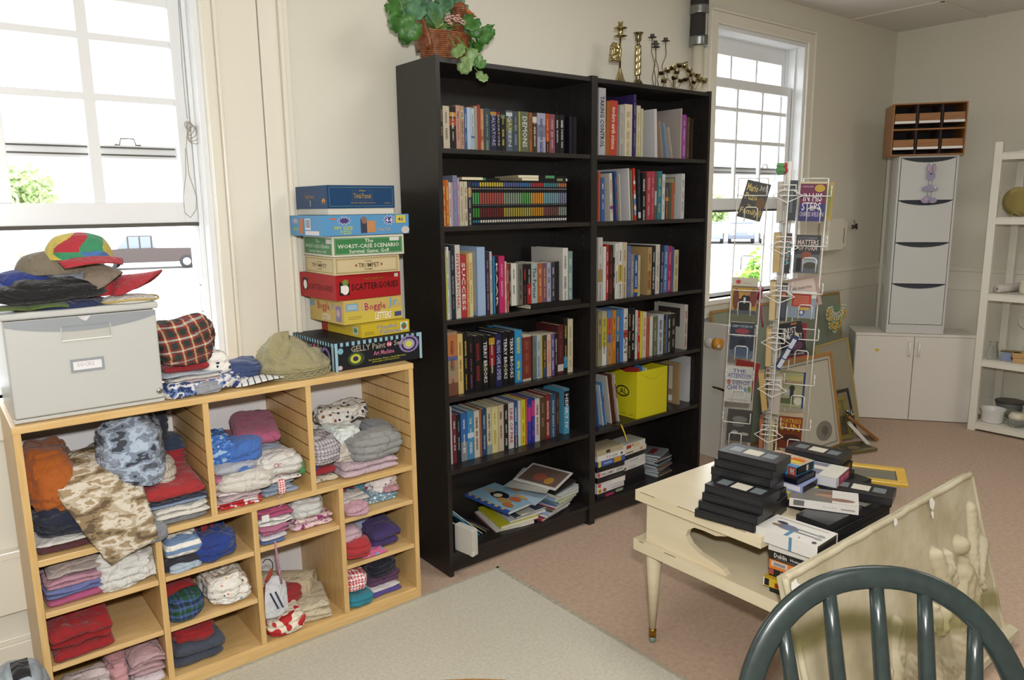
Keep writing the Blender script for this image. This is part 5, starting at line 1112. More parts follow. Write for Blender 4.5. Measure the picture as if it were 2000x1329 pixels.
b.quad((ox_+.006, FYY-.0048, oz_-lh/2+.006), (ox_+lw-.006, FYY-.0048, oz_-lh/2+.006), (ox_+lw-.006, FYY-.0048, oz_+lh/2-.006), (ox_+.006, FYY-.0048, oz_+lh/2-.006), M('#dfdcdb')); b.text('SOCKS', (ox_+.016, FYY-.005, oz_-.004), (.042, 0, 0), (0, 0, .011), M('#aaa6ac')); fp(b, 'label_holder', dr)
b = MB(); lk = V((xs(311, 763, FYY), FYY-.004, atY(311, 763, FYY).z)); b.lathe([(.001, 0), (.0085, 0), (.0085, .003), (.006, .0045), (.001, .0045)], M('#b8b4a8', 'metal'), 20, Matrix.Translation(lk) @ Matrix.Rotation(R_(90), 4, 'X')); b.box(lk.x-.0008, lk.x+.0008, lk.y-.0052, lk.y-.004, lk.z-.003, lk.z+.003, M('#5a5850', 'metal')); fp(b, 'lock', dr)
b = MB(); q = atY(163, 606, FYY-.007); b.prism([(q.x-.016, FYY-.0075, zt_+.001), (q.x+.016, FYY-.0075, zt_+.001), (q.x+.004, FYY-.0075, zt_-.012), (q.x-.004, FYY-.0075, zt_-.010)], (0, .0012, 0), M('#dcd8da', 'cloth')); fp(b, 'tissue_corner', dr)
# caps and hats on the file drawer
zc = FZ+FH+.0008
def brim(c, ang, w, d, m, curve=.02, droop=.012, th=.003, start=0):
    """curved cap peak: crescent sheet, arched across its width"""
    e = V((math.cos(R_(ang)), math.sin(R_(ang)), 0)); s = V((-e.y, e.x, 0)); rows = []
    for i in range(9):
        q = i/8; row = []
        for k in range(17):
            t_ = -1+k/8; half = w/2*math.cos(t_*1.05*0)*1; p = V(c)+s*(t_*w/2*(1-.10*q*q))+e*((start+d*q)*math.sqrt(max(0, 1-(t_*.93)**2))+0)+V((0, 0, -curve*t_*t_-droop*q*q)); row.append(p)
        rows.append(row)
    return rows
def cap(name, label, c, rx, ry, h, m, ang=None, bm=None, bw=.16, bd=.07, group='caps and hats piled on the file drawer', panels=None, amp=.06, curve=.02, droop=.012, bz=.012, rz=0, part_=None, bo=(0, 0)):
    t = thing(name, label, 'hat', c, (0, 0, 0), group); b = MB(); rows = []; U = 120
    for i in range(41):
        ph = math.pi/2*i/40; row = []
        for k in range(U):
            a = 2*math.pi*k/U; p = V((rx*math.cos(ph)**.7*math.cos(a), ry*math.cos(ph)**.7*math.sin(a), h*math.sin(ph))); p = Matrix.Rotation(R_(rz), 3, 'Z') @ p
            q = p+V(c); d = amp*h*(nz(q, 14, 2)*1.4+.7*(1-abs(nz(q, 17, 5))*3)*.5); p += V((d*.5, d*.5, d*math.sin(ph)*1.3)); p.z = max(p.z, .0005); row.append(p)
        rows.append(row)
    b.grid(rows, m, closed=True); k0 = len(b.v)-U; b.f.append(tuple(k0-40*U+j for j in range(U))[::-1]); b.m.append(0); b.sm.append(False)
    if panels:
        for fi, f in enumerate(b.f):
            cc = sum((V(b.v[v]) for v in f), V((0, 0, 0)))/len(f); a = math.atan2(cc.y, cc.x); b.m[fi] = b.mi(panels[(int((a+math.pi+.35*math.sin(cc.z*60))/(2*math.pi)*7)*(2 if cc.z > h*.3 else 1)+(3 if cc.z < h*.3 else 0)) % len(panels)])
    b.build('crown', t)
    if ang is not None:
        b = MB(); e = V((math.cos(R_(ang)), math.sin(R_(ang)), 0)); r0 = .72*(rx*abs(e.x)+ry*abs(e.y)); b.grid(brim((e.x*r0+bo[0], e.y*r0+bo[1], bz), ang, bw, bd, bm, curve, droop), bm or m); o = b.build('brim', t); s = o.modifiers.new('t', 'SOLIDIFY'); s.thickness = .0035
    return t
cap('baseball_cap', 'dark navy cap lying flat under the black beret', (-1.235, .05, zc), .12, .11, .022, cl('23305a'))
o = heap(-1.268, .025, zc+.016, .148, .105, .058, cl('1c1c1d'), 'wide black wool beret spread across the file drawer', 'beret', 'hat', 'caps and hats piled on the file drawer', amp=.10, fr=7)
for k, (x, lb) in enumerate(((-1.275, 'olive green cap peak, right one of two under the black beret'), (-1.375, 'olive green cap peak, left one of two at the photo edge'))):
    b = MB(); b.grid(brim((x, -.030, zc+.016), -90, .115, .040, None, .008, .008), cl('5f7334')); o = b.build('green_cap_peak'); s = o.modifiers.new('t', 'SOLIDIFY'); s.thickness = .003; settle(o); o.location.z = zc; tag(o, lb, 'hat', 'caps and hats piled on the file drawer')
cap('visor_hat', 'white sun hat with yellow piping at the right end of the file drawer', (-1.075, .0, zc), .075, .06, .022, cl('dcd8cc'), amp=.05)
b = MB(); b.tube([V((-1.075+.079*math.cos(a), .0+.063*math.sin(a), zc+.008+.003*math.sin(3*a))) for a in (2*math.pi*k/40 for k in range(40))], .003, cl('d0b46a'), 6, closed=True); o = b.build('yellow_piping', bpy.data.objects['visor_hat']); o.data.transform(Matrix.Translation(-V((-1.075, 0, zc))))
cap('baseball_cap', 'red baseball cap with curved peak pointing right', (-1.15, .06, zc+.022), .07, .08, .06, cl('b02a34'), -25, cl('b4303a'), .155, .115, curve=.050, droop=-.012, bz=.050)
cap('baseball_cap', 'royal blue cap on the left of the black beret', (-1.315, .04, zc+.062), .085, .07, .042, cl('2a3c84'), 200, cl('3a55a8'), .11, .04, curve=.014)
heap(-1.205, .03, zc+.060, .082, .05, .045, cl('8f949e'), 'grey cloth hat squeezed between the blue and khaki caps', 'cloth_hat', 'hat', 'caps and hats piled on the file drawer', amp=.12)
cap('baseball_cap', 'khaki grey cap below the multicoloured one, peak curling to the right', (-1.245, .045, zc+.090), .095, .075, .062, cl('837866'), -22, cl('8a7d6c'), .13, .085, curve=.040, droop=.028, bz=.022)
cap('childrens_cap', 'multicoloured child cap with red peak on top of the hat pile', (-1.185, .02, zc+.128), .085, .075, .068, cl('d0bc50'), -75, cl('b8343f'), .165, .045, panels=[cl('d8c45c'), cl('4f7ab4'), cl('b8343f'), cl('d8c45c'), cl('3f9468'), cl('4f7ab4'), cl('c8b450')], curve=.010, droop=.016, bz=.006, amp=.08)
# clothes and hats beside the file drawer
z = .9268; g = 'clothes piled on the cubby shelf beside the file drawer'
heap(-.90, .03, z, .105, .075, .040, navyprint, 'navy and white printed garment at the bottom beside the file drawer', group=g, amp=.16, fr=16)
heap(-.885, -.035, z, .045, .02, .034, cl('9fa2aa'), 'light grey cloth corner at the front beside the file drawer', group=g)
heap(-.79, .02, z, .045, .05, .022, navyprint, 'navy and white floral scrap lying right of the printed pile', group=g)
fold(-.995, -.84, -.02, .2, z+.036, .030, 3, [cl('d0b8bc'), cl('d8d4cc'), cl('b8c0cc')], 'pink, white and blue folded garments under the plaid shirt', group=g, wob=.012)
fold(-.995, -.865, .0, .2, z+.066, .030, 1, cl('a02a30'), 'red garment folded beneath the plaid shirt', group=g)
heap(-.84, .06, z+.035, .035, .05, .075, navyprint2, 'blue and white checked scrap right of the plaid shirt', group=g)
fold(-.85, -.775, .0, .14, z+.022, .020, 2, cl('8f9a9e'), 'grey green folded garment at the right of the pile', group=g)
heap(-.925, .09, z+.092, .088, .10, .125, redplaid, 'red and green plaid shirt heaped beside the file drawer', group=g, amp=.26, fr=8)
heap(-.742, .085, z, .068, .07, .070, cl('3f4f7c'), 'blue denim cap crown behind the khaki hat', 'denim_cap', 'hat', amp=.12)
b = MB(); wst = FB('white_pinstripe', stripes(16, [(0, '#e2e0da'), (.9, '#4a5068')], 'X', (0, 0, .25)))
b.grid(brim((-.715, .02, z+.020), -78, .20, .085, None, .016, .0), wst); o = b.build('striped_cap_peak'); s = o.modifiers.new('t', 'SOLIDIFY'); s.thickness = .004; settle(o); o.location.z = z+.002; tag(o, 'white pinstriped peak of the denim cap in front of its crown', 'hat')
kh = cl('a39a72'); t = thing('khaki_hat', 'khaki soft hat with a cable-knit band, in front of the games', 'hat', (-.575, .055, z)); b = MB(); rows = []; U = 56
for i in range(22):
    q = i/21; row = []
    for k in range(U):
        a = 2*math.pi*k/U; rx = .118*(1 if q < .22 else math.cos((q-.22)/.78*math.pi/2)**.62) if q < 1 else .001; ph = q*.128; p = V((rx*math.cos(a), rx*.88*math.sin(a), ph+ (.022 if q > .25 else 0)*math.cos(a-2.4)*min(1, (q-.25)*3)))
        if q > .22: d = .010*nz(p, 18, 4)+.006*(1-abs(nz(p, 22, 7))*3); p += V((d*math.cos(a)-.012*(q-.22), d*math.sin(a), d*1.2))
        if .2 < q < .3: p.x *= 1.05; p.y *= 1.05
        row.append(p)
    rows.append(row)
b.grid(rows, kh, closed=True); b.build('crown', t)
b = MB()
for ph in (0, math.pi): b.tube([V(((.122+.003*math.cos(14*a+ph))*math.cos(a), (.122*.88+.003*math.cos(14*a+ph))*math.sin(a), .014+.006*math.sin(14*a+ph))) for a in (2*math.pi*k/168 for k in range(168))], .0028, kh, 5, closed=True)
b.tube([V((.121*math.cos(a), .121*.88*math.sin(a), .003)) for a in (2*math.pi*k/50 for k in range(50))], .003, kh, 6, closed=True); b.tube([V((.122*math.cos(a), .122*.88*math.sin(a), .026)) for a in (2*math.pi*k/50 for k in range(50))], .003, kh, 6, closed=True); b.build('cable_knit_band', t)
# ================================================================== BOARD GAMES
def gamebox(name, C, rz, w, d, z0, z1, lidh, lid, base, label, front, left, group='board games stacked on the cubby shelf', topart=None):
    t = thing(name, label, 'board game', (C[0], C[1], z0), (0, 0, R_(rz)), group); h = z1-z0-.0006; b = MB(); lm = M('#'+lid, 'card')
    b.box(0, w, 0, d, h-lidh, h, lm); b.art((0, 0, h-lidh), (w, 0, 0), (0, 0, lidh), front); b.art((0, d, h-lidh), (0, -d, 0), (0, 0, lidh), left)
    if topart: b.art((0, 0, h), (w, 0, 0), (0, d, 0), topart)
    b.build('lid', t, bevel=.0012, seg=1)
    if lidh < h-.004: b = MB(); b.box(.003, w-.003, .003, d-.003, 0, h-lidh, M('#'+base, 'card')); b.build('tray', t, bevel=.001, seg=1)
    return t
gold = '#a08438'
gamebox('board_game', (-.457, -.017), 2, .355, .33, .9268, 1.025, .098, '22242a', '22242a', 'black paint craft kit box with a blue striped rim, lowest of the stack', 
 [('r', 0, 0, 1, .9, '#1b1c22')]+[('r', .0+.0625*i, .86, .031+.0625*i, 1, '#8fb8c8') for i in range(16)]+[('r', 0, 0, .03, 1, '#9cc0cc'), ('r', .97, 0, 1, 1, '#9cc0cc'), ('e', .03, .60, .09, .82, '#7ab0c0'), ('e', .13, .12, .32, .62, '#3a4a30'), ('e', .16, .2, .28, .54, '#b8c040'), ('e', .19, .28, .25, .46, '#3a2a5a'), ('e', .72, .3, .96, .95, '#8a78a8'), ('e', .75, .36, .93, .88, '#23242c'), ('e', .77, .42, .91, .82, '#a898c8'), ('e', .80, .5, .88, .74, '#c8d048'), ('t', .17, .62, .56, .84, '#a8a090', 'GELLY Paint'), ('g', .565, .6, .645, .86, '#b84868'), ('t', .585, .66, .625, .78, '#e8e0e0', 'N'), ('t', .66, .64, .80, .84, '#b8a8a0', 'Swirl'), ('t', .42, .38, .66, .55, '#c87898', 'Art Machine'), ('t', .36, .20, .80, .27, '#b8b83a', 'Set Includes: Paint n Swirl Machine,'), ('t', .40, .12, .72, .19, '#b8b83a', 'paint, paper and instructions.'), ('e', .02, .04, .07, .2, '#c8b8c8')],
 [('r', 0, 0, 1, .9, '#1b1c22')]+[('r', .0+.0625*i, .86, .031+.0625*i, 1, '#8fb8c8') for i in range(16)]+[('r', .95, 0, 1, 1, '#9cc0cc'), ('e', .70, .1, .92, .8, '#8a78a8'), ('e', .74, .2, .88, .7, '#2a2c34'), ('t', .12, .6, .5, .84, '#a8a090', 'GELLY Paint'), ('g', .52, .6, .6, .86, '#b84868'), ('t', .62, .62, .74, .84, '#b8a8a0', 'Sw'), ('t', .26, .38, .6, .56, '#c87898', 'Art Machine'), ('t', .3, .14, .66, .26, '#b8b83a', 'Paint n Swirl Machine')])
gamebox('board_game', (-.337, .012), 4, .205, .285, 1.0256, 1.073, .046, 'cbb02c', 'b08a20', 'slim yellow pattern game box on the black craft kit',
 [('t', .32, .42, .72, .82, '#8a90b8', 'Playful'), ('t', .38, .10, .82, .46, '#8a90b8', 'Patterns'), ('r', .80, .2, .96, .85, '#e0dcd0'), ('e', .82, .25, .94, .8, '#3f8a58'), ('e', .85, .35, .91, .6, '#b83a34'), ('r', .06, .2, .26, .24, '#7a6a28'), ('r', .06, .35, .24, .39, '#7a6a28')],
 [('r', .0, 0, .16, 1, '#a83a2c'), ('r', .2, .5, .6, .54, '#8a7420'), ('r', .2, .62, .5, .66, '#8a7420'), ('r', .8, .2, .93, .8, '#c8c4b8'), ('e', .82, .3, .91, .7, '#4f8a68')], topart=[('t', .3, .2, .9, .5, '#8a90b8', 'Playful Patterns'), ('e', .05, .2, .25, .6, '#b86a98')])
gamebox('board_game', (-.385, .045), 4, .245, .245, 1.0736, 1.161, .086, 'c8ac62', 'b89a50', 'tan and yellow childrens letter game box under the red one',
 [('r', 0, 0, 1, .5, '#cdb84e'), ('r', .04, .55, .24, .85, '#7aa4bc'), ('r', .06, .6, .22, .8, '#a0b8c0'), ('r', .07, .2, .28, .22, '#8a7a30'), ('r', .07, .28, .3, .3, '#8a7a30'), ('t', .34, .38, .72, .85, '#ece2dc', 'Boggle'), ('t', .345, .40, .715, .83, '#a82a3c', 'Boggle'), ('t', .76, .5, .96, .95, '#6aa8cc', 'Jr.'), ('t', .52, .08, .80, .38, '#f0ece4', 'LETTERS'), ('r', .86, .12, .98, .32, '#4a4c80')],
 [('r', .0, .6, .14, .85, '#7aa4bc'), ('t', .24, .4, .6, .85, '#b03a44', 'Boggle'), ('t', .63, .5, .76, .9, '#7ab0cc', 'Jr.'), ('t', .36, .08, .62, .34, '#ece8e0', 'LETTERS'), ('r', .78, .1, .93, .75, '#8a80a0'), ('e', .8, .3, .9, .6, '#c8a8a0')])
gamebox('board_game', (-.412, .04), 4, .268, .262, 1.1616, 1.252, .089, 'a4181e', 'b8b4aa', 'bright red game box with a white face logo in a black square',
 [('r', .05, .2, .2, .72, '#161314'), ('e', .08, .22, .19, .62, '#e8e4dc'), ('r', .07, .3, .12, .58, '#e8e4dc'), ('g', .08, .55, .2, .85, '#7a8a3a'), ('t', .42, .74, .72, .82, '#8a6a1c', 'THE GAME OF'), ('t', .23, .36, .96, .62, '#1a1012', 'SCATTERGORIES'), ('r', .9, .78, .96, .92, '#c8c4bc')],
 [('r', .08, .3, .22, .78, '#161314'), ('e', .1, .32, .2, .7, '#e8e4dc'), ('t', .24, .34, .92, .58, '#5c1014', 'SCATTERGORIES'), ('t', .4, .66, .7, .73, '#8a5a1c', 'THE GAME OF')])
gamebox('board_game', (-.417, .035), 0, .257, .24, 1.2526, 1.314, .061, 'cbbb92', 'cbbb92', 'narrow cream game box directly under the green one',
 [('f', .03, .08, .97, .92, '#9a8454', .4), ('f', .05, .14, .95, .86, '#b8a678', .3), ('t', .36, .36, .68, .62, '#5a4424', 'TRUMPET'), ('e', .31, .42, .34, .58, '#a04a2c'), ('e', .7, .42, .73, .58, '#a04a2c'), ('t', .46, .68, .56, .76, '#7a6434', 'THE'), ('t', .44, .22, .58, .3, '#7a6434', 'GAME')],
 [('f', .04, .1, .96, .9, '#9a8454', .4), ('t', .24, .38, .76, .6, '#6a5434', 'TRUMPET'), ('t', .42, .66, .58, .74, '#7a6434', 'THE'), ('t', .42, .24, .6, .31, '#7a6434', 'GAME')])
gamebox('board_game', (-.420, .033), -1, .278, .25, 1.3146, 1.387, .071, 'cfcbb8', 'cfcbb8', 'green survival golf game box with a cream border',
 [('r', .025, .1, .975, .9, '#3d7c4a'), ('f', .035, .13, .965, .87, '#7ea888', .25), ('t', .44, .66, .56, .84, '#e0e0d0', 'The'), ('t', .07, .40, .93, .60, '#e0e0d0', 'WORST-CASE SCENARIO'), ('t', .22, .16, .78, .34, '#e0e0d0', 'Survival Game: Golf'), ('r', .79, .7, .93, .88, '#d8d6d0')],
 [('r', .03, .1, .97, .9, '#4a8456'), ('t', .44, .66, .58, .82, '#c8d4c0', 'The'), ('t', .08, .40, .92, .58, '#c8d4c0', 'WORST-CASE SCENARIO'), ('t', .2, .17, .8, .32, '#c8d4c0', 'Survival Game: Golf'), ('r', .8, .64, .97, .86, '#d8d6d0')])
gamebox('board_game', (-.463, .02), 3, .352, .232, 1.3876, 1.459, .070, '5a96c4', '8a6a4a', 'light blue puzzle box, overhanging the stack',
 [('r', .10, .78, .16, .86, '#c86a38'), ('g', .17, .5, .33, .95, '#d8d4dc'), ('g', .18, .54, .32, .91, '#4a3a7a'), ('t', .14, .28, .34, .46, '#c8c83c', 'MY SIZE'), ('t', .20, .06, .32, .24, '#b8d040', 'PUZZLE'), ('r', .43, .1, .5, .8, '#3c3c50'), ('e', .44, .55, .50, .92, '#8a6a58'), ('r', .5, .12, .6, .7, '#c08a5a'), ('t', .61, .18, .76, .34, '#c8a878', '3 Feet Tall'), ('g', .68, .45, .84, .98, '#e4e4ea'), ('g', .69, .49, .83, .94, '#3a3c80'), ('t', .72, .6, .8, .82, '#e8e8f0', '4-8'), ('r', .84, .55, .955, .95, '#d0c050'), ('t', .865, .64, .93, .86, '#3a3c70', '46'), ('e', .90, .0, 1, .38, '#c8c0bc')],
 [('r', .5, .3, .68, .85, '#d8d8dc'), ('r', .52, .4, .66, .8, '#9a9aa0'), ('g', .08, .55, .3, .9, '#a8a8c0'), ('t', .12, .25, .3, .4, '#c8c83c', 'MY SIZE'), ('r', .32, .1, .45, .85, '#b87a5a'), ('r', .5, .05, .95, .25, '#d8d4d8')])
gamebox('board_game', (-.432, .028), 1, .262, .25, 1.4596, 1.560, .078, '17406a', 'd2cfc4', 'dark blue box with gold lettering on top of the game stack',
 [('f', .03, .08, .97, .92, '#5a7a7a', .25), ('t', .38, .42, .64, .66, '#a88c3c', 'Trivial Pursuit'), ('f', .36, .34, .66, .76, '#8a7a48', .12), ('t', .34, .2, .7, .26, gold, 'MASTER GAME GENUS EDITION'), ('t', .84, .18, .93, .24, gold, 'EDITION'), ('e', .44, .7, .58, .84, '#17406a'), ('t', .46, .72, .56, .8, '#8a7a48', '~')],
 [('t', .3, .44, .6, .62, '#a8843c', 'Trivial Pursuit'), ('f', .27, .38, .63, .70, '#8a6a38', .15), ('e', .84, .18, .95, .44, '#c88a3c'), ('e', .87, .18, .92, .32, '#26466a'), ('r', .46, .1, .5, .36, '#8a94a0')])
# ================================================================== VIDEO TAPES ON THE STEP TABLE
def tape(x, y, z, rz, label, window=True, col='1b1b1d', lab=True, group='bare video cassettes on the step table', t_=.0252):
    """bare cassette; local x along its long side"""
    b = MB(); c = M('#'+col, 'plastic'); b.box(0, .187, 0, .103, 0, t_, c); o = b.build('video_cassette', None, (x, y, z), (0, 0, R_(rz)), bevel=.001, seg=1); tag(o, label, 'video', group)
    if window:
        b = MB(); 
        for a in (.022, .128): b = MB(); b.box(a, a+.036, .030, .072, t_-.0006, t_+.0004, M('#6f787a', 'gloss')); b.build('reel_window', o)
        if lab: b = MB(); b.box(.068, .119, .028, .074, t_-.0004, t_+.0005, M('#cfcab8', 'card')); b.build('paper_label', o)
    b = MB(); b.box(.004, .183, -.0006, 0, .006, .019, M('#232326', 'plastic')); b.build('spine_recess', o)
    return o
Y80 = -80
# front stack of four, back stack of seven; cassettes lie with their long side along the table edge
for k in range(4):
    tape(.203+.0085*k, -1.040-.006*k+(.004 if k == 3 else 0), .5525+k*.0256, Y80-(0, 2, -1, 3)[k], ('lowest black cassette of the front stack, jutting over the table edge', 'second black cassette of the front stack on the step table', 'third black cassette of the front stack on the step table', 'top black cassette of the front stack, white label and clear windows')[k], k == 3)
# (spine side faces the table edge because local -y points to the left of the photo)
for k in range(7):
    tape(.318+(.0, .004, -.002, -.006, -.012, -.002, .006)[k], -1.028+(.0, .002, .004, .012, .01, .006, .0)[k], .5525+k*.0256, Y80-(0, 1, 0, 2, -1, 1, 2)[k], '%s black cassette of the tall stack behind the front one' % ('lowest', 'second', 'third', 'fourth', 'fifth', 'sixth', 'topmost, white labelled')[k], k in (6, 4))
def sleeve(x, y, z, rz, L, Wd, T, col, label, top=None, front=None, end=None, group='boxed videos on the step table', tilt=(0, 0), inner=True):
    """video in a card box; local x along its length, the spine at y=0, open end at x=L"""
    b = MB(); c = M('#'+col, 'gloss'); k = .0009
    b.box(0, L, 0, Wd, 0, k, c); b.box(0, L, 0, Wd, T-k, T, c); b.box(0, L, 0, k, k, T-k, c); b.box(0, L, Wd-k, Wd, k, T-k, c); b.box(0, k, k, Wd-k, k, T-k, c)
    if top: b.art((0, 0, T), (L, 0, 0), (0, Wd, 0), top)
    if front: b.art((0, 0, 0), (L, 0, 0), (0, 0, T), front)
    if end: b.art((L, 0, 0), (0, Wd, 0), (0, 0, T), end)
    o = b.build('video_box', None, (x, y, z), (R_(tilt[0]), R_(tilt[1]), R_(rz))); tag(o, label, 'video', group)
    b = MB(); b.box(k+.0005, L-.002, k+.0005, Wd-k-.0005, k+.0003, T-k-.0003, M('#18181a', 'plastic')); b.build('cassette', o); return o
# stack at the front right, standing on the lower shelf (seven high)
fx, fy = .262, -1.258; z = .3755
FST = [('1a1a1c', 'black video box lowest in the stack on the lower shelf', None), ('c8a828', 'yellow video box with red marks on the lower shelf', [('r', .02, .1, .1, .9, '#1a1a1c'), ('r', .2, .1, .5, .6, '#b83a28'), ('r', .55, .1, .95, .8, '#c8302c'), ('r', 0, .0, .02, 1, '#e0dcd0')]), ('1a1819', 'black video box lettered HIGHLANDER on the lower shelf', [('t', .2, .25, .8, .8, '#b8a8a0', 'HIGHLANDER'), ('r', 0, .2, .08, .9, '#a04a3c')]), ('d0782c', 'orange video box with a barcode label on the lower shelf', [('r', .04, .35, .32, .95, '#c8b8b0'), ('r', .08, .45, .28, .8, '#8a8480')]), ('1d1c1b', 'black video box lettered Home Companion on the lower shelf', [('t', .08, .3, .3, .8, '#d8d4cc', 'Dublin'), ('t', .36, .3, .94, .75, '#d8d4cc', 'Home Companion-V'), ('t', .08, .12, .5, .22, '#b8b4ac', 'a unique home entertainment')]), ('d8d4cc', 'plain white video box second from the top on the lower shelf', None), ('dcd9d2', 'thick white video box picturing standing figures in jeans, topmost', [('r', .55, .0, .6, 1, '#5a86a4')])]
for k, (c, lb, fr) in enumerate(FST):
    T = .026 if k < 6 else .040; dx, dy = ((.012, .0), (-.012, .006), (.006, .0), (.0, -.002), (.004, .0), (.002, .004), (-.018, .034))[k]
    tp = [('e', .2, .30, .55, .62, '#6a7488'), ('e', .12, .36, .3, .5, '#8a6a58'), ('e', .14, .56, .32, .70, '#3c3c40'), ('r', .5, .34, .86, .40, '#7a7a78'), ('r', .5, .50, .88, .56, '#8a8a88'), ('e', .82, .30, .95, .42, '#9a9a98'), ('e', .82, .48, .95, .60, '#9a9a98'), ('r', .46, .0, .52, .34, '#5a86a4'), ('r', .1, .84, .9, .88, '#c8c0b8'), ('r', .66, .1, .68, .14, '#6a5a5a'), ('e', .88, .04, .95, .16, '#4a4a48')] if k == 6 else None
    sleeve(fx+dx, fy+dy, z, -84-(1, -2, 2, 0, 1, -1, 3)[k], .172 if k < 6 else .182, .104 if k < 6 else .118, T, c, lb, tp, fr); z += T+.0004
# middle pile on the table top: dark boxes with the colourful pair and the white clamshell above
z = .5525; mx, my = .470, -1.075
for k, (c, lb, fr) in enumerate([('14151a', 'black cassette box on the table right of the tall stack, lowest', None), ('cfc83a', 'yellow spined video box with blue marks in the middle pile', [('t', .12, .2, .9, .8, '#3c4a9c', '< PPMSS'), ]), ('8f98c0', 'lavender blue video box with a sitting figure in the middle pile', [('r', .0, .2, .3, .8, '#5a68a8'), ('e', .5, .1, .7, .9, '#c8a090'), ('r', .6, .3, .95, .9, '#d8d4dc')])]):
    sleeve(mx+.004*(k % 2), my, z, -86-(0, 2, -1)[k], .15, .104, .0256, c, lb, None, fr); z += .026
heap_ = None
sleeve(mx+.006, my-.002, z, -88, .13, .112, .018, '10111c', 'navy black video box just below the cartoon one'); z += .0184
sleeve(.500, -1.055, z, -90, .135, .105, .0285, '3f8fc4', 'cartoon video box, blue yellow and red, on the middle pile', [('e', .15, .4, .6, .8, '#b0443a'), ('r', 0, .2, 1, 1, '#b8a890'), ('g', .05, .5, .45, .95, '#b8404a'), ('e', .3, .3, .7, .8, '#c8b8a0'), ('g', .5, .25, .98, .95, '#c88a2c'), ('r', .6, .35, .9, .5, '#d0c03c'), ('r', .55, .6, .9, .7, '#c8502c')], [('t', .12, .25, .72, .75, '#d0c43c', '-DOSO'), ('r', .8, .0, 1, 1, '#8c3a28'), ('t', .84, .15, .96, .85, '#d8d0c8', 'VHS')], [('r', .1, .1, .9, .9, '#161618'), ('r', .55, .2, .66, .85, '#c0bcb4')])
# right hand pile on the table top
z = .5525
for k, (c, lb) in enumerate((('151517', 'black cassette case lowest in the right pile on the table'), ('18181a', 'black cassette case second in the right pile on the table'))):
    tape(.700+.006*k, -1.030-.004*k, z, -84-k*3, lb, False); z += .0256
sleeve(.705, -1.026, z, -84, .187, .104, .0256, '1c1813', 'black video box with orange lettered end in the right pile', None, None, [('t', .15, .2, .85, .8, '#b87820', 'ANNIE')]); z += .026
tape(.712, -1.022, z, -82, 'black cassette with white label topmost in the right pile', True)
z = .5525+.0516; o = sleeve(.575, -1.070, z, -79, .195, .128, .030, 'c9c8cc', 'white clamshell video box with a pink striped end, across the middle', [('r', .05, .05, .7, .95, '#7a7c88'), ('e', .2, .35, .5, .8, '#a07058'), ('r', .5, .45, .74, .7, '#d0ccbc'), ('r', .72, .0, 1, 1, '#cfccc0')], None, [('r', .2, .05, 1, .95, '#a8345c'), ('t', .35, .3, .92, .7, '#d0a0b0', 'BABY STEPS'), ('r', .0, .0, .18, 1, '#d8d4cc')])
# support for the clamshell
tape(.585, -1.075, .5525, -79, 'black cassette lowest under the white clamshell box', False); tape(.587, -1.078, .5783, -80, 'black cassette directly under the white clamshell box', False)
# pile E and the far right ones on the lower shelf
for k in range(8):
    lb = '%s black cassette in the pile below the white couple box' % ('lowest', 'second', 'third', 'fourth', 'fifth', 'sixth', 'seventh', 'eighth')[k]
    tape(.385+.006*((k*7) % 3), -1.366+.002*((k*5) % 3), .3755+k*.0256, ((k*11) % 5)-3, lb, False)
sleeve(.428, -1.215, .5815, -62, .190, .108, .026, 'd8d4cc', 'white video box picturing a couple, lying askew on black cassettes', [('r', .0, .0, .62, 1, '#75706a'), ('e', .35, .4, .8, .62, '#a08068'), ('e', .4, .62, .9, .85, '#7a5a4a'), ('r', .62, .0, 1, 1, '#d0ccc4'), ('e', .55, .15, .95, .4, '#8a6a5a')], [('r', .06, .2, .22, .85, '#6a6864'), ('t', .5, .25, .7, .6, '#b8b4b0', 'Lucky'), ('r', .75, .3, .95, .5, '#a89c98')])
for k in range(7):
    tape(.590+.005*((k*3) % 3), -1.362+.002*((k*5) % 3), .3755+k*.0256, ((k*7) % 4)-2, '%s black cassette of the pile behind the plaster relief' % ('lowest', 'second', 'third', 'fourth', 'fifth', 'sixth', 'topmost, grey labelled')[k], k == 6)
tape(.60, -1.235, .5795, -72, 'black cassette with a grey label lying across the right of the table', True)
for k in range(3):
    tape(.66+.004*k, -1.235, .5525+k*.009 if False else .5525, -8, 'black cassette under the grey labelled one at the right of the table', False) if k == 0 else None
b = MB(); yw = M('#c09a34', 'lacquer')
b.box(0, .26, 0, .03, 0, .012, yw); b.box(0, .26, .14, .17, 0, .012, yw); b.box(0, .03, .03, .14, 0, .012, yw); b.box(.23, .26, .03, .14, 0, .012, yw); b.box(.03, .23, .03, .14, .002, .006, M('#6d6a5c', 'card')); o = b.build('picture_frame', None, (.792, -1.12, .5535), (0, 0, R_(-62)), bevel=.002)
tag(o, 'yellow wooden frame sticking out past the video tapes, beside the relief', 'picture frame')
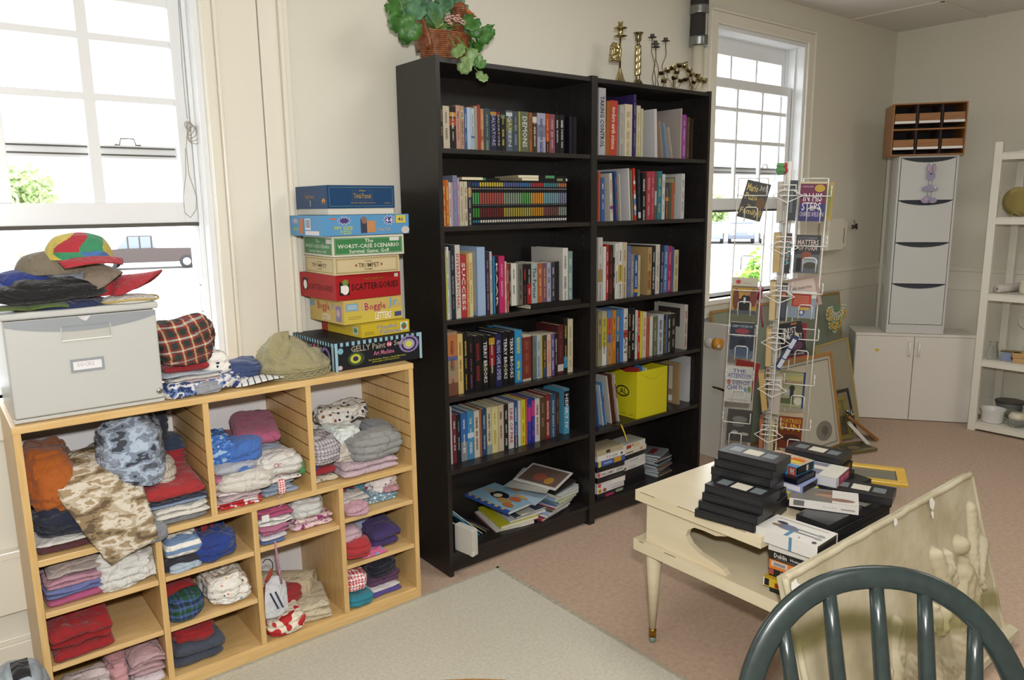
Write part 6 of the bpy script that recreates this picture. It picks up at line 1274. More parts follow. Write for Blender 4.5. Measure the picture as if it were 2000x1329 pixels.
# ================================================================== PLASTER RELIEF
def plaster(n, l, v):
    a = noisecol(5, [(.3, '#a89c7c'), (.7, '#c9c0a6')], 5)(n, l, v); c = noisecol(3.2, [(0, '#000000'), (.52, '#000000'), (.62, '#ffffff')], 3, False, (1, 2.2, 1))(n, l, v)
    s = n.new('ShaderNodeSeparateXYZ'); l.new(v, s.inputs[0])
    def mth(op, x, y=None):
        q = n.new('ShaderNodeMath'); q.operation = op
        for i, w in enumerate((x, y)):
            if w is None: continue
            if isinstance(w, (int, float)): q.inputs[i].default_value = w
            else: l.new(w, q.inputs[i])
        return q.outputs[0]
    # green mould line: a band that rises and falls across the panel
    wob = mth('MULTIPLY', mth('SINE', mth('MULTIPLY', s.outputs[0], 7.5)), .03); base = mth('ADD', mth('MULTIPLY', s.outputs[0], -.26), .385)
    d = mth('ABSOLUTE', mth('SUBTRACT', s.outputs[1], mth('ADD', base, wob))); k = mth('MULTIPLY', mth('SUBTRACT', .045, d), 26); k = mth('MINIMUM', mth('MAXIMUM', k, 0), .75)
    m = n.new('ShaderNodeMix'); m.data_type = 'RGBA'; l.new(k, m.inputs[0]); l.new(a, m.inputs[6]); m.inputs[7].default_value = lin('#7f7a40'); return m.outputs[2]
pl = P('aged_plaster', plaster, .7); addbump(pl, 60, .35, .003)
RW, RH, RT = 1.135, .548, .028
def rel(x, y):
    """relief height of two dancing draped figures with wings, y up the panel"""
    def seg(ax, ay, bx, by, r0, r1, a):
        dx, dy = bx-ax, by-ay; t = max(0, min(1, ((x-ax)*dx+(y-ay)*dy)/(dx*dx+dy*dy+1e-9))); px_, py_ = ax+dx*t, ay+dy*t; r = r0+(r1-r0)*t
        q = math.hypot(x-px_, y-py_)/r; return a*math.sqrt(max(0, 1-q*q)) if q < 1 else 0
    h = 0
    def fig(cx, cy, s, lean, wing=1):
        v = [seg(cx, cy+.30*s, cx, cy+.301*s, .032*s, .032*s, .026), seg(cx, cy+.25*s, cx+lean*.2, cy+.18*s, .014*s, .020*s, .018), seg(cx+lean*.2, cy+.20*s, cx+lean, cy+.08*s, .044*s, .036*s, .024), seg(cx+lean, cy+.07*s, cx+lean*1.6, cy-.02*s, .040*s, .060*s, .024), seg(cx+lean*1.6, cy-.02*s, cx+lean*2.2, cy-.2*s, .062*s, .085*s, .020), seg(cx-.03*s, cy+.19*s, cx-.10*s, cy+.12*s, .017*s, .013*s, .016), seg(cx-.10*s, cy+.12*s, cx-.12*s, cy+.22*s, .012*s, .010*s, .014), seg(cx+.035*s, cy+.19*s, cx+.10*s, cy+.12*s, .017*s, .013*s, .016)]
        if wing: v += [seg(cx+.06*s, cy+.16*s, cx+.15*s, cy+.38*s, .016*s, .030*s, .013), seg(cx+.06*s, cy+.12*s, cx+.19*s, cy+.25*s, .014*s, .028*s, .012)]
        return max(v)
    h = max(h, fig(.93, .075, .95, -.008), fig(.79, .05, .90, .012, 0), fig(.60, -.06, .9, -.01, 0), fig(.33, -.08, .9, .01), fig(.16, -.10, .85, .02, 0))
    h = max(h, seg(.76, .38, .80, .22, .022, .034, .020), seg(.84, .36, .84, .27, .012, .012, .014), seg(.10, .10, .5, .03, .05, .05, .012), seg(.55, .08, .72, .02, .06, .05, .014))
    h *= 1.45; fold_ = .0045*math.sin((x*1.0+.15*math.sin(y*9))*210+y*14)*(1 if h > .006 else 0)*max(0, 1-abs(y-.16)/.16)
    return h+fold_+.0022*noise.noise(V((x*11, y*11, 3)))+.0010*noise.noise(V((x*40, y*40, 5)))+(.0035*noise.noise(V((x*75, y*75, 8))) if h > .008 else 0)
t = thing('plaster_relief', 'large cream plaster relief of dancing winged figures leaning on the step table', 'relief', (.055, -1.585, .0))
b = MB(); NX, NY = 230, 120; rows = []
for i in range(NY+1):
    y = RH*i/NY; rows.append([V((RW*k/NX, y, rel(RW*k/NX, y)*(0 if i in (0, NY) or k in (0, NX) else 1))) for k in range(NX+1)])
b.grid(rows, pl)
rr = random.Random(2)
def chip(q): return .004*nz(q, 25, 2)
b.box(0, RW, 0, RH, -RT, -.001, pl)
E = [V((RW*k/60, RH-.004+chip((k*.02, 1, 1)), -.004)) for k in range(61)]; b.tube(E, .010, pl, 8); E = [V((.002+chip((1, k*.02, 1)), RH*k/30, -.004)) for k in range(31)]; b.tube(E, .009, pl, 8); E = [V((RW-.002+chip((1, k*.02, 4)), RH*k/30, -.004)) for k in range(31)]; b.tube(E, .009, pl, 8)
ang = math.atan2(.585, .165)
Mx = Matrix(((1, 0, 0, 0), (0, math.cos(ang), -math.sin(ang), 0), (0, math.sin(ang), math.cos(ang), 0), (0, 0, 0, 1)))
o = b.build('relief_panel', t); o.matrix_local = Matrix.Translation((0, .0, .036)) @ Mx
b = MB(); prof = [(-.05, .0), (.028, .0), (.040, .012), (.040, .030), (.028, .040), (.016, .046), (-.05, .046)]
b.prism([(-.01, y, z_) for z_, y in prof], (RW+.035, 0, 0), pl); o = b.build('base_ledge', t); o.matrix_local = Matrix.Translation((0, .0, .014)) @ Mx
b = MB(); wc = M('#e6e3da', 'matte')
for (x, y, r) in ((.02, RH-.03, .022), (.012, RH-.065, .014), (.56, RH-.012, .012), (.80, RH-.02, .020), (.79, RH-.05, .012)):
    b.add([V((x+r*(.6+.5*rr.random())*math.cos(a), y+r*(.6+.6*rr.random())*math.sin(a), .0070)) for a in (2*math.pi*k/11 for k in range(11))], [tuple(range(11))], wc)
o = b.build('plaster_chips', t); o.matrix_local = Matrix.Translation((0, .0, .036)) @ Mx
o['kind'] = 'stuff'
# ================================================================== WIRE BOOK RACK
RR = V((.5206, -.8538, 0)); RN = V((.8538, .5206, 0)); tl = R_(1.5); RO = V((1.6, -.45, 0))+RR*(-.050)
Rz = V((0, 0, 1))*math.cos(tl)+RR*math.sin(tl); Rx = RR*math.cos(tl)-V((0, 0, 1))*math.sin(tl)
RM = Matrix((Rx, RN, Rz)).transposed().to_4x4(); RM.translation = RO+V((0, 0, .004))
wm = M('#dcdad2', 'lacquer')
t = thing('wire_book_rack', 'white wire paperback rack between the right window and the step table', 'rack'); t.matrix_world = RM
b = MB(); b.tube([(0, 0, .03), (0, 0, 1.66)], .012, wm, 12); b.tube([(.02, -.01, .1), (.02, -.01, 1.62)], .0035, wm, 6); b.tube([(-.016, .01, .1), (-.016, .01, 1.62)], .0035, wm, 6); b.build('pole', t)
b = MB(); b.lathe([(.24, .0), (.25, .006), (.24, .014), (.03, .03), (.012, .04)], wm, 32); b.build('base', t)
Z0 = [1.392, 1.170, .955, .742, .527, .312]; w_ = .0026
def wing(kind, a0, a1, ax='x', s=1):
    """two uprights and, at each tier, pocket wires; ax gives the direction the wing runs"""
    f = (lambda a, b_, z: V((a, b_*s, z))) if ax == 'x' else (lambda a, b_, z: V((b_*s, a, z)))
    b = MB()
    for a in (a0+.008, a1-.008): b.tube([f(a, .004, .12), f(a, .004, 1.585)], w_*1.15, wm, 6)
    for z in (.12, .9, 1.585): b.tube([f(a0+.008, .004, z), f(a1-.008, .004, z)], w_, wm, 6)
    for z in (.2, 1.5): b.tube([f(a0+.008, .004, z), f(0, .0, z)], w_, wm, 6)
    b.build('ladder_frame', t)
    for i, z in enumerate(Z0):
        sides = (-1,) if ax == 'x' else (-1, 1)
        for sd in sides:
            b = MB(); e = .036*sd
            m_ = (a0+a1)/2; hw = abs(a1-a0)/2+.006
            b.tube([f(m_-hw, .004, z+.115), f(m_-hw, e, z+.115), f(m_+hw, e, z+.115), f(m_+hw, .004, z+.115)], w_, wm, 6)
            b.tube([f(m_-hw, .004, z+.138), f(m_-hw, e, z+.138), f(m_-hw, e, z+.115)], w_, wm, 6); b.tube([f(m_+hw, .004, z+.138), f(m_+hw, e, z+.138), f(m_+hw, e, z+.115)], w_, wm, 6); b.tube([f(m_+hw, .004, z+.160), f(m_+hw, e*.9, z+.160), f(m_+hw, e*.9, z+.138)], w_, wm, 6); b.tube([f(m_-hw, .004, z+.160), f(m_-hw, e*.9, z+.160), f(m_-hw, e*.9, z+.138)], w_, wm, 6)
            b.tube([f(m_-.028, .004, z-.002), f(m_-.028, e, z-.002), f(m_-.028, e, z+.055), f(m_-.020, e, z+.062), f(m_+.020, e, z+.062), f(m_+.028, e, z+.055), f(m_+.028, e, z-.002), f(m_+.028, .004, z-.002)], w_, wm, 6)
            b.build('book_pocket', t)
wing('left', -.095, -.21, 'x'); wing('right', .055, .175, 'x'); wing('front', -.06, -.175, 'y'); wing('back', .06, .175, 'y')
for z in Z0:      # diamond braces seen from the front
    b = MB(); b.tube([(-.062, -.19, z+.115), (0, -.17, z+.150), (.062, -.19, z+.115), (0, -.205, z+.085)], w_, wm, 6, closed=True); b.build('wire_brace', t)
def face(items): return items
def rbook(a, bq, z, th, w, h, col, label, front=None, rot=0, tip=0, side='f', spine=None, pages='#c8b288', tcol=None, txt='', group='books and cards in the white wire rack'):
    """a book in the rack. side f: cover to the camera; l / r: edge-on in the front wing"""
    if side == 'f': Lm = Matrix(((0, 1, 0, a), (-1, 0, 0, bq), (0, 0, 1, z), (0, 0, 0, 1)))       # x thickness -> away, cover at t faces... 
    b = MB(); c = M('#'+col, 'book'); k = .0009; pm = M(pages, 'matte')
    # local: x across the cover, y thickness away from the viewer, z up
    b.box(0, w, 0, k, 0, h, c); b.box(0, w, th-k, th, 0, h, c); b.box(0, k, k, th-k, 0, h, c)
    if front: b.art((0, 0, 0), (w, 0, 0), (0, 0, h), front)
    if spine: b.art((0, th, 0), (0, -th, 0), (0, 0, h), spine)
    if txt: b.text(txt, (0-.0006, th*.8, h*.9), (0, 0, -h*.8), (0, -th*.6, 0), M('#'+tcol))
    T = Matrix.Translation((a, bq, z)) @ Matrix.Rotation(R_(tip), 4, 'Z') @ Matrix.Rotation(R_(rot), 4, 'Y')
    o = b.build('book'); o.matrix_world = RM @ T; tag(o, label, 'book', group)
    b = MB(); b.box(k, w-.001, k, th-k, .0006, h-.0006, pm); b.build('pages', o); return o
B = -.030
rbook(-.215, B, 1.412, .022, .106, .172, '2a2418', 'black and gold paperback hanging askew at the top left of the rack', [('r', .0, .93, 1, 1, '#3c3c34'), ('t', .08, .72, .55, .92, '#c9b468', 'Mario'), ('t', .6, .78, .95, .92, '#b8b8b0', '30%'), ('t', .1, .50, .62, .68, '#c9b468', 'Puzo'), ('e', .6, .3, .98, .62, '#6a4a28'), ('t', .3, .30, .5, .38, '#c9b468', 'The'), ('t', .06, .08, .82, .28, '#c9b468', 'Family'), ('e', .8, .1, .97, .3, '#8a7438')], rot=13)
rbook(.052, B, 1.396, .022, .108, .174, '4a2450', 'purple and blue paperback lettered IN HIS STEPS, top right of the rack', [('r', 0, 0, 1, .45, '#33306e'), ('r', 0, .45, 1, 1, '#6a2444'), ('r', 0, .95, 1, 1, '#c8bc98'), ('t', .08, .86, .5, .9, '#c8b0b0', 'A timeless classic'), ('e', .55, .74, .95, .93, '#b8962c'), ('t', .14, .5, .86, .71, '#dcd4dc', 'IN HIS'), ('t', .1, .27, .84, .48, '#dcd4dc', 'STEPS'), ('t', .04, .12, .96, .24, '#c8b8c8', 'CHARLES SHELDON')])
rbook(.088, .012, 1.40, .012, .105, .17, 'b0983c', 'olive yellow paperback just behind the purple one, top right', [('r', .1, .1, .9, .9, '#8a8a3c')])
rbook(.048, B, 1.162, .026, .108, .172, '26262a', 'dark paperback lettered MATTERS OF FORM, second down on the right', [('r', 0, 0, 1, .5, '#5a6068'), ('t', .12, .90, .86, .95, '#8a8a90', 'SCOTT WHEELER'), ('t', .1, .74, .92, .88, '#d8c4bc', 'MATTERS'), ('t', .14, .60, .88, .73, '#d8c4bc', 'OF FORM'), ('e', .26, .34, .7, .58, '#8a4c34'), ('e', .35, .16, .95, .44, '#9aa4ac'), ('e', .4, .12, .9, .3, '#4a4436'), ('r', .1, .04, .3, .4, '#1c1c20')])
rbook(.040, -.004, .985, .003, .15, .14, 'c6a89c', 'pale pink card with writing tilted behind the red and white booklet', [('r', .1, .3, .9, .9, '#d0bcb0'), ('t', .2, .6, .8, .72, '#5a4a48', 'with memories'), ('r', .6, .1, .9, .3, '#9a5a48')], rot=-14)
rbook(.040, B, .955, .010, .118, .125, '9aa8b8', 'white and blue booklet with a red panel, third down on the right', [('r', 0, .75, 1, 1, '#d8d8d0'), ('r', 0, .55, .15, .75, '#8aa880'), ('r', .12, .42, .82, .90, '#b0402c')]+[('r', .2, .5+.06*i, .74, .52+.06*i, '#d08a70') for i in range(6)]+[('e', .36, .1, .62, .36, '#3a4a8a'), ('r', .35, .3, .75, .4, '#c8a43c'), ('e', .44, .14, .56, .28, '#c8c8d0')])
rbook(.030, .012, .775, .004, .10, .15, 'a82c34', 'red card standing behind the tilted dark paperback on the right', None)
rbook(.040, B, .752, .024, .106, .172, '221e22', 'dark paperback lettered TRUST TERRITORY tilted in the rack', [('r', .55, .92, .8, .97, '#a86a2c'), ('r', 0, 0, 1, .05, '#a8402c'), ('t', .14, .70, .74, .86, '#d4d0d0', 'TRUST'), ('t', .06, .54, .94, .68, '#d4d0d0', 'TERRITORY'), ('e', .2, .22, .9, .5, '#5a3448'), ('e', .3, .3, .6, .44, '#8a6a74'), ('t', .1, .07, .9, .15, '#c8b8b8', 'JANET ^ CHRIS MORRIS')], rot=-14)
rbook(.030, B, .527, .020, .112, .176, '8f9470', 'pale fantasy paperback with a caped rider, fifth down on the right', [('r', .04, .02, .96, .95, '#a0a078'), ('t', .1, .76, .9, .9, '#c8b048', 'Lionheart'), ('t', .1, .66, .9, .73, '#a85a3c', 'MERCHANTER'), ('e', .4, .46, .62, .62, '#3c3430'), ('r', .44, .2, .58, .5, '#26303c'), ('r', .05, .1, .9, .25, '#5c6444'), ('e', .6, .08, .95, .3, '#c8c4b0'), ('g', .1, .3, .45, .55, '#b8b8a8'), ('r', .92, .0, 1, 1, '#2c3c6a')])
rbook(.040, B, .325, .026, .106, .172, '7a3a1c', 'orange paperback lettered FORTRESS SUN, lowest on the right', [('r', 0, 0, 1, .34, '#6a2c14'), ('e', .2, .18, .95, .42, '#3c1c10'), ('r', 0, .6, 1, .9, '#8a3c24'), ('r', 0, .92, 1, 1, '#b8a488'), ('t', .06, .74, .94, .86, '#c8a82c', 'FORTRESS'), ('t', .08, .52, .9, .72, '#c8a82c', 'SUN')])
rbook(-.213, B, .958, .006, .114, .172, 'c9c3ac', 'booklet with a man in black on a golden cover, third down on left', [('r', 0, .76, 1, 1, '#c4beaa'), ('g', .1, .80, .36, .96, '#b8403a'), ('t', .38, .82, .8, .90, '#a8a090', 'Valentines'), ('r', 0, .72, 1, .77, '#7a6a50'), ('r', 0, 0, 1, .72, '#b08a30'), ('e', .05, .1, .3, .7, '#6a3a2c'), ('e', .7, .2, 1, .7, '#7a3a34'), ('r', .3, .1, .72, .42, '#1c1a1c'), ('e', .38, .3, .74, .54, '#1c1a1c'), ('e', .5, .5, .66, .66, '#a87858'), ('r', .48, .3, .56, .46, '#c8c4c4'), ('r', 0, 0, 1, .1, '#4a5058')])
rbook(-.208, B, .745, .020, .108, .172, '343c4c', 'dark blue paperback with a rearing beast, fourth down on the left', [('t', .08, .86, .92, .93, '#a8b0b8', 'HARRY TURTLEDOVE'), ('e', .2, .68, .8, .84, '#8a3c44'), ('t', .1, .60, .9, .67, '#a8b0b8', 'THE BEASTMASTER'), ('g', .3, .36, .75, .58, '#1e2430'), ('r', 0, 0, 1, .22, '#5c6878'), ('e', .1, .05, .9, .34, '#48586c')])
rbook(-.198, .010, .545, .012, .11, .19, 'a42c20', 'bright red book leaning behind the white one on the left', None, rot=8)
rbook(-.215, B, .527, .016, .122, .176, 'd6d4cc', 'white paperback lettered THE ATTENTION DEFICIT CHILD in blue', [('t', .25, .84, .74, .93, '#3c4a8a', 'THE'), ('t', .08, .70, .94, .81, '#3c4a8a', 'ATTENTION'), ('t', .10, .645, .9, .69, '#5c6aa0', 'ATTENTION'), ('t', .28, .50, .92, .61, '#3c4a8a', 'DEFICIT'), ('t', .06, .34, .66, .48, '#3c4a8a', 'CHILD'), ('e', .06, .48, .2, .64, '#a8685a'), ('e', .7, .28, .82, .44, '#6a8ab0'), ('e', .84, .3, .97, .48, '#7a8a3c'), ('r', .1, .06, .9, .09, '#a8a4a0'), ('r', .15, .2, .85, .215, '#c8bcb0')], tip=0)
rbook(-.195, -.012, .327, .004, .115, .16, '524e4c', 'dark grey card with pale drawings, lowest left in the rack', [('e', .2, .6, .8, .8, '#74726e'), ('e', .2, .46, .7, .6, '#6a6864'), ('g', .15, .2, .5, .36, '#a8a49c'), ('e', .5, .2, .9, .3, '#a8a49c')])
# edge-on books in the front wing: fore-edges on the left face, spines on the right face
for k, (z, th, c, pg, lb) in enumerate(((1.395, .024, '8a8a86', '#a8a296', 'grey paperback edge-on at the top of the front wing'), (1.172, .030, 'a08a60', '#b39c6c', 'tan-edged paperback, second down on the left of the front wing'), (.958, .026, 'b0a070', '#bfa878', 'tan-edged paperback, third down on the left of the front wing'), (.745, .024, 'b8b0a0', '#b89c6a', 'tan-edged paperback, fourth down on the left of the front wing'), (.535, .026, 'a8905c', '#b0945c', 'tan-edged paperback slanting fifth down on the left of the front wing'), (.318, .018, '8a4a30', '#9a5c3c', 'rust-brown book lowest on the left of the front wing'))):
    b = MB(); cc = M('#'+c, 'book'); b.box(0, .0009, 0, .105, 0, .172, cc); b.box(th-.0009, th, 0, .105, 0, .172, cc); b.box(.0009, th-.0009, .104, .105, 0, .172, cc)
    o = b.build('book'); o.matrix_world = RM @ Matrix.Translation((-.032-.006, -.172, z)) @ Matrix.Rotation(R_(-9 if k == 4 else -2), 4, 'Y'); tag(o, lb, 'book', 'edge-on books in the front wing of the rack'); b = MB(); b.box(.0009, th-.0009, .001, .104, .0006, .1714, M(pg, 'matte')); b.build('pages', o)
SP = [(1.400, .034, '23282c', 'c8ccd0', '', [('r', .1, .02, .9, .98, '#2c3438'), ('r', .2, .2, .5, .8, '#5a6468')], 'thick silver and black book edge-on at the top of the front wing', 0), (1.172, .026, '1e1c20', '4ab0b8', 'OKINNA', [('r', .0, .0, .12, 1, '#b8b4ac'), ('r', .2, .3, .85, .92, '#7a2430')], 'black and teal spined paperback second down on the front wing', 0), (.958, .026, '34343a', 'c86a3c', '', [('r', .2, .62, .8, .74, '#b8582c'), ('r', .2, .76, .8, .9, '#8a8a90'), ('r', .15, .1, .85, .5, '#3c4658')], 'dark paperback with an orange patch, third down on the front wing', 0), (.742, .022, '2a3f78', 'd0d4dc', '', [('r', .1, .05, .9, .30, '#c4c8d0'), ('r', .1, .33, .9, .60, '#c4c8d0'), ('r', .1, .64, .9, .9, '#c4c8d0')], 'blue spined book slanting across the middle of the rack', 24), (.527, .030, 'c4bfb2', '8a8a8a', '', [('r', .2, .1, .7, .9, '#b8a8a0')], 'off-white book edge-on fifth down on the front wing', 2), (.315, .014, 'cfc48c', '6a6040', '', [('r', .2, .1, .7, .95, '#a8a070')], 'narrow cream spined book lowest on the front wing', 0)]
for k, (z, th, c, tc, tx, ar, lb, rt) in enumerate(SP):
    b = MB(); cc = M('#'+c, 'book'); b.box(0, .0009, 0, .105, 0, .172, cc); b.box(th-.0009, th, 0, .105, 0, .172, cc); b.box(.0009, th-.0009, 0, .0009, 0, .172, cc); b.art((0, 0, 0), (th, 0, 0), (0, 0, .172), ar)
    if tx: b.text(tx, (th*.25, -.0012, .155), (0, 0, -.12), (th*.55, 0, 0), M('#'+tc))
    o = b.build('book'); o.matrix_world = RM @ Matrix.Translation((.006, -.178, z)) @ Matrix.Rotation(R_(rt), 4, 'Y'); tag(o, lb, 'book', 'edge-on books in the front wing of the rack'); b = MB(); b.box(.0009, th-.0009, .001, .104, .0006, .1714, M('#c4b898', 'matte')); b.build('pages', o)
heap(*( (RM @ V((.012, -.10, 0))).xy), 1.60, .030, .02, .062, cl('b43038'), 'bunch of red and green ribbon on top of the wire rack', 'ribbon_bunch', 'ribbon', amp=.3, m2=cl('5a9458'), split=lambda c: c.x < (RM @ V((.008, -.10, 0))).x)
# ================================================================== BESIDE AND BEHIND THE RACK
wp_ = M('#cfccc4', 'lacquer')
t = thing('fibreboard_sheet', 'plain white door panel standing out from the wall, with a brass lever', 'board', (2.02, .15, 0))  # a loose door panel with a lever handle, standing on edge
b = MB(); b.box(2.004, 2.034, -.02, .318, .0, .80, wp_); d = part(b, 'door_leaf', t, bevel=.003)
b = MB(); p0 = atX(1424, 768, 1.985); p1 = atX(1392, 756, 1.985); b.tube([V((2.004, p0.y, p0.z)), p0, p0.lerp(p1, .5)+V((0, 0, .004)), p1], [.007, .0075, .0065, .0055], M('#6a5c34', 'brass'), 10); part(b, 'lever_handle', t)
t = thing('round_knob', 'round white knob with an orange and white cap on the white panel by the bookcase', 'knob', atX(1394, 668, 2.0033)); b = MB(); Tk = Matrix.Rotation(R_(-90), 4, 'Y'); b.lathe([(.010, 0), (.012, .02), (.026, .03), (.030, .045), (.025, .058), (.006, .062)], M('#c9c5bb', 'lacquer'), 24, Tk); b.build('knob_disc', t)  # a round knob mounted on the door panel
b = MB(); b.lathe([(.02, -.02), (.032, -.018), (.033, .018), (.02, .022)], M('#d0902c', 'plastic'), 24, Matrix.Translation((-.035, -.052, 0)) @ Matrix.Rotation(R_(90), 4, 'X')); b.lathe([(.010, -.002), (.012, .003), (.001, .004)], M('#d8d8d4'), 14, Matrix.Translation((-.05, -.072, -.012)) @ Matrix.Rotation(R_(90), 4, 'X')); b.build('orange_cap', t)
def board(P0, P1, P2, fr, col, frm, label, name, art=None, th=.018, cat='picture frame', glaze='card', group=None, bw=1):
    """framed board: P0 bottom left, P1 bottom right, P2 top left; builds frame, panel"""
    P0, P1, P2 = V(P0), V(P1), V(P2); X_ = P1-P0; Y_ = P2-P0; Y_ -= X_.normalized()*Y_.dot(X_.normalized()); n = X_.cross(Y_).normalized(); w, h = X_.length, Y_.length
    Mx = Matrix((X_.normalized(), Y_.normalized(), n)).transposed().to_4x4(); Mx.translation = P0
    t = thing(name, label, cat, (0, 0, 0), group=group); t.matrix_world = Mx; f = M(frm, 'lacquer')
    b = MB(); b.box(0, w, 0, fr, 0, th, f); b.box(0, w, h-fr, h, 0, th, f); b.box(0, fr, fr, h-fr, 0, th, f); b.box(w-fr, w, fr, h-fr, 0, th, f); b.build('frame', t, bevel=.002)
    b = MB(); b.box(fr, w-fr, fr, h-fr, .001, th*.6, M(col, glaze)); 
    if art: b.art((fr, fr, th*.6), (w-2*fr, 0, 0), (0, h-2*fr, 0), art)
    b.build('panel', t); return t
board((2.05, .20, .004), (3.50, .20, .004), (2.05, .305, .86), .016, '#98a08c', '#a07c44', 'large grey green framed board leaning on the wall behind the rack', 'framed_board')
board((2.90, .00, .004), (3.36, .03, .004), (2.93, .12, .57), .010, '#a9a38c', '#b09a50', 'beige pin board with a thin gold frame, leaning beside the base cabinet', 'framed_board')
board((2.12, -.14, .004), (2.76, -.17, .004), (2.16, -.03, .58), .022, '#c9c4b4', '#a5763a', 'wooden framed sketch leaning behind the wire rack', 'picture_frame', [('f', .03, .03, .97, .97, '#8a8474', .12), ('e', .62, .08, .9, .3, '#8a867c'), ('g', .7, .12, .85, .26, '#6a665c')])
t = thing('beaded_necklace', 'green and yellow crocheted collar draped over the grey green board', 'necklace', atY(1632, 610, .20)); b = MB(); rr = random.Random(11); nc = V(t.location)
def bead(p, r, m): b.lathe([(r*.3, -r*.9), (r*.95, -r*.3), (r*.95, .3*r), (r*.3, r*.9)], m, 8, Matrix.Translation(p))
ye, ivb, gb = M('#c9a23c'), M('#cfcfb4'), M('#6f9470')
for k in range(11):
    a = math.pi*(1.02+.96*k/10)
    for j in range(7): bead(V((.028+.011*j, 0, 0)) if 0 else V(((.03+.0105*j)*math.cos(a)*1.15, -.004-.001*j, .045+(.03+.0105*j)*math.sin(a))), .0058, ivb if j > 1 else gb)
b.build('collar', t)
for q, (dx, dz, s_) in enumerate(((-.105, .01, 1.0), (-.07, -.055, 1), (-.012, -.085, 1.1), (.045, -.062, 1), (.098, -.005, .9))):
    b = MB()
    for k in range(26):
        a = 2*math.pi*k/26; bead(V((dx+.022*s_*math.cos(a), -.008, dz-.01+.042*s_*math.sin(a))), .0055, ivb if k % 3 else gb)
    for k in range(16): bead(V((dx+rr.uniform(-.011, .011), -.012+rr.uniform(-.003, .001), dz-.01+rr.uniform(-.03, .03))), .0072, ye)
    b.build('yellow_pendant', t)
t = thing('bow', 'bright pink ribbon bow on the window sill behind the wire rack', 'ribbon', atY(1481, 592, .26)); b = MB(); pk = M('#c8487a', 'gloss')
for k in range(9):
    a = k*.7; b.tube([V((0, 0, .02)), V((.035*math.cos(a), .02*math.sin(a), .035+.03*(k % 3))), V((.02*math.cos(a+.5), .02*math.sin(a+.5), .075+.015*(k % 3))), V((0, 0, .03))], .004, pk, 6)
b.build('loops', t); b = MB(); b.tube([(0, 0, .03), (.02, -.01, -.03), (.012, -.02, -.09), (.03, -.02, -.15)], .006, pk, 6); b.build('tail', t)
# small frames leaning and lying on the floor
SF = 'small picture frames on the floor by the corner cabinet'
board((2.79, -.09, .004), (2.96, -.14, .004), (2.815, .0, .26), .03, '#7d7654', '#7c7238', 'olive gold photo frame leaning upright among the small frames', 'picture_frame', [('r', .0, .0, 1, .55, '#5c5440'), ('g', .1, .7, .9, 1, '#a08c3c')], group=SF)
board((3.00, -.05, .004), (3.15, -.06, .004), (3.00, .03, .27), .018, '#8e8672', '#26231f', 'black framed picture leaning behind the other small frames', 'picture_frame', [('e', .3, .2, .7, .6, '#5c5646')], group=SF)
board((3.02, -.27, .004), (3.11, -.18, .004), (2.93, -.10, .15), .018, '#a89c60', '#8a5a26', 'brown wooden frame with a gold plaque propped diagonally', 'picture_frame', [('r', .1, .1, .9, .9, '#b0a468'), ('g', .3, .3, .7, .7, '#8a8048')], group=SF)
board((2.86, -.30, .004), (2.90, -.27, .004), (2.86, -.14, .14), .006, '#3a3430', '#d0cec8', 'narrow white edged frame leaning diagonally on the floor', 'picture_frame', group=SF)
board((2.62, -.28, .004), (2.84, -.36, .004), (2.68, -.16, .010), .02, '#5c5648', '#6a6038', 'dark gilt frame lying flat on the carpet in front', 'picture_frame', [('e', .3, .2, .7, .8, '#8a7a5c')], group=SF)
t = thing('angel_ornament', 'small gold and silver ornament perched on the brown wooden frame', 'ornament', (2.955, -.12, .14)); b = MB(); rr = random.Random(5)
for k in range(8): b.tube([V((0, 0, .0)), V((rr.uniform(-.04, .04), rr.uniform(-.02, .02), rr.uniform(.02, .05)))], [.010, .006], M('#a89c6a' if k % 2 else '#7a7c80', 'brass'), 7)
b.build('cluster', t)
# dispenser with a padlock on the window wall
t = thing('wall_dispenser', 'cream wall box with a brown window, left of the corner', 'dispenser', (3.36, .30, 1.25)); c = M('#e4dfd0', 'lacquer'); b = MB(); b.box(3.26, 3.46, .262, .335, 1.155, 1.37, c); part(b, 'body', t, bevel=.006)
b = MB(); b.box(3.46, 3.545, .285, .335, 1.165, 1.345, c); d = part(b, 'side_flap', t, bevel=.004); b = MB(); b.box(3.485, 3.50, .281, .286, 1.20, 1.30, M('#5c4030', 'gloss')); part(b, 'window_slot', d)
t2 = thing('small_ornament', 'small dark bow-shaped ornament hanging right of the wall box', 'ornament', (3.66, .30, 1.31)); b = MB(); dk = M('#3c3834', 'matte')
b.tube([(0, 0, .04), (.0, -.01, .0)], .004, M('#9a8c5c', 'brass'), 6); b.prism([(-.03, -.012, .01), (-.005, -.012, .0), (.03, -.012, .018), (.034, -.012, -.022), (0, -.012, -.008), (-.026, -.012, -.02)], (0, .012, 0), dk); b.build('bow_tie', t2)
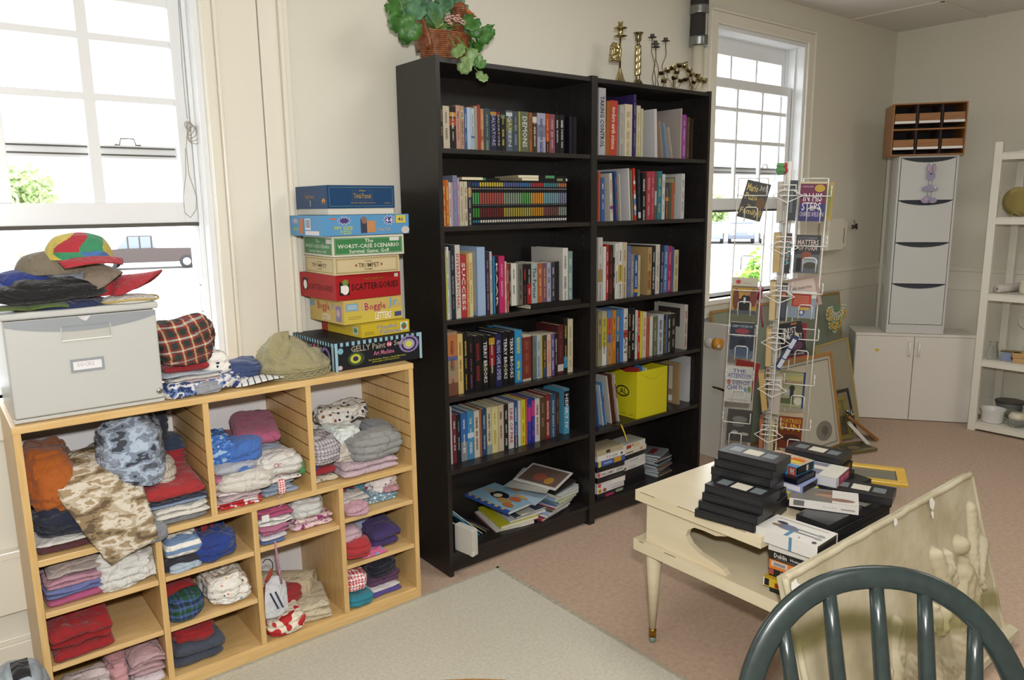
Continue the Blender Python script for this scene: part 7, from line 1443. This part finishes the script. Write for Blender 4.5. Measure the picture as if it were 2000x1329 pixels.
# ================================================================== PIPE
t = thing('heating_pipe', 'vertical white pipe with black foam and silver tape, behind the right bookcase', 'pipe', (1.832, .27, 0)); b = MB(); b.tube([(0, 0, .001), (0, 0, 2.31)], .033, M('#d6cfba', 'lacquer'), 20); b.build('white_pipe', t)
def sl(r, z0, z1, m, nm, k=3): b = MB(); b.lathe([(.033, z0)]+[(r+.0015*nz((z0+(z1-z0)*i/6, k, 0), 40, k), z0+(z1-z0)*i/6) for i in range(7)]+[(.033, z1)], m, 24); b.build(nm, t)
foam = M('#2e2c2b', 'matte'); sil = M('#8f9394', 'metal')
sl(.047, 2.345, 2.46, foam, 'foam_sleeve'); sl(.050, 2.30, 2.348, sil, 'silver_tape'); sl(.050, 2.458, 2.502, sil, 'silver_tape'); sl(.047, 2.50, 2.60, foam, 'foam_sleeve'); sl(.050, 2.598, 2.64, sil, 'silver_tape')
b = MB(); b.box(-.006, .004, -.052, -.046, 2.35, 2.455, M('#c9c4b4', 'card')); b.build('foam_seam', t)
# ================================================================== ON THE BOOKCASES
wk = P('wicker', noisecol(60, [(.3, '#62331c'), (.7, '#8f5834')], 3), .3); top = 2.0215
t = thing('duck_basket', 'glazed brown wicker duck planter at the left end of the left bookcase', 'planter', (.12, .125, top)); dx0 = V(t.location)
b = MB()
def plan(z):  # horizontal outline of the body at height z (0..0.10)
    q = z/.10; lx = .085+.020*q; ly = .055+.014*q; return [V((lx*math.cos(a)+(.010*q if math.cos(a) > 0 else -.008*q), ly*math.sin(a), z)) for a in (2*math.pi*k/48 for k in range(48))]
zs_ = [.004+.0068*i for i in range(15)]
for i, z_ in enumerate(zs_): b.tube([p+V((.0012*math.cos(24*2*math.pi*k/48+i*math.pi), .0012*math.sin(24*2*math.pi*k/48+i*math.pi), 0)) for k, p in enumerate(plan(z_))], .0042, wk, 5, closed=True)
b.grid([[p*.98 for p in plan(z_)] for z_ in (0, .05, .1)], wk, closed=True); b.add(plan(0), [tuple(range(48))], wk)
for k in range(24): a = 2*math.pi*k/24; b.tube([V(((.085+.02*q)*math.cos(a)*1.03, (.055+.014*q)*math.sin(a)*1.03, .1*q)) for q in (0, .5, 1)], .0022, wk, 5)
b.build('basket_body', t)
b = MB(); b.grid([[V((-.085-.022*q+.006*abs(s_), .050*s_*(1-.45*q*q), .035+.125*q-.018*s_*s_*q)) for s_ in (-1, -.6, -.2, .2, .6, 1)] for q in (0, .25, .5, .75, 1)], wk); o = b.build('tail', t); s_ = o.modifiers.new('t', 'SOLIDIFY'); s_.thickness = .010
b = MB(); pts = [V((.062, 0, .06)), V((.070, 0, .10)), V((.066, 0, .135)), V((.066, 0, .165)), V((.072, 0, .190)), V((.080, 0, .205)), V((.086, 0, .220)), V((.088, 0, .230))]; b.tube(pts, [.045, .034, .022, .019, .022, .027, .022, .008], wk, 18)
for i in range(16): q = i/15; p = V((.064+.012*q*q, 0, .09+.115*q)); b.tube([p+V(((.034-.014*min(1, q*2)+.006*max(0, q-.6)*4*.6)*math.cos(a), (.034-.014*min(1, q*2)+.006*max(0, q-.6)*4*.6)*math.sin(a), 0)) for a in (2*math.pi*k/20 for k in range(20))], .0022, wk, 5, closed=True)
b.build('neck_and_head', t)
b = MB(); b.tube([V((.098, 0, .206)), V((.118, 0, .198)), V((.140, 0, .190)), V((.152, 0, .186))], [.013, .010, .007, .003], M('#a8642c', 'lacquer'), 10); b.build('beak', t)
t = thing('artificial_plant', 'trailing plant with round scalloped green leaves, spilling from the duck planter', 'plant', (.10, .13, top+.105)); PL0 = V(t.location)
gr = [P('leaf_%d' % i, noisecol(30, [(.3, a), (.7, c)], 2), .45) for i, (a, c) in enumerate((('#2f5c22', '#44782e'), ('#416f4c', '#5f8a68'), ('#64824a', '#86a268'), ('#234c2b', '#36603b')))]
LV = [(770, 12, 20, 0), (785, 30, 24, 0), (800, 55, 25, 0), (776, 42, 21, 0), (768, 28, 14, 2), (792, 70, 17, 0), (812, 20, 22, 1), (835, 12, 24, 3), (845, 30, 24, 1), (858, 22, 22, 1), (820, 38, 18, 3), (868, 5, 22, 1), (888, 8, 20, 3), (890, 30, 16, 1), (800, 5, 20, 0), (902, 62, 14, 3), (920, 45, 20, 0), (912, 60, 18, 0), (930, 60, 14, 0), (945, 70, 17, 0), (955, 62, 14, 0), (905, 75, 17, 0), (895, 100, 16, 2), (925, 112, 17, 2), (908, 128, 17, 2), (938, 122, 13, 0), (941, 150, 14, 2), (918, 92, 16, 0), (900, 14, 16, 1), (878, 45, 12, 1), (935, 88, 15, 0)]
rr = random.Random(7); ctr = V((.10, .14, top+.12)); stems = []
for k, (u, v, r, ci) in enumerate(LV):
    y_ = (.14 if u < 890 else .10) + rr.uniform(-.05, .04)
    if 826 < u < 905 and v < 60: y_ = .215+rr.uniform(-.02, .03)
    if v > 95: y_ = -.012-rr.uniform(0, .02)
    c = atY(u, v, y_); rad = r/FPX*(c-CAM).length*.9; vn = (CAM-c).normalized(); nn = (vn+V((rr.uniform(-.6, .6), rr.uniform(-.5, .5), rr.uniform(-.3, .6)))).normalized(); e1 = nn.orthogonal().normalized(); e2 = nn.cross(e1); N = 28; vs = [c-nn*rad*.12]
    for ring, rf in ((1, .5), (2, 1.0)):
        for j in range(N):
            a = 2*math.pi*j/N; sc = rf*(1+(.07*math.cos(9*a)) if ring == 2 else rf); sc = rf*(1+(.08*math.cos(9*a) if ring == 2 else 0)); notch = 1-.45*max(0, 1-abs((a+.001)-math.pi)/.35)*(1 if ring == 2 else .5); vs.append(c+(e1*math.cos(a)+e2*math.sin(a))*rad*sc*notch+nn*rad*(.10*rf*rf+.05*math.cos(5*a)*rf))
    fs = [(0, 1+j, 1+(j+1) % N) for j in range(N)]+[(1+j, 1+N+j, 1+N+(j+1) % N, 1+(j+1) % N) for j in range(N)]
    b = MB(); b.add([p-PL0 for p in vs], fs, gr[ci], True); o = b.build('leaf', t); s_ = o.modifiers.new('t', 'SOLIDIFY'); s_.thickness = .0012
    stems.append([ctr, ctr.lerp(c, .5)+V((0, 0, .03)), c-nn*rad*.1])
b = MB()
for st in stems: b.tube([p-PL0 for p in st], .0016, M('#6a8a3c'), 5)
b.build('stems', t)
b = MB(); pkm = M('#c9a298')
for u, v in ((872, 38), (879, 44), (884, 34), (890, 38), (899, 40), (905, 44), (894, 33), (876, 30)):
    c = atY(u, v, .05)-PL0
    for j in range(5): a = j*1.256; b.lathe([(.001, -.003), (.0065, 0), (.001, .003)], pkm, 8, Matrix.Translation(c+V((.0065*math.cos(a), rr.uniform(-.004, .004), .0065*math.sin(a)))))
b.build('pink_flowers', t)
b = MB()
for u, v in ((915, 20), (925, 26), (930, 32), (922, 38), (910, 26)):
    c = atY(u, v, .16)-PL0; b.lathe([(.001, -.003), (.005, 0), (.001, .003)], pkm, 8, Matrix.Translation(c)); b.tube([c, atY(900, 34, .14)-PL0], .0007, M('#8a6a5a'), 4)
b.build('flower_sprig', t)
b = MB(); c = atY(946, 62, .08)-PL0; a_ = atY(967, 47, .08)-PL0; b.add([c+V((-.01, 0, -.014)), c+V((.004, .004, .016)), a_, c+V((.014, -.004, -.012))], [(0, 1, 2), (0, 2, 3)], gr[0], True); o = b.build('pointed_leaf', t); s_ = o.modifiers.new('t', 'SOLIDIFY'); s_.thickness = .0012
# candlesticks
brs = M('#b3a67c', 'brass'); brd = M('#8a8268', 'brass')
t = thing('brass_candlestick', 'double-tiered brass candlestick with a cast figure, leftmost on right bookcase', 'candlestick', (1.10, .14, top)); b = MB()
b.lathe([(.048, 0), (.050, .006), (.030, .014), (.020, .03), (.012, .055), (.007, .075), (.005, .085)], brs, 28); b.build('foot', t); b = MB(); b.tube([(0, 0, .08), (0, 0, .215)], .0045, brs, 12); b.build('stem', t)
b = MB(); b.lathe([(.004, .210), (.030, .216), (.031, .219), (.006, .216)], brs, 28); b.lathe([(.012, .216), (.013, .235), (.012, .248)], brs, 20); b.lathe([(.012, .246), (.030, .250), (.031, .253), (.012, .252)], brs, 28); b.lathe([(.010, .25), (.010, .272), (.0125, .275), (.012, .279), (.001, .279)], brs, 20); b.build('candle_cup', t)
heap(1.085, .155, top+.105, .026, .014, .088, brs, 'x', 'cast_figure', amp=.5, fr=30); o = bpy.data.objects['cast_figure']; o.location -= V(t.location); o.parent = t
for k_ in ('label', 'category', 'group'):
    if k_ in o: del o[k_]
t = thing('brass_candlestick', 'twisted brass candlestick, second from left on the right bookcase', 'candlestick', (1.215, .135, top)); b = MB(); b.lathe([(.042, 0), (.044, .008), (.030, .012), (.018, .030), (.010, .042), (.013, .047), (.008, .052), (.012, .058)], brd, 28); b.build('foot', t)
b = MB(); rows = []
for i in range(61):
    z_ = .058+.125*i/60; rows.append([V(((.0145+.0016*math.cos(6*a-i*.42))*math.cos(a), (.0145+.0016*math.cos(6*a-i*.42))*math.sin(a), z_)) for a in (2*math.pi*k/36 for k in range(36))])
b.grid(rows, brs, closed=True); b.build('twisted_stem', t); b = MB(); b.lathe([(.0145, .183), (.0148, .188), (.008, .193), (.008, .205), (.015, .212), (.014, .228), (.018, .240), (.024, .244), (.024, .246), (.001, .243)], brd, 28); b.build('candle_cup', t)
t = thing('wire_candelabra', 'thin black wavy four-armed candle holder on the right bookcase', 'candle holder', (1.36, .14, top)); bkm = M('#3c3a34', 'plastic'); wirem = M('#4f4630', 'brass')
for k, (u, v, dz_) in enumerate(((1274, 75, 0), (1280, 88, .02), (1281, 94, -.01), (1300, 82, .0))):
    p = atY(u, v, .14+dz_)-V(t.location); bt_ = V(((-.02, -.004, .010, .035)[k], dz_*.6, .001)); b = MB(); w = (-.012, .008, -.008, .014)[k]
    b.tube([bt_, bt_.lerp(p, .25)+V((w, 0, 0)), bt_.lerp(p, .5)-V((w, 0, 0)), bt_.lerp(p, .75)+V((w*.8, 0, 0)), p], .0018, wirem, 7); b.build('arm', t)
    b = MB(); b.lathe([(.001, .0), (.020, .003), (.021, .005), (.001, .004)], bkm, 24, c=p); b.lathe([(.010, .004), (.0105, .018), (.009, .019), (.001, .012)], bkm, 18, c=p); b.build('candle_cup', t)
b = MB(); b.tube([V((.03*math.cos(a)+.005, .022*math.sin(a), .0025)) for a in (2*math.pi*k/24 for k in range(24))], .0018, wirem, 6, closed=True); b.build('wire_base', t)
CUP = [[(1297, 158), (1292, 143), (1303, 138), (1315, 133), (1318, 152), (1327, 128), (1330, 158), (1321, 141)], [(1346, 138), (1351, 146), (1362, 148), (1376, 158), (1340, 155), (1356, 160), (1337, 130), (1366, 156)]]
for j, cups in enumerate(CUP):
    bx = ((1.455, .12), (1.60, .12))[j]; t = thing('votive_holder', ('left tangle of brass votive cups on the right bookcase', 'right tangle of brass votive cups, at the end of the right bookcase')[j], 'candle holder', (*bx, top)); o_ = V(t.location); rr = random.Random(20+j)
    b = MB(); b.tube([V((.028*math.cos(a), .028*math.sin(a), .003)) for a in (2*math.pi*k/20 for k in range(20))], .0022, brs, 6, closed=True); b.tube([(0, 0, .003), (0, 0, .05)], .003, brs, 8); b.tube([(-.028, 0, .003), (.028, 0, .003)], .002, brs, 6); b.build('base', t)
    for u, v in cups:
        p = atY(u, v, .12+rr.uniform(-.05, .05))-o_; p.z = max(p.z, .012); ax_ = V((rr.uniform(-.4, .4), rr.uniform(-.5, .2), 1)).normalized(); e = ax_.orthogonal().normalized(); f_ = ax_.cross(e); T = Matrix((e, f_, ax_)).transposed().to_4x4(); T.translation = p
        b = MB(); b.lathe([(.001, -.009), (.015, -.008), (.0165, .008), (.0168, .009), (.0150, .008), (.0138, -.005), (.001, -.0055)], brs, 20, T); b.tube([p-ax_*.009, p-ax_*.03+V((-p.x*.25, -p.y*.3, -.003)), V((p.x*.3, p.y*.3, max(.02, p.z*.35))), V((0, 0, .03))], .0016, brs, 6); b.build('votive_cup', t)
    if j == 0:
        b = MB(); b.tube([atY(u, v, .16)-o_ for u, v in ((1290, 141), (1303, 135), (1318, 131), (1334, 124), (1343, 121))], .0045, brs, 4); b.build('bar', t)
# ================================================================== ON THE WHITE UTILITY SHELF
def usz(i): return USZ[i]+.0006
t = thing('brass_plate', 'gold embossed plate standing on the second shelf of the white unit', 'plate', (3.80, -.66, usz(1))); b = MB(); Tp = Matrix.Translation((0, 0, .093)) @ Matrix.Rotation(R_(78), 4, 'Y') @ Matrix.Rotation(R_(180), 4, 'Z'); gp = M('#94844e', 'lacquer')
b.lathe([(.001, 0), (.055, .0), (.062, -.004), (.082, -.010), (.090, -.008), (.090, -.014), (.060, -.010), (.001, -.006)], gp, 40, Tp); b.tube([Tp @ V((.088*math.cos(a), .088*math.sin(a), -.010+.001*math.cos(20*a))) for a in (2*math.pi*k/60 for k in range(60))], .003, gp, 6, closed=True); b.build('plate', t)
b = MB(); rr = random.Random(6)
for k in range(14): a = rr.uniform(0, 6.28); r = rr.uniform(0, .04); p = Tp @ V((r*math.cos(a), r*math.sin(a), .004)); b.lathe([(.001, -.004), (.009, 0), (.001, .005)], M('#b8aa84', 'brass'), 8, Matrix.Translation(p))
b.build('embossed_flowers', t)
b = MB(); b.tube([(-.03, .03, .004), (-.02, .02, .03), (-.03, -.03, .004)], .004, gp, 6); b.tube([(-.02, 0, .02), (.03, 0, .004)], .004, gp, 6); b.build('stand', t)
def jar(name, label, x, y, i, prof, m, seg=24, extra=None, cat='jar', group=None):
    t = thing(name, label, cat, (x, y, usz(i)), group=group); b = MB(); b.lathe(prof, m, seg); b.build('body', t)
    if extra: b = MB(); b.lathe(extra[0], extra[1], seg); b.build(extra[2], t)
    return t
gl = bpy.data.materials.new('tinted_glass'); gl.use_nodes = True; gb_ = gl.node_tree.nodes['Principled BSDF']; gb_.inputs['Base Color'].default_value = (.8, .84, .8, 1); gb_.inputs['Roughness'].default_value = .05; gb_.inputs['Transmission Weight'].default_value = .9; gb_.inputs['IOR'].default_value = 1.2
crm = M('#cfc8b0', 'lacquer')
jar('glass_cup', 'small glass ornament beside the gold plate', 3.80, -.775, 1, [(.028, 0), (.034, .02), (.036, .055), (.034, .055), (.031, .02), (.001, .006)], gl, cat='cup')
t = thing('rolled_paper', 'off-white roll of paper lying on the middle shelf, end towards us', 'paper roll', (3.76, -.60, usz(2)+.027)); b = MB(); b.lathe([(.009, 0), (.026, 0), (.026, .30), (.009, .30), (.009, 0)], M('#d6cfc6', 'card'), 28, Matrix.Rotation(R_(90), 4, 'Y')); b.build('roll', t)
t.rotation_euler = (0, 0, R_(-12))
jar('cream_pitcher', 'cream lidded pitcher on the middle shelf of the white unit', 3.84, -.735, 2, [(.034, 0), (.038, .02), (.036, .07), (.038, .075), (.001, .075)], crm, extra=([(.038, .075), (.040, .082), (.02, .09), (.001, .092)], crm, 'lid'), cat='pitcher')
jar('cream_canister', 'taller cream canister at the right end of the middle shelf', 3.95, -.80, 2, [(.045, 0), (.046, .10), (.042, .108), (.001, .11)], M('#d6d2c4', 'lacquer'), cat='canister')
jar('glass_bottle', 'small clear glass bottle behind the post, second lowest shelf', 3.79, -.605, 3, [(.030, 0), (.034, .02), (.028, .06), (.020, .075), (.022, .09), (.016, .098), (.026, .11), (.001, .11)], gl, cat='bottle')
t = thing('ring_stand', 'white ring on a thin white stand, second lowest shelf', 'stand', (3.90, -.74, usz(3))); b = MB(); b.tube([V((0, .043*math.cos(a), .245+.043*math.sin(a))) for a in (2*math.pi*k/36 for k in range(36))], .0045, M('#d8d6ce', 'lacquer'), 8, closed=True); b.build('ring', t); b = MB(); b.tube([(0, 0, .003), (0, 0, .205)], .005, M('#d8d6ce', 'lacquer'), 8); b.tube([(-.03, -.03, .004), (.03, .03, .004)], .004, M('#d8d6ce', 'lacquer'), 6); b.build('stand', t)
t = thing('checkered_tin', 'blue tin with a black and white checkered border', 'tin', (3.76, -.655, usz(3)), (0, 0, R_(-80))); b = MB(); b.box(0, .105, 0, .05, 0, .058, M('#8f9cb8', 'card')); its = []
for i in range(14): its += [('r', i/14, .9, (i+.5)/14, 1, '#1c1c1e'), ('r', (i+.5)/14, .9, (i+1)/14, 1, '#dcdcd8'), ('r', (i+.5)/14, 0, (i+1)/14, .1, '#1c1c1e'), ('r', i/14, 0, (i+.5)/14, .1, '#dcdcd8')]
for i in range(6): its += [('r', 0, .1+i*.133, .05, .17+i*.133, '#1c1c1e'), ('r', 0, .17+i*.133, .05, .235+i*.133, '#dcdcd8')]
b.art((0, 0, 0), (.105, 0, 0), (0, 0, .058), its+[('g', .5, .15, .95, .8, '#26282e')]); b.build('tin_body', t); b = MB(); b.box(-.001, .106, -.001, .051, .058, .064, M('#7a6a3c', 'brass')); b.build('lid', t)
wd = woodmat('pine_craft', '#b08a58', '#c4a06c', (1, 6, 14))
for k, (dy, dz, rz_) in enumerate(((0, 0, -74), (.004, .0315, -66))):
    t = thing('wooden_box', ('lower open pine box on the second lowest shelf', 'upper open pine box with a lid propped, second lowest shelf')[k], 'box', (3.735, -.735+dy, usz(3)+dz), (0, 0, R_(rz_))); b = MB(); b.box(0, .16, 0, .11, 0, .004, wd)
    for q in ((0, .16, 0, .006), (0, .16, .104, .11), (0, .006, .006, .104), (.154, .16, .006, .104)): b.box(*q, .004, .031, wd)
    b.build('box_body', t, bevel=.001)
jar('white_pot', 'wide white enamel pot on the lowest shelf of the white unit', 3.80, -.635, 4, [(.058, 0), (.062, .01), (.063, .065), (.072, .088), (.073, .092), (.066, .09), (.058, .06), (.055, .01), (.001, .008)], M('#d8d6d2', 'lacquer'), 36, cat='pot')
jar('glass_jar', 'clear jar with a cream collar on the lowest shelf', 3.80, -.775, 4, [(.040, 0), (.050, .02), (.048, .05), (.001, .05)], gl, extra=([(.048, .05), (.050, .07), (.040, .082), (.036, .09), (.001, .088)], crm, 'collar'))
jar('cream_jug', 'cream jug behind the clear jar on the lowest shelf', 3.92, -.80, 4, [(.035, 0), (.045, .03), (.036, .10), (.040, .115), (.001, .115)], crm, cat='jug')
jar('glass_bowl', 'clear glass bowl with a dark rim at the back of the lowest shelf', 3.95, -.68, 4, [(.04, 0), (.07, .06), (.085, .12), (.082, .12), (.066, .06), (.001, .008)], gl, 36, extra=([(.084, .115), (.087, .118), (.087, .123), (.084, .124)], M('#2c2c2c', 'plastic'), 'rim'), cat='bowl')
t = thing('small_white_box', 'small white box at the front right of the lowest shelf', 'box', (3.74, -.875, usz(4)), (0, 0, R_(-85))); b = MB(); b.box(0, .07, 0, .05, 0, .03, M('#d6d2c8', 'card')); b.build('box_body', t, bevel=.002)
jar('steel_mug', 'tilted steel mug at the back of the lowest shelf', 3.99, -.87, 4, [(.034, 0), (.036, .09), (.033, .09), (.03, .01), (.001, .006)], M('#8c8c8c', 'metal'), cat='mug')
jar('blue_jar', 'tall dark blue container with a white lid on the top shelf, cut by edge', 4.04, -.80, 0, [(.075, 0), (.078, .01), (.078, .15), (.001, .15)], M('#2a3458', 'plastic'), extra=([(.078, .15), (.080, .152), (.080, .178), (.06, .185), (.001, .186)], M('#cfcdc6', 'plastic'), 'lid'), cat='container')
# ================================================================== BAG ON THE FLOOR, BLIND CORD, SILL DETAILS
bgm = P('grey_backpack', noisecol(30, [(.3, '#8b949c'), (.7, '#a2abb2')], 3), .8); g0 = atZ(45, 1400, 0)
bc = atY(48, 1290, .14); heap(-1.462, -.22, .012, .066, .12, .315, bgm, 'x', 'bag_body', amp=.12, fr=6, top=.6); o = bpy.data.objects['bag_body']; t = thing('grey_bag', 'light grey backpack with a wide black zip strap, left of the cubby shelf', 'bag', (o.location.x, o.location.y, 0)); o.location = (0, 0, o.location.z); o.parent = t
for k_ in ('label', 'category', 'group'):
    if k_ in o: del o[k_]
b = MB(); c = V(t.location); rows = []
for i in range(13):
    a = -.2+1.9*i/12; rows.append([V((.004+w*.8, -.146*math.cos(a), .150+.200*math.sin(a))) for w in (-.024, .0, .024)])
b.grid(rows, M('#1a1a1c', 'cloth')); o = b.build('black_strap', t); s_ = o.modifiers.new('t', 'SOLIDIFY'); s_.thickness = .008
heap(-1.60, -.22, .012, .07, .11, .30, cl('2c2a2a'), 'dark charcoal bag at the photo edge beside the grey backpack', 'dark_bag', 'bag', amp=.12, fr=6)
cdm = M('#b9b4a4', 'cloth'); b = MB(); yv = .395
pt = [atY(u, v, yv) for u, v in ((348, 0), (352, 60), (356, 130), (362, 200), (366, 232))]; b.tube(pt, .0013, cdm, 5)
t = thing('blind_cord', 'thin knotted pull cord hanging at the right of the left window', 'cord', pt[-1]); o_ = V(t.location); b.v = [tuple(V(v_)-o_) for v_ in b.v]; b.build('upper_cord', t)
b = MB(); 
for k in range(5):
    c = atY(368+k*2, 248+k*4, yv)-o_; ru, rv = .010+.002*k, .018+.003*k
    b.tube([c+V((ru*math.cos(a)+.004*math.sin(2*a+k), -.003*k, rv*math.sin(a))) for a in (2*math.pi*j/22 for j in range(22))], .0013, cdm, 5, closed=True)
b.build('knot', t); b = MB(); b.tube([atY(u, v, yv-.01)-o_ for u, v in ((366, 240), (364, 290), (369, 340), (384, 385), (383, 410), (372, 425), (361, 415), (358, 385), (363, 340), (362, 290))], .0013, cdm, 5); b.build('lower_loop', t)
